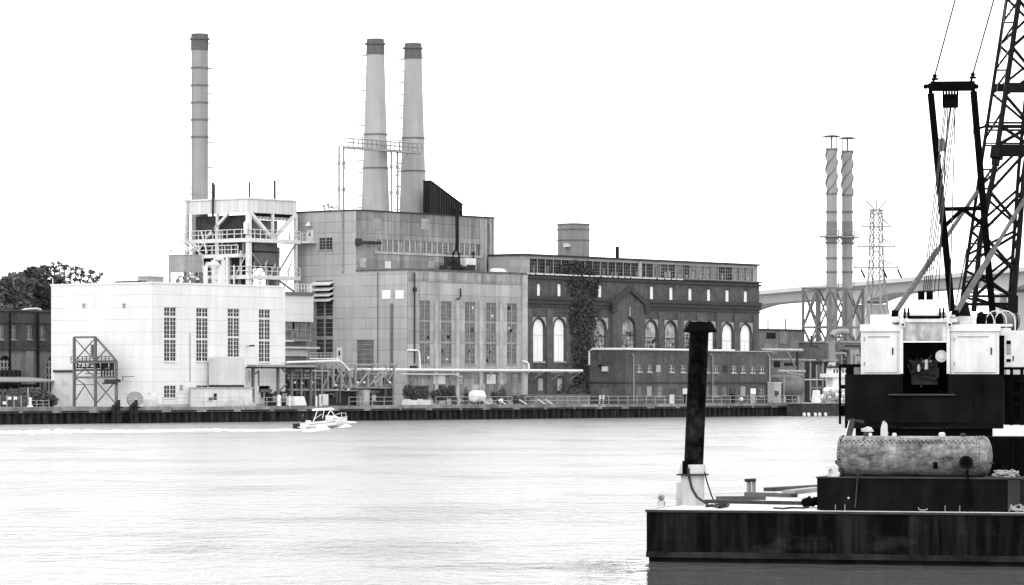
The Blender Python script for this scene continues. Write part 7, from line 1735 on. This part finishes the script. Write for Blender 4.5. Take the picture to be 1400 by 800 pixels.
# lower sheave block with hoist ropes
yl = 1.0
mb = MB()
for px in (1259.5, 1271): c = cp(px, 404, yl); mb.lathe_ax([(.1, -.1), (.13, -.1), (.13, .1), (.1, .1)], (c[0], yl, c[2]), (1, 0, 0), 16); mb.box(c[0]-.1, c[0]+.1, yl-.1, yl+.12, c[2]-.12, c[2]+.02)
mb.build('lower_sheave', 'black_iron', t, True)
mb = MB()
for px in (1257, 1263, 1268.5): c = cp(px, 418, yl); mb.box(c[0]-.02, c[0]+.02, yl-.08, yl+.1, cp(1263, 430, yl)[2], cp(1263, 409, yl)[2])
mb.build('sheave_cheek', 'crane_white', t)
for i, (x_a, x_b) in enumerate(((1262, 1292), (1264.5, 1294), (1267, 1299), (1269.5, 1300.5), (1272, 1304.5), (1277, 1306.5))):
    MB().path([cp(x_a, 400, yl), cp(x_b, 146, ya)], .017, 5).build('boom_hoist_rope', 'wire', t)
for x_a, y_a, x_b in ((1282, 420, 1296), (1298, 432, 1306)): MB().path([cp(x_a, y_a, yl+.3), cp(x_b, 146, ya)], .017, 5).build('boom_hoist_rope', 'wire', t)
MB().box(cp(1283, 0, ya)[0], cp(1292, 0, ya)[0], ya+.1, ya+.13, cp(1263, 207, ya)[2], cp(1263, 189, ya)[2]).build('rope_guide', 'grey_steel', t)
# pendants
for p0, p1 in (((1278, 104), (1308, -8)), ((1330, 102), (1361, -8))):
    a = cp(*p0, ya); e = cp(*p1, ya+1.0); d = Vector(e)-Vector(a); MB().path([a, tuple(Vector(a)+d*2.2)], .027, 5).build('pendant_rope', 'wire', t)
    mb = MB(); mb.sphere(a, .07, 8).bar(a, (a[0]-.05, a[1], a[2]-.2), .07).tube((a[0]-.1, a[1], a[2]-.09), (a[0]+.1, a[1], a[2]-.09), .035, n=8); mb.build('pendant_socket', 'black_iron', t, True)
# lattice boom: four chords from the foot, tapering open to the square section, rising past the frame
yF, yR = 3.4, 4.6                                           # near and far chords
KB = 1.35
nodes = {}
def chord(py, which):
    """point of a chord at the photo row py"""
    tbl = {'nl': ((430, 1331), (330, 1339.6), (227, 1360.5), (0, 1393)), 'fl': ((430, 1312), (330, 1326), (227, 1341), (0, 1376)),
           'nr': ((430, 1384), (330, 1393), (240, 1399.5), (110, 1420), (0, 1437)), 'fr': ((430, 1379), (330, 1386), (227, 1393), (110, 1404), (0, 1420))}[which]
    k = (430-py)/430
    y = {'n': 2.9, 'f': 3.3}[which[0]]+({'n': .0, 'f': .9}[which[0]]*min(1, k*1.6))+k*3.0
    for (ya_, xa_), (yb3, xb_) in zip(tbl[:-1], tbl[1:]):
        if yb3 <= py <= ya_ or (py < 0 and yb3 == 0): x = xa_+(xb_-xa_)*(ya_-py)/(ya_-yb3); break
    return cp(x, py, y)
for w_ in ('nl', 'fl', 'nr', 'fr'):
    pts = [chord(p_, w_) for p_ in (425, 330, 235, 115, 0, -60, -120)]; mb = MB(); th = .15 if w_[0] == 'n' else .1
    for a, b in zip(pts[:-1], pts[1:]): mb.tube(a, b, th*.55, n=10)
    for p_ in pts[1:-1]: mb.sphere(p_, th*.55, 8)
    mb.build('boom_chord', 'boom_paint', t, True)
mb = MB()
for p0, p1, w_ in ((398, 330, .1), (330, 255, .1), (255, 200, .1), (195, 125, .1), (125, 62, .1), (62, -5, .1), (-5, -70, .1)):
    pass
ns = [405, 347, 285, 262, 203, 160, 128, 64, 0, -65, -125]
def lac(pa, wa, pb, wb, r): mb.tube(chord(pa, wa), chord(pb, wb), r, n=6)
for pa, pb in ((405, 352), (352, 318), (318, 262), (262, 205)): lac(pa, 'nl', pb, 'nr', .05); lac(pa-4, 'fl', pb-2, 'fr', .042)
for pa, pb in ((408, 425), (262, 310), (318, 372), (372, 408)): lac(pa, 'nl', pb, 'nr', .055); lac(pa-2, 'fl', pb-4, 'fr', .042)
for pa, pb in ((64, 20), (64, 108), (130, 95), (130, 172), (0, 44), (0, -44)): lac(pa, 'nl', pb, 'nr', .055); lac(pa-2, 'fl', pb-8, 'fr', .045)
for pa, pb in ((172, 198), (198, 172)): lac(pa, 'nl', pb, 'nr', .06)
for pa, pb in ((400, 370), (370, 345), (345, 318), (318, 290), (290, 258), (258, 225), (190, 150), (128, 95), (95, 64), (64, 30), (30, 0)): lac(pa, 'fl', pb, 'nl', .035); lac(pa, 'fr', pb, 'nr', .035)
for p_ in (400, 385, 357, 333, 310, 258, 232, 96, 31): lac(p_, 'fl', p_, 'nl', .032)
mb.build('boom_lacing', 'boom_paint', t, True)
for p_, h in ((405, .07), (416, .1), (120, .3), (173, .11), (178, .06), (168, .06), (199, .06), (196, .05)):
    MB().bar(chord(p_, 'nl'), chord(p_, 'nr'), .12, h).build('boom_cross_beam', 'boom_paint', t); MB().bar(chord(p_, 'fl'), chord(p_, 'fr'), .1, h*.8).build('boom_cross_beam', 'boom_paint', t)
mb = MB().bar(chord(207, 'nl'), chord(207, 'nr'), .3, .3); mb.bar(chord(217, 'nl'), chord(202, 'nl'), .3, .3); mb.bar(chord(226, 'nl'), chord(217, 'nl'), .2, .16); mb.build('boom_splice', 'boom_paint', t)
mb = MB(); p_ = chord(172, 'fl'); mb.sphere(p_, .09, 8).bar(p_, (p_[0]-.3, p_[1], p_[2]-.1), .07).box(p_[0]-.42, p_[0]-.25, p_[1]-.08, p_[1]+.08, p_[2]-.25, p_[2]+.02); mb.build('boom_joint', 'black_iron', t, True)
for wa, xa_, xb_, y0_, y1_, xt in (('l', 1306, 1329, 436, 413, 1317), ('r', 1374, 1391, 452, 404, 1386)):
    yk = 2.9; a = cp(xa_, y0_, yk); b = cp(xb_, y0_+2, yk); c = cp(xt+6, y1_, yk); d = cp(xt-6, y1_, yk)
    MB().prism([(a[0], a[2]), (b[0], b[2]), (c[0], c[2]), (d[0], d[2])], Rf(yk), -.12, .3).build('boom_foot', 'boom_paint', t)
for x_a, x_b in ((1383, 1371), (1376, 1358)): MB().path([cp(x_a, -10, 5.5), cp(x_b-12, 300, 4.4), cp(1336+(x_a-1376)*.6, 432, 3.4)], .012, 5).build('hoist_line', 'wire_pale', t)
MB().path([cp(1306, 421, 2.2), cp(1322, 340, 2.8)], .02, 5).build('limit_rope', 'wire', t)
# winch drums with guard hoops on the roof
yw = 1.2
c = cp(1347, 439, yw); rD = 13*CR.w(0, yw)[1]/FPX
MB().lathe_ax([(rD*.3, -.3), (rD, -.28), (rD, -.22), (rD*.8, -.2), (rD*.8, .75), (rD, .77), (rD, .8)], (c[0]+.1, yw, c[2]), (.94, .34, 0), 24).build('winch_drum', 'black_iron', t, True)
MB().lathe_ax([(rD*.78, 0), (rD*.86, .05), (rD*.86, .5), (rD*.78, .52)], (c[0]+.45, yw+.1, c[2]), (.94, .34, 0), 24).build('winch_rope', 'mid_steel', t, True)
for px in (1345, 1362, 1374):
    cc_ = cp(px, 441, yw-.25); rr = .29; pts = [(cc_[0]-rr, yw-.25, cc_[2]-.25)]+[(cc_[0]-rr*math.cos(math.pi*i/8), yw-.25, cc_[2]+.05+rr*math.sin(math.pi*i/8)) for i in range(9)]+[(cc_[0]+rr, yw-.25, cc_[2]-.25)]
    MB().path(pts, .018, 6).build('drum_guard', 'crane_white', t, True)
MB().box(cp(1330, 0, yw)[0], cp(1382, 0, yw)[0], yw-.3, yw+1.2, hz1, cp(1263, 449, yw)[2]).build('winch_base', 'crane_white', t)
MB().box(cp(1338, 0, yw)[0], cp(1384, 0, yw)[0], yw-.32, yw-.301, cp(1263, 447, yw)[2], cp(1263, 444.5, yw)[2]+.02).build('base_rail', 'crane_white', t)
# right side: dark slot and second cabinet, walkway frame
ys = HW+.6
MB().box(cp(1364, 0, ys)[0], cp(1373, 0, ys)[0], ys, ys+.4, hz0-.1, cp(1263, 459, ys)[2]).build('slot_panel', 'black_iron', t)
MB().box(cp(1361, 0, ys)[0], cp(1374, 0, ys)[0], ys-.2, ys+.3, cp(1263, 459, ys)[2]+.002, cp(1263, 452, ys)[2]).build('roof_bracket', 'crane_white', t)
MB().box(cp(1373, 0, ys)[0]+.003, cp(1373, 0, ys)[0]+2.2, ys, ys+3.2, cp(1263, 502, ys)[2], cp(1263, 452, ys)[2]).build('operator_cab', 'crane_white', t)
for (xa_, xb_, ya_, yb3, mt) in ((1376, 1382, 466, 471, 'black_iron'), (1376, 1382, 472, 485, 'grey_steel'), (1376, 1382, 491, 495, 'black_iron'), (1384.5, 1386, 487, 494, 'black_iron')):
    MB().box(cp(xa_, 0, ys)[0], cp(xb_, 0, ys)[0], ys-.02, ys-.003, cp(1263, yb3, ys)[2], cp(1263, ya_, ys)[2]).build('vent_grille', mt, t)
MB().box(cp(1372, 0, ys)[0], cp(1372, 0, ys)[0]+2.3, ys-.1, ys+3, cp(1263, 505, ys)[2], cp(1263, 502, ys)[2]-.003).build('cab_sill', 'black_iron', t)
mb = MB()
for px in (1383, 1397): a = cp(px, 505, ys); mb.bar((a[0], ys, a[2]), (a[0], ys, cp(1263, 581.5, ys)[2]), .09)
for py in (514, 520, 538, 541, 553): a = cp(1383, py, ys); mb.bar((a[0], ys, a[2]), (a[0]+1.2, ys, a[2]), .08)
mb.build('cab_ladder', 'black_iron', t)
MB().box(cp(1373, 0, ys)[0]+.01, cp(1373, 0, ys)[0]+2, ys+.3, ys+2.5, cp(1263, 581, ys)[2], cp(1263, 512, ys)[2]).build('cab_skirt', 'black_paint', t)
# left walkway frame
yl2 = HW+.8
mb = MB()
a = cp(1147, 500, yl2); b = cp(1178, 500, yl2)
mb.bar((a[0]+.03, yl2, cp(1263, 580, yl2)[2]), (a[0]+.03, yl2, cp(1263, 498, yl2)[2]), .07).bar((a[0], yl2, cp(1263, 500, yl2)[2]), (b[0], yl2, cp(1263, 500, yl2)[2]), .09); mb.bar((a[0], yl2, cp(1263, 529, yl2)[2]), (b[0], yl2, cp(1263, 529, yl2)[2]), .12); mb.bar((cp(1162, 0, yl2)[0], yl2, cp(1263, 512, yl2)[2]), (cp(1162, 0, yl2)[0], yl2, cp(1263, 498, yl2)[2]), .22)
mb.box(a[0], b[0], yl2, yl2+3, cp(1263, 569, yl2)[2], cp(1263, 555, yl2)[2]); mb.build('walkway_frame', 'black_iron', t)
# revolving frame and crawlers
MB().box(x0+.3, x1-.3, RW+.2, RW+6.5, z0-.35, z0-.003).build('revolving_frame', 'black_iron', t)
MB().lathe([(1.5, DECK+.7), (1.5, z0-.36)], (.3, 2.4, 0), 28).build('slew_ring', 'black_iron', t, True)
MB().box(-1.7, 2.3, .6, 4.2, DECK+.45, DECK+1.1).build('car_body', 'black_iron', t)
for sx in (-2.05, 2.35):
    mb = MB(); pts = []
    for i in range(9): q2 = math.pi/2+math.pi*i/8; pts.append((-.6+.55*math.cos(q2), DECK+.57+.55*math.sin(q2)))
    for i in range(9): q2 = -math.pi/2+math.pi*i/8; pts.append((5.6+.55*math.cos(q2), DECK+.57+.55*math.sin(q2)))
    mb.prism(pts, lambda s_, d_, z: (d_, s_, z), sx-.45, sx+.45); mb.build('crawler_track', 'black_iron', t)
    mb = MB()
    for k in range(14): q2 = DECK+.1+k*.075
    for k in range(9): zz = DECK+.1+k*.12; mb.box(sx-.47, sx+.47, -1.19+.3*abs(k-4)/4*.9, -1.1+.3*abs(k-4)/4*.9, zz, zz+.07)
    mb.build('track_shoe', 'dark_steel', t)
# black stand-in block for the dark crane undercarriage, and a post beside it
a, b = bk(1160, 640, FVp+PD+.3), bk(1400, 640, FVp+PD+.3)
t = thing('undercarriage_block', 'black block standing in for the dark crane undercarriage behind the rusty tank', 'stand-in block', B, (a[0], FVp+PD+.3, DECK))
MB().box(a[0], b[0]+1.2, FVp+PD+.3, FVp+PD+2.2, DECK+.01, bk(1200, 597, FVp+PD+.3)[2]).build('body', 'black_iron', t)
for k in range(6): x = a[0]+(b[0]+1.2-a[0])*(k+.5)/6; MB().box(x-.05, x+.05, FVp+PD+.22, FVp+PD+.297, DECK+.01, bk(1200, 598, FVp+PD+.3)[2]).build('rib', 'black_iron', t)
f = bk(1377, 634, FVp+PD+.2); solo(lump(MB(), (f[0], FVp+PD+.1, f[2]-.3), (.16, .1, .3), random.Random(15), 10, 5, .25, .8).tube((f[0], FVp+PD+.1, DECK), (f[0], FVp+PD+.1, f[2]-.28), .05, n=6), 'mooring_post', 'black_iron', 'dark capped post right of the rusty tank', 'post', B, (f[0], FVp+PD+.1, DECK))

# ------------------------------------------------------------------ finish
for o in bpy.data.objects:
    if '_o' in o.keys(): del o['_o']
SC.cycles.max_bounces = 6
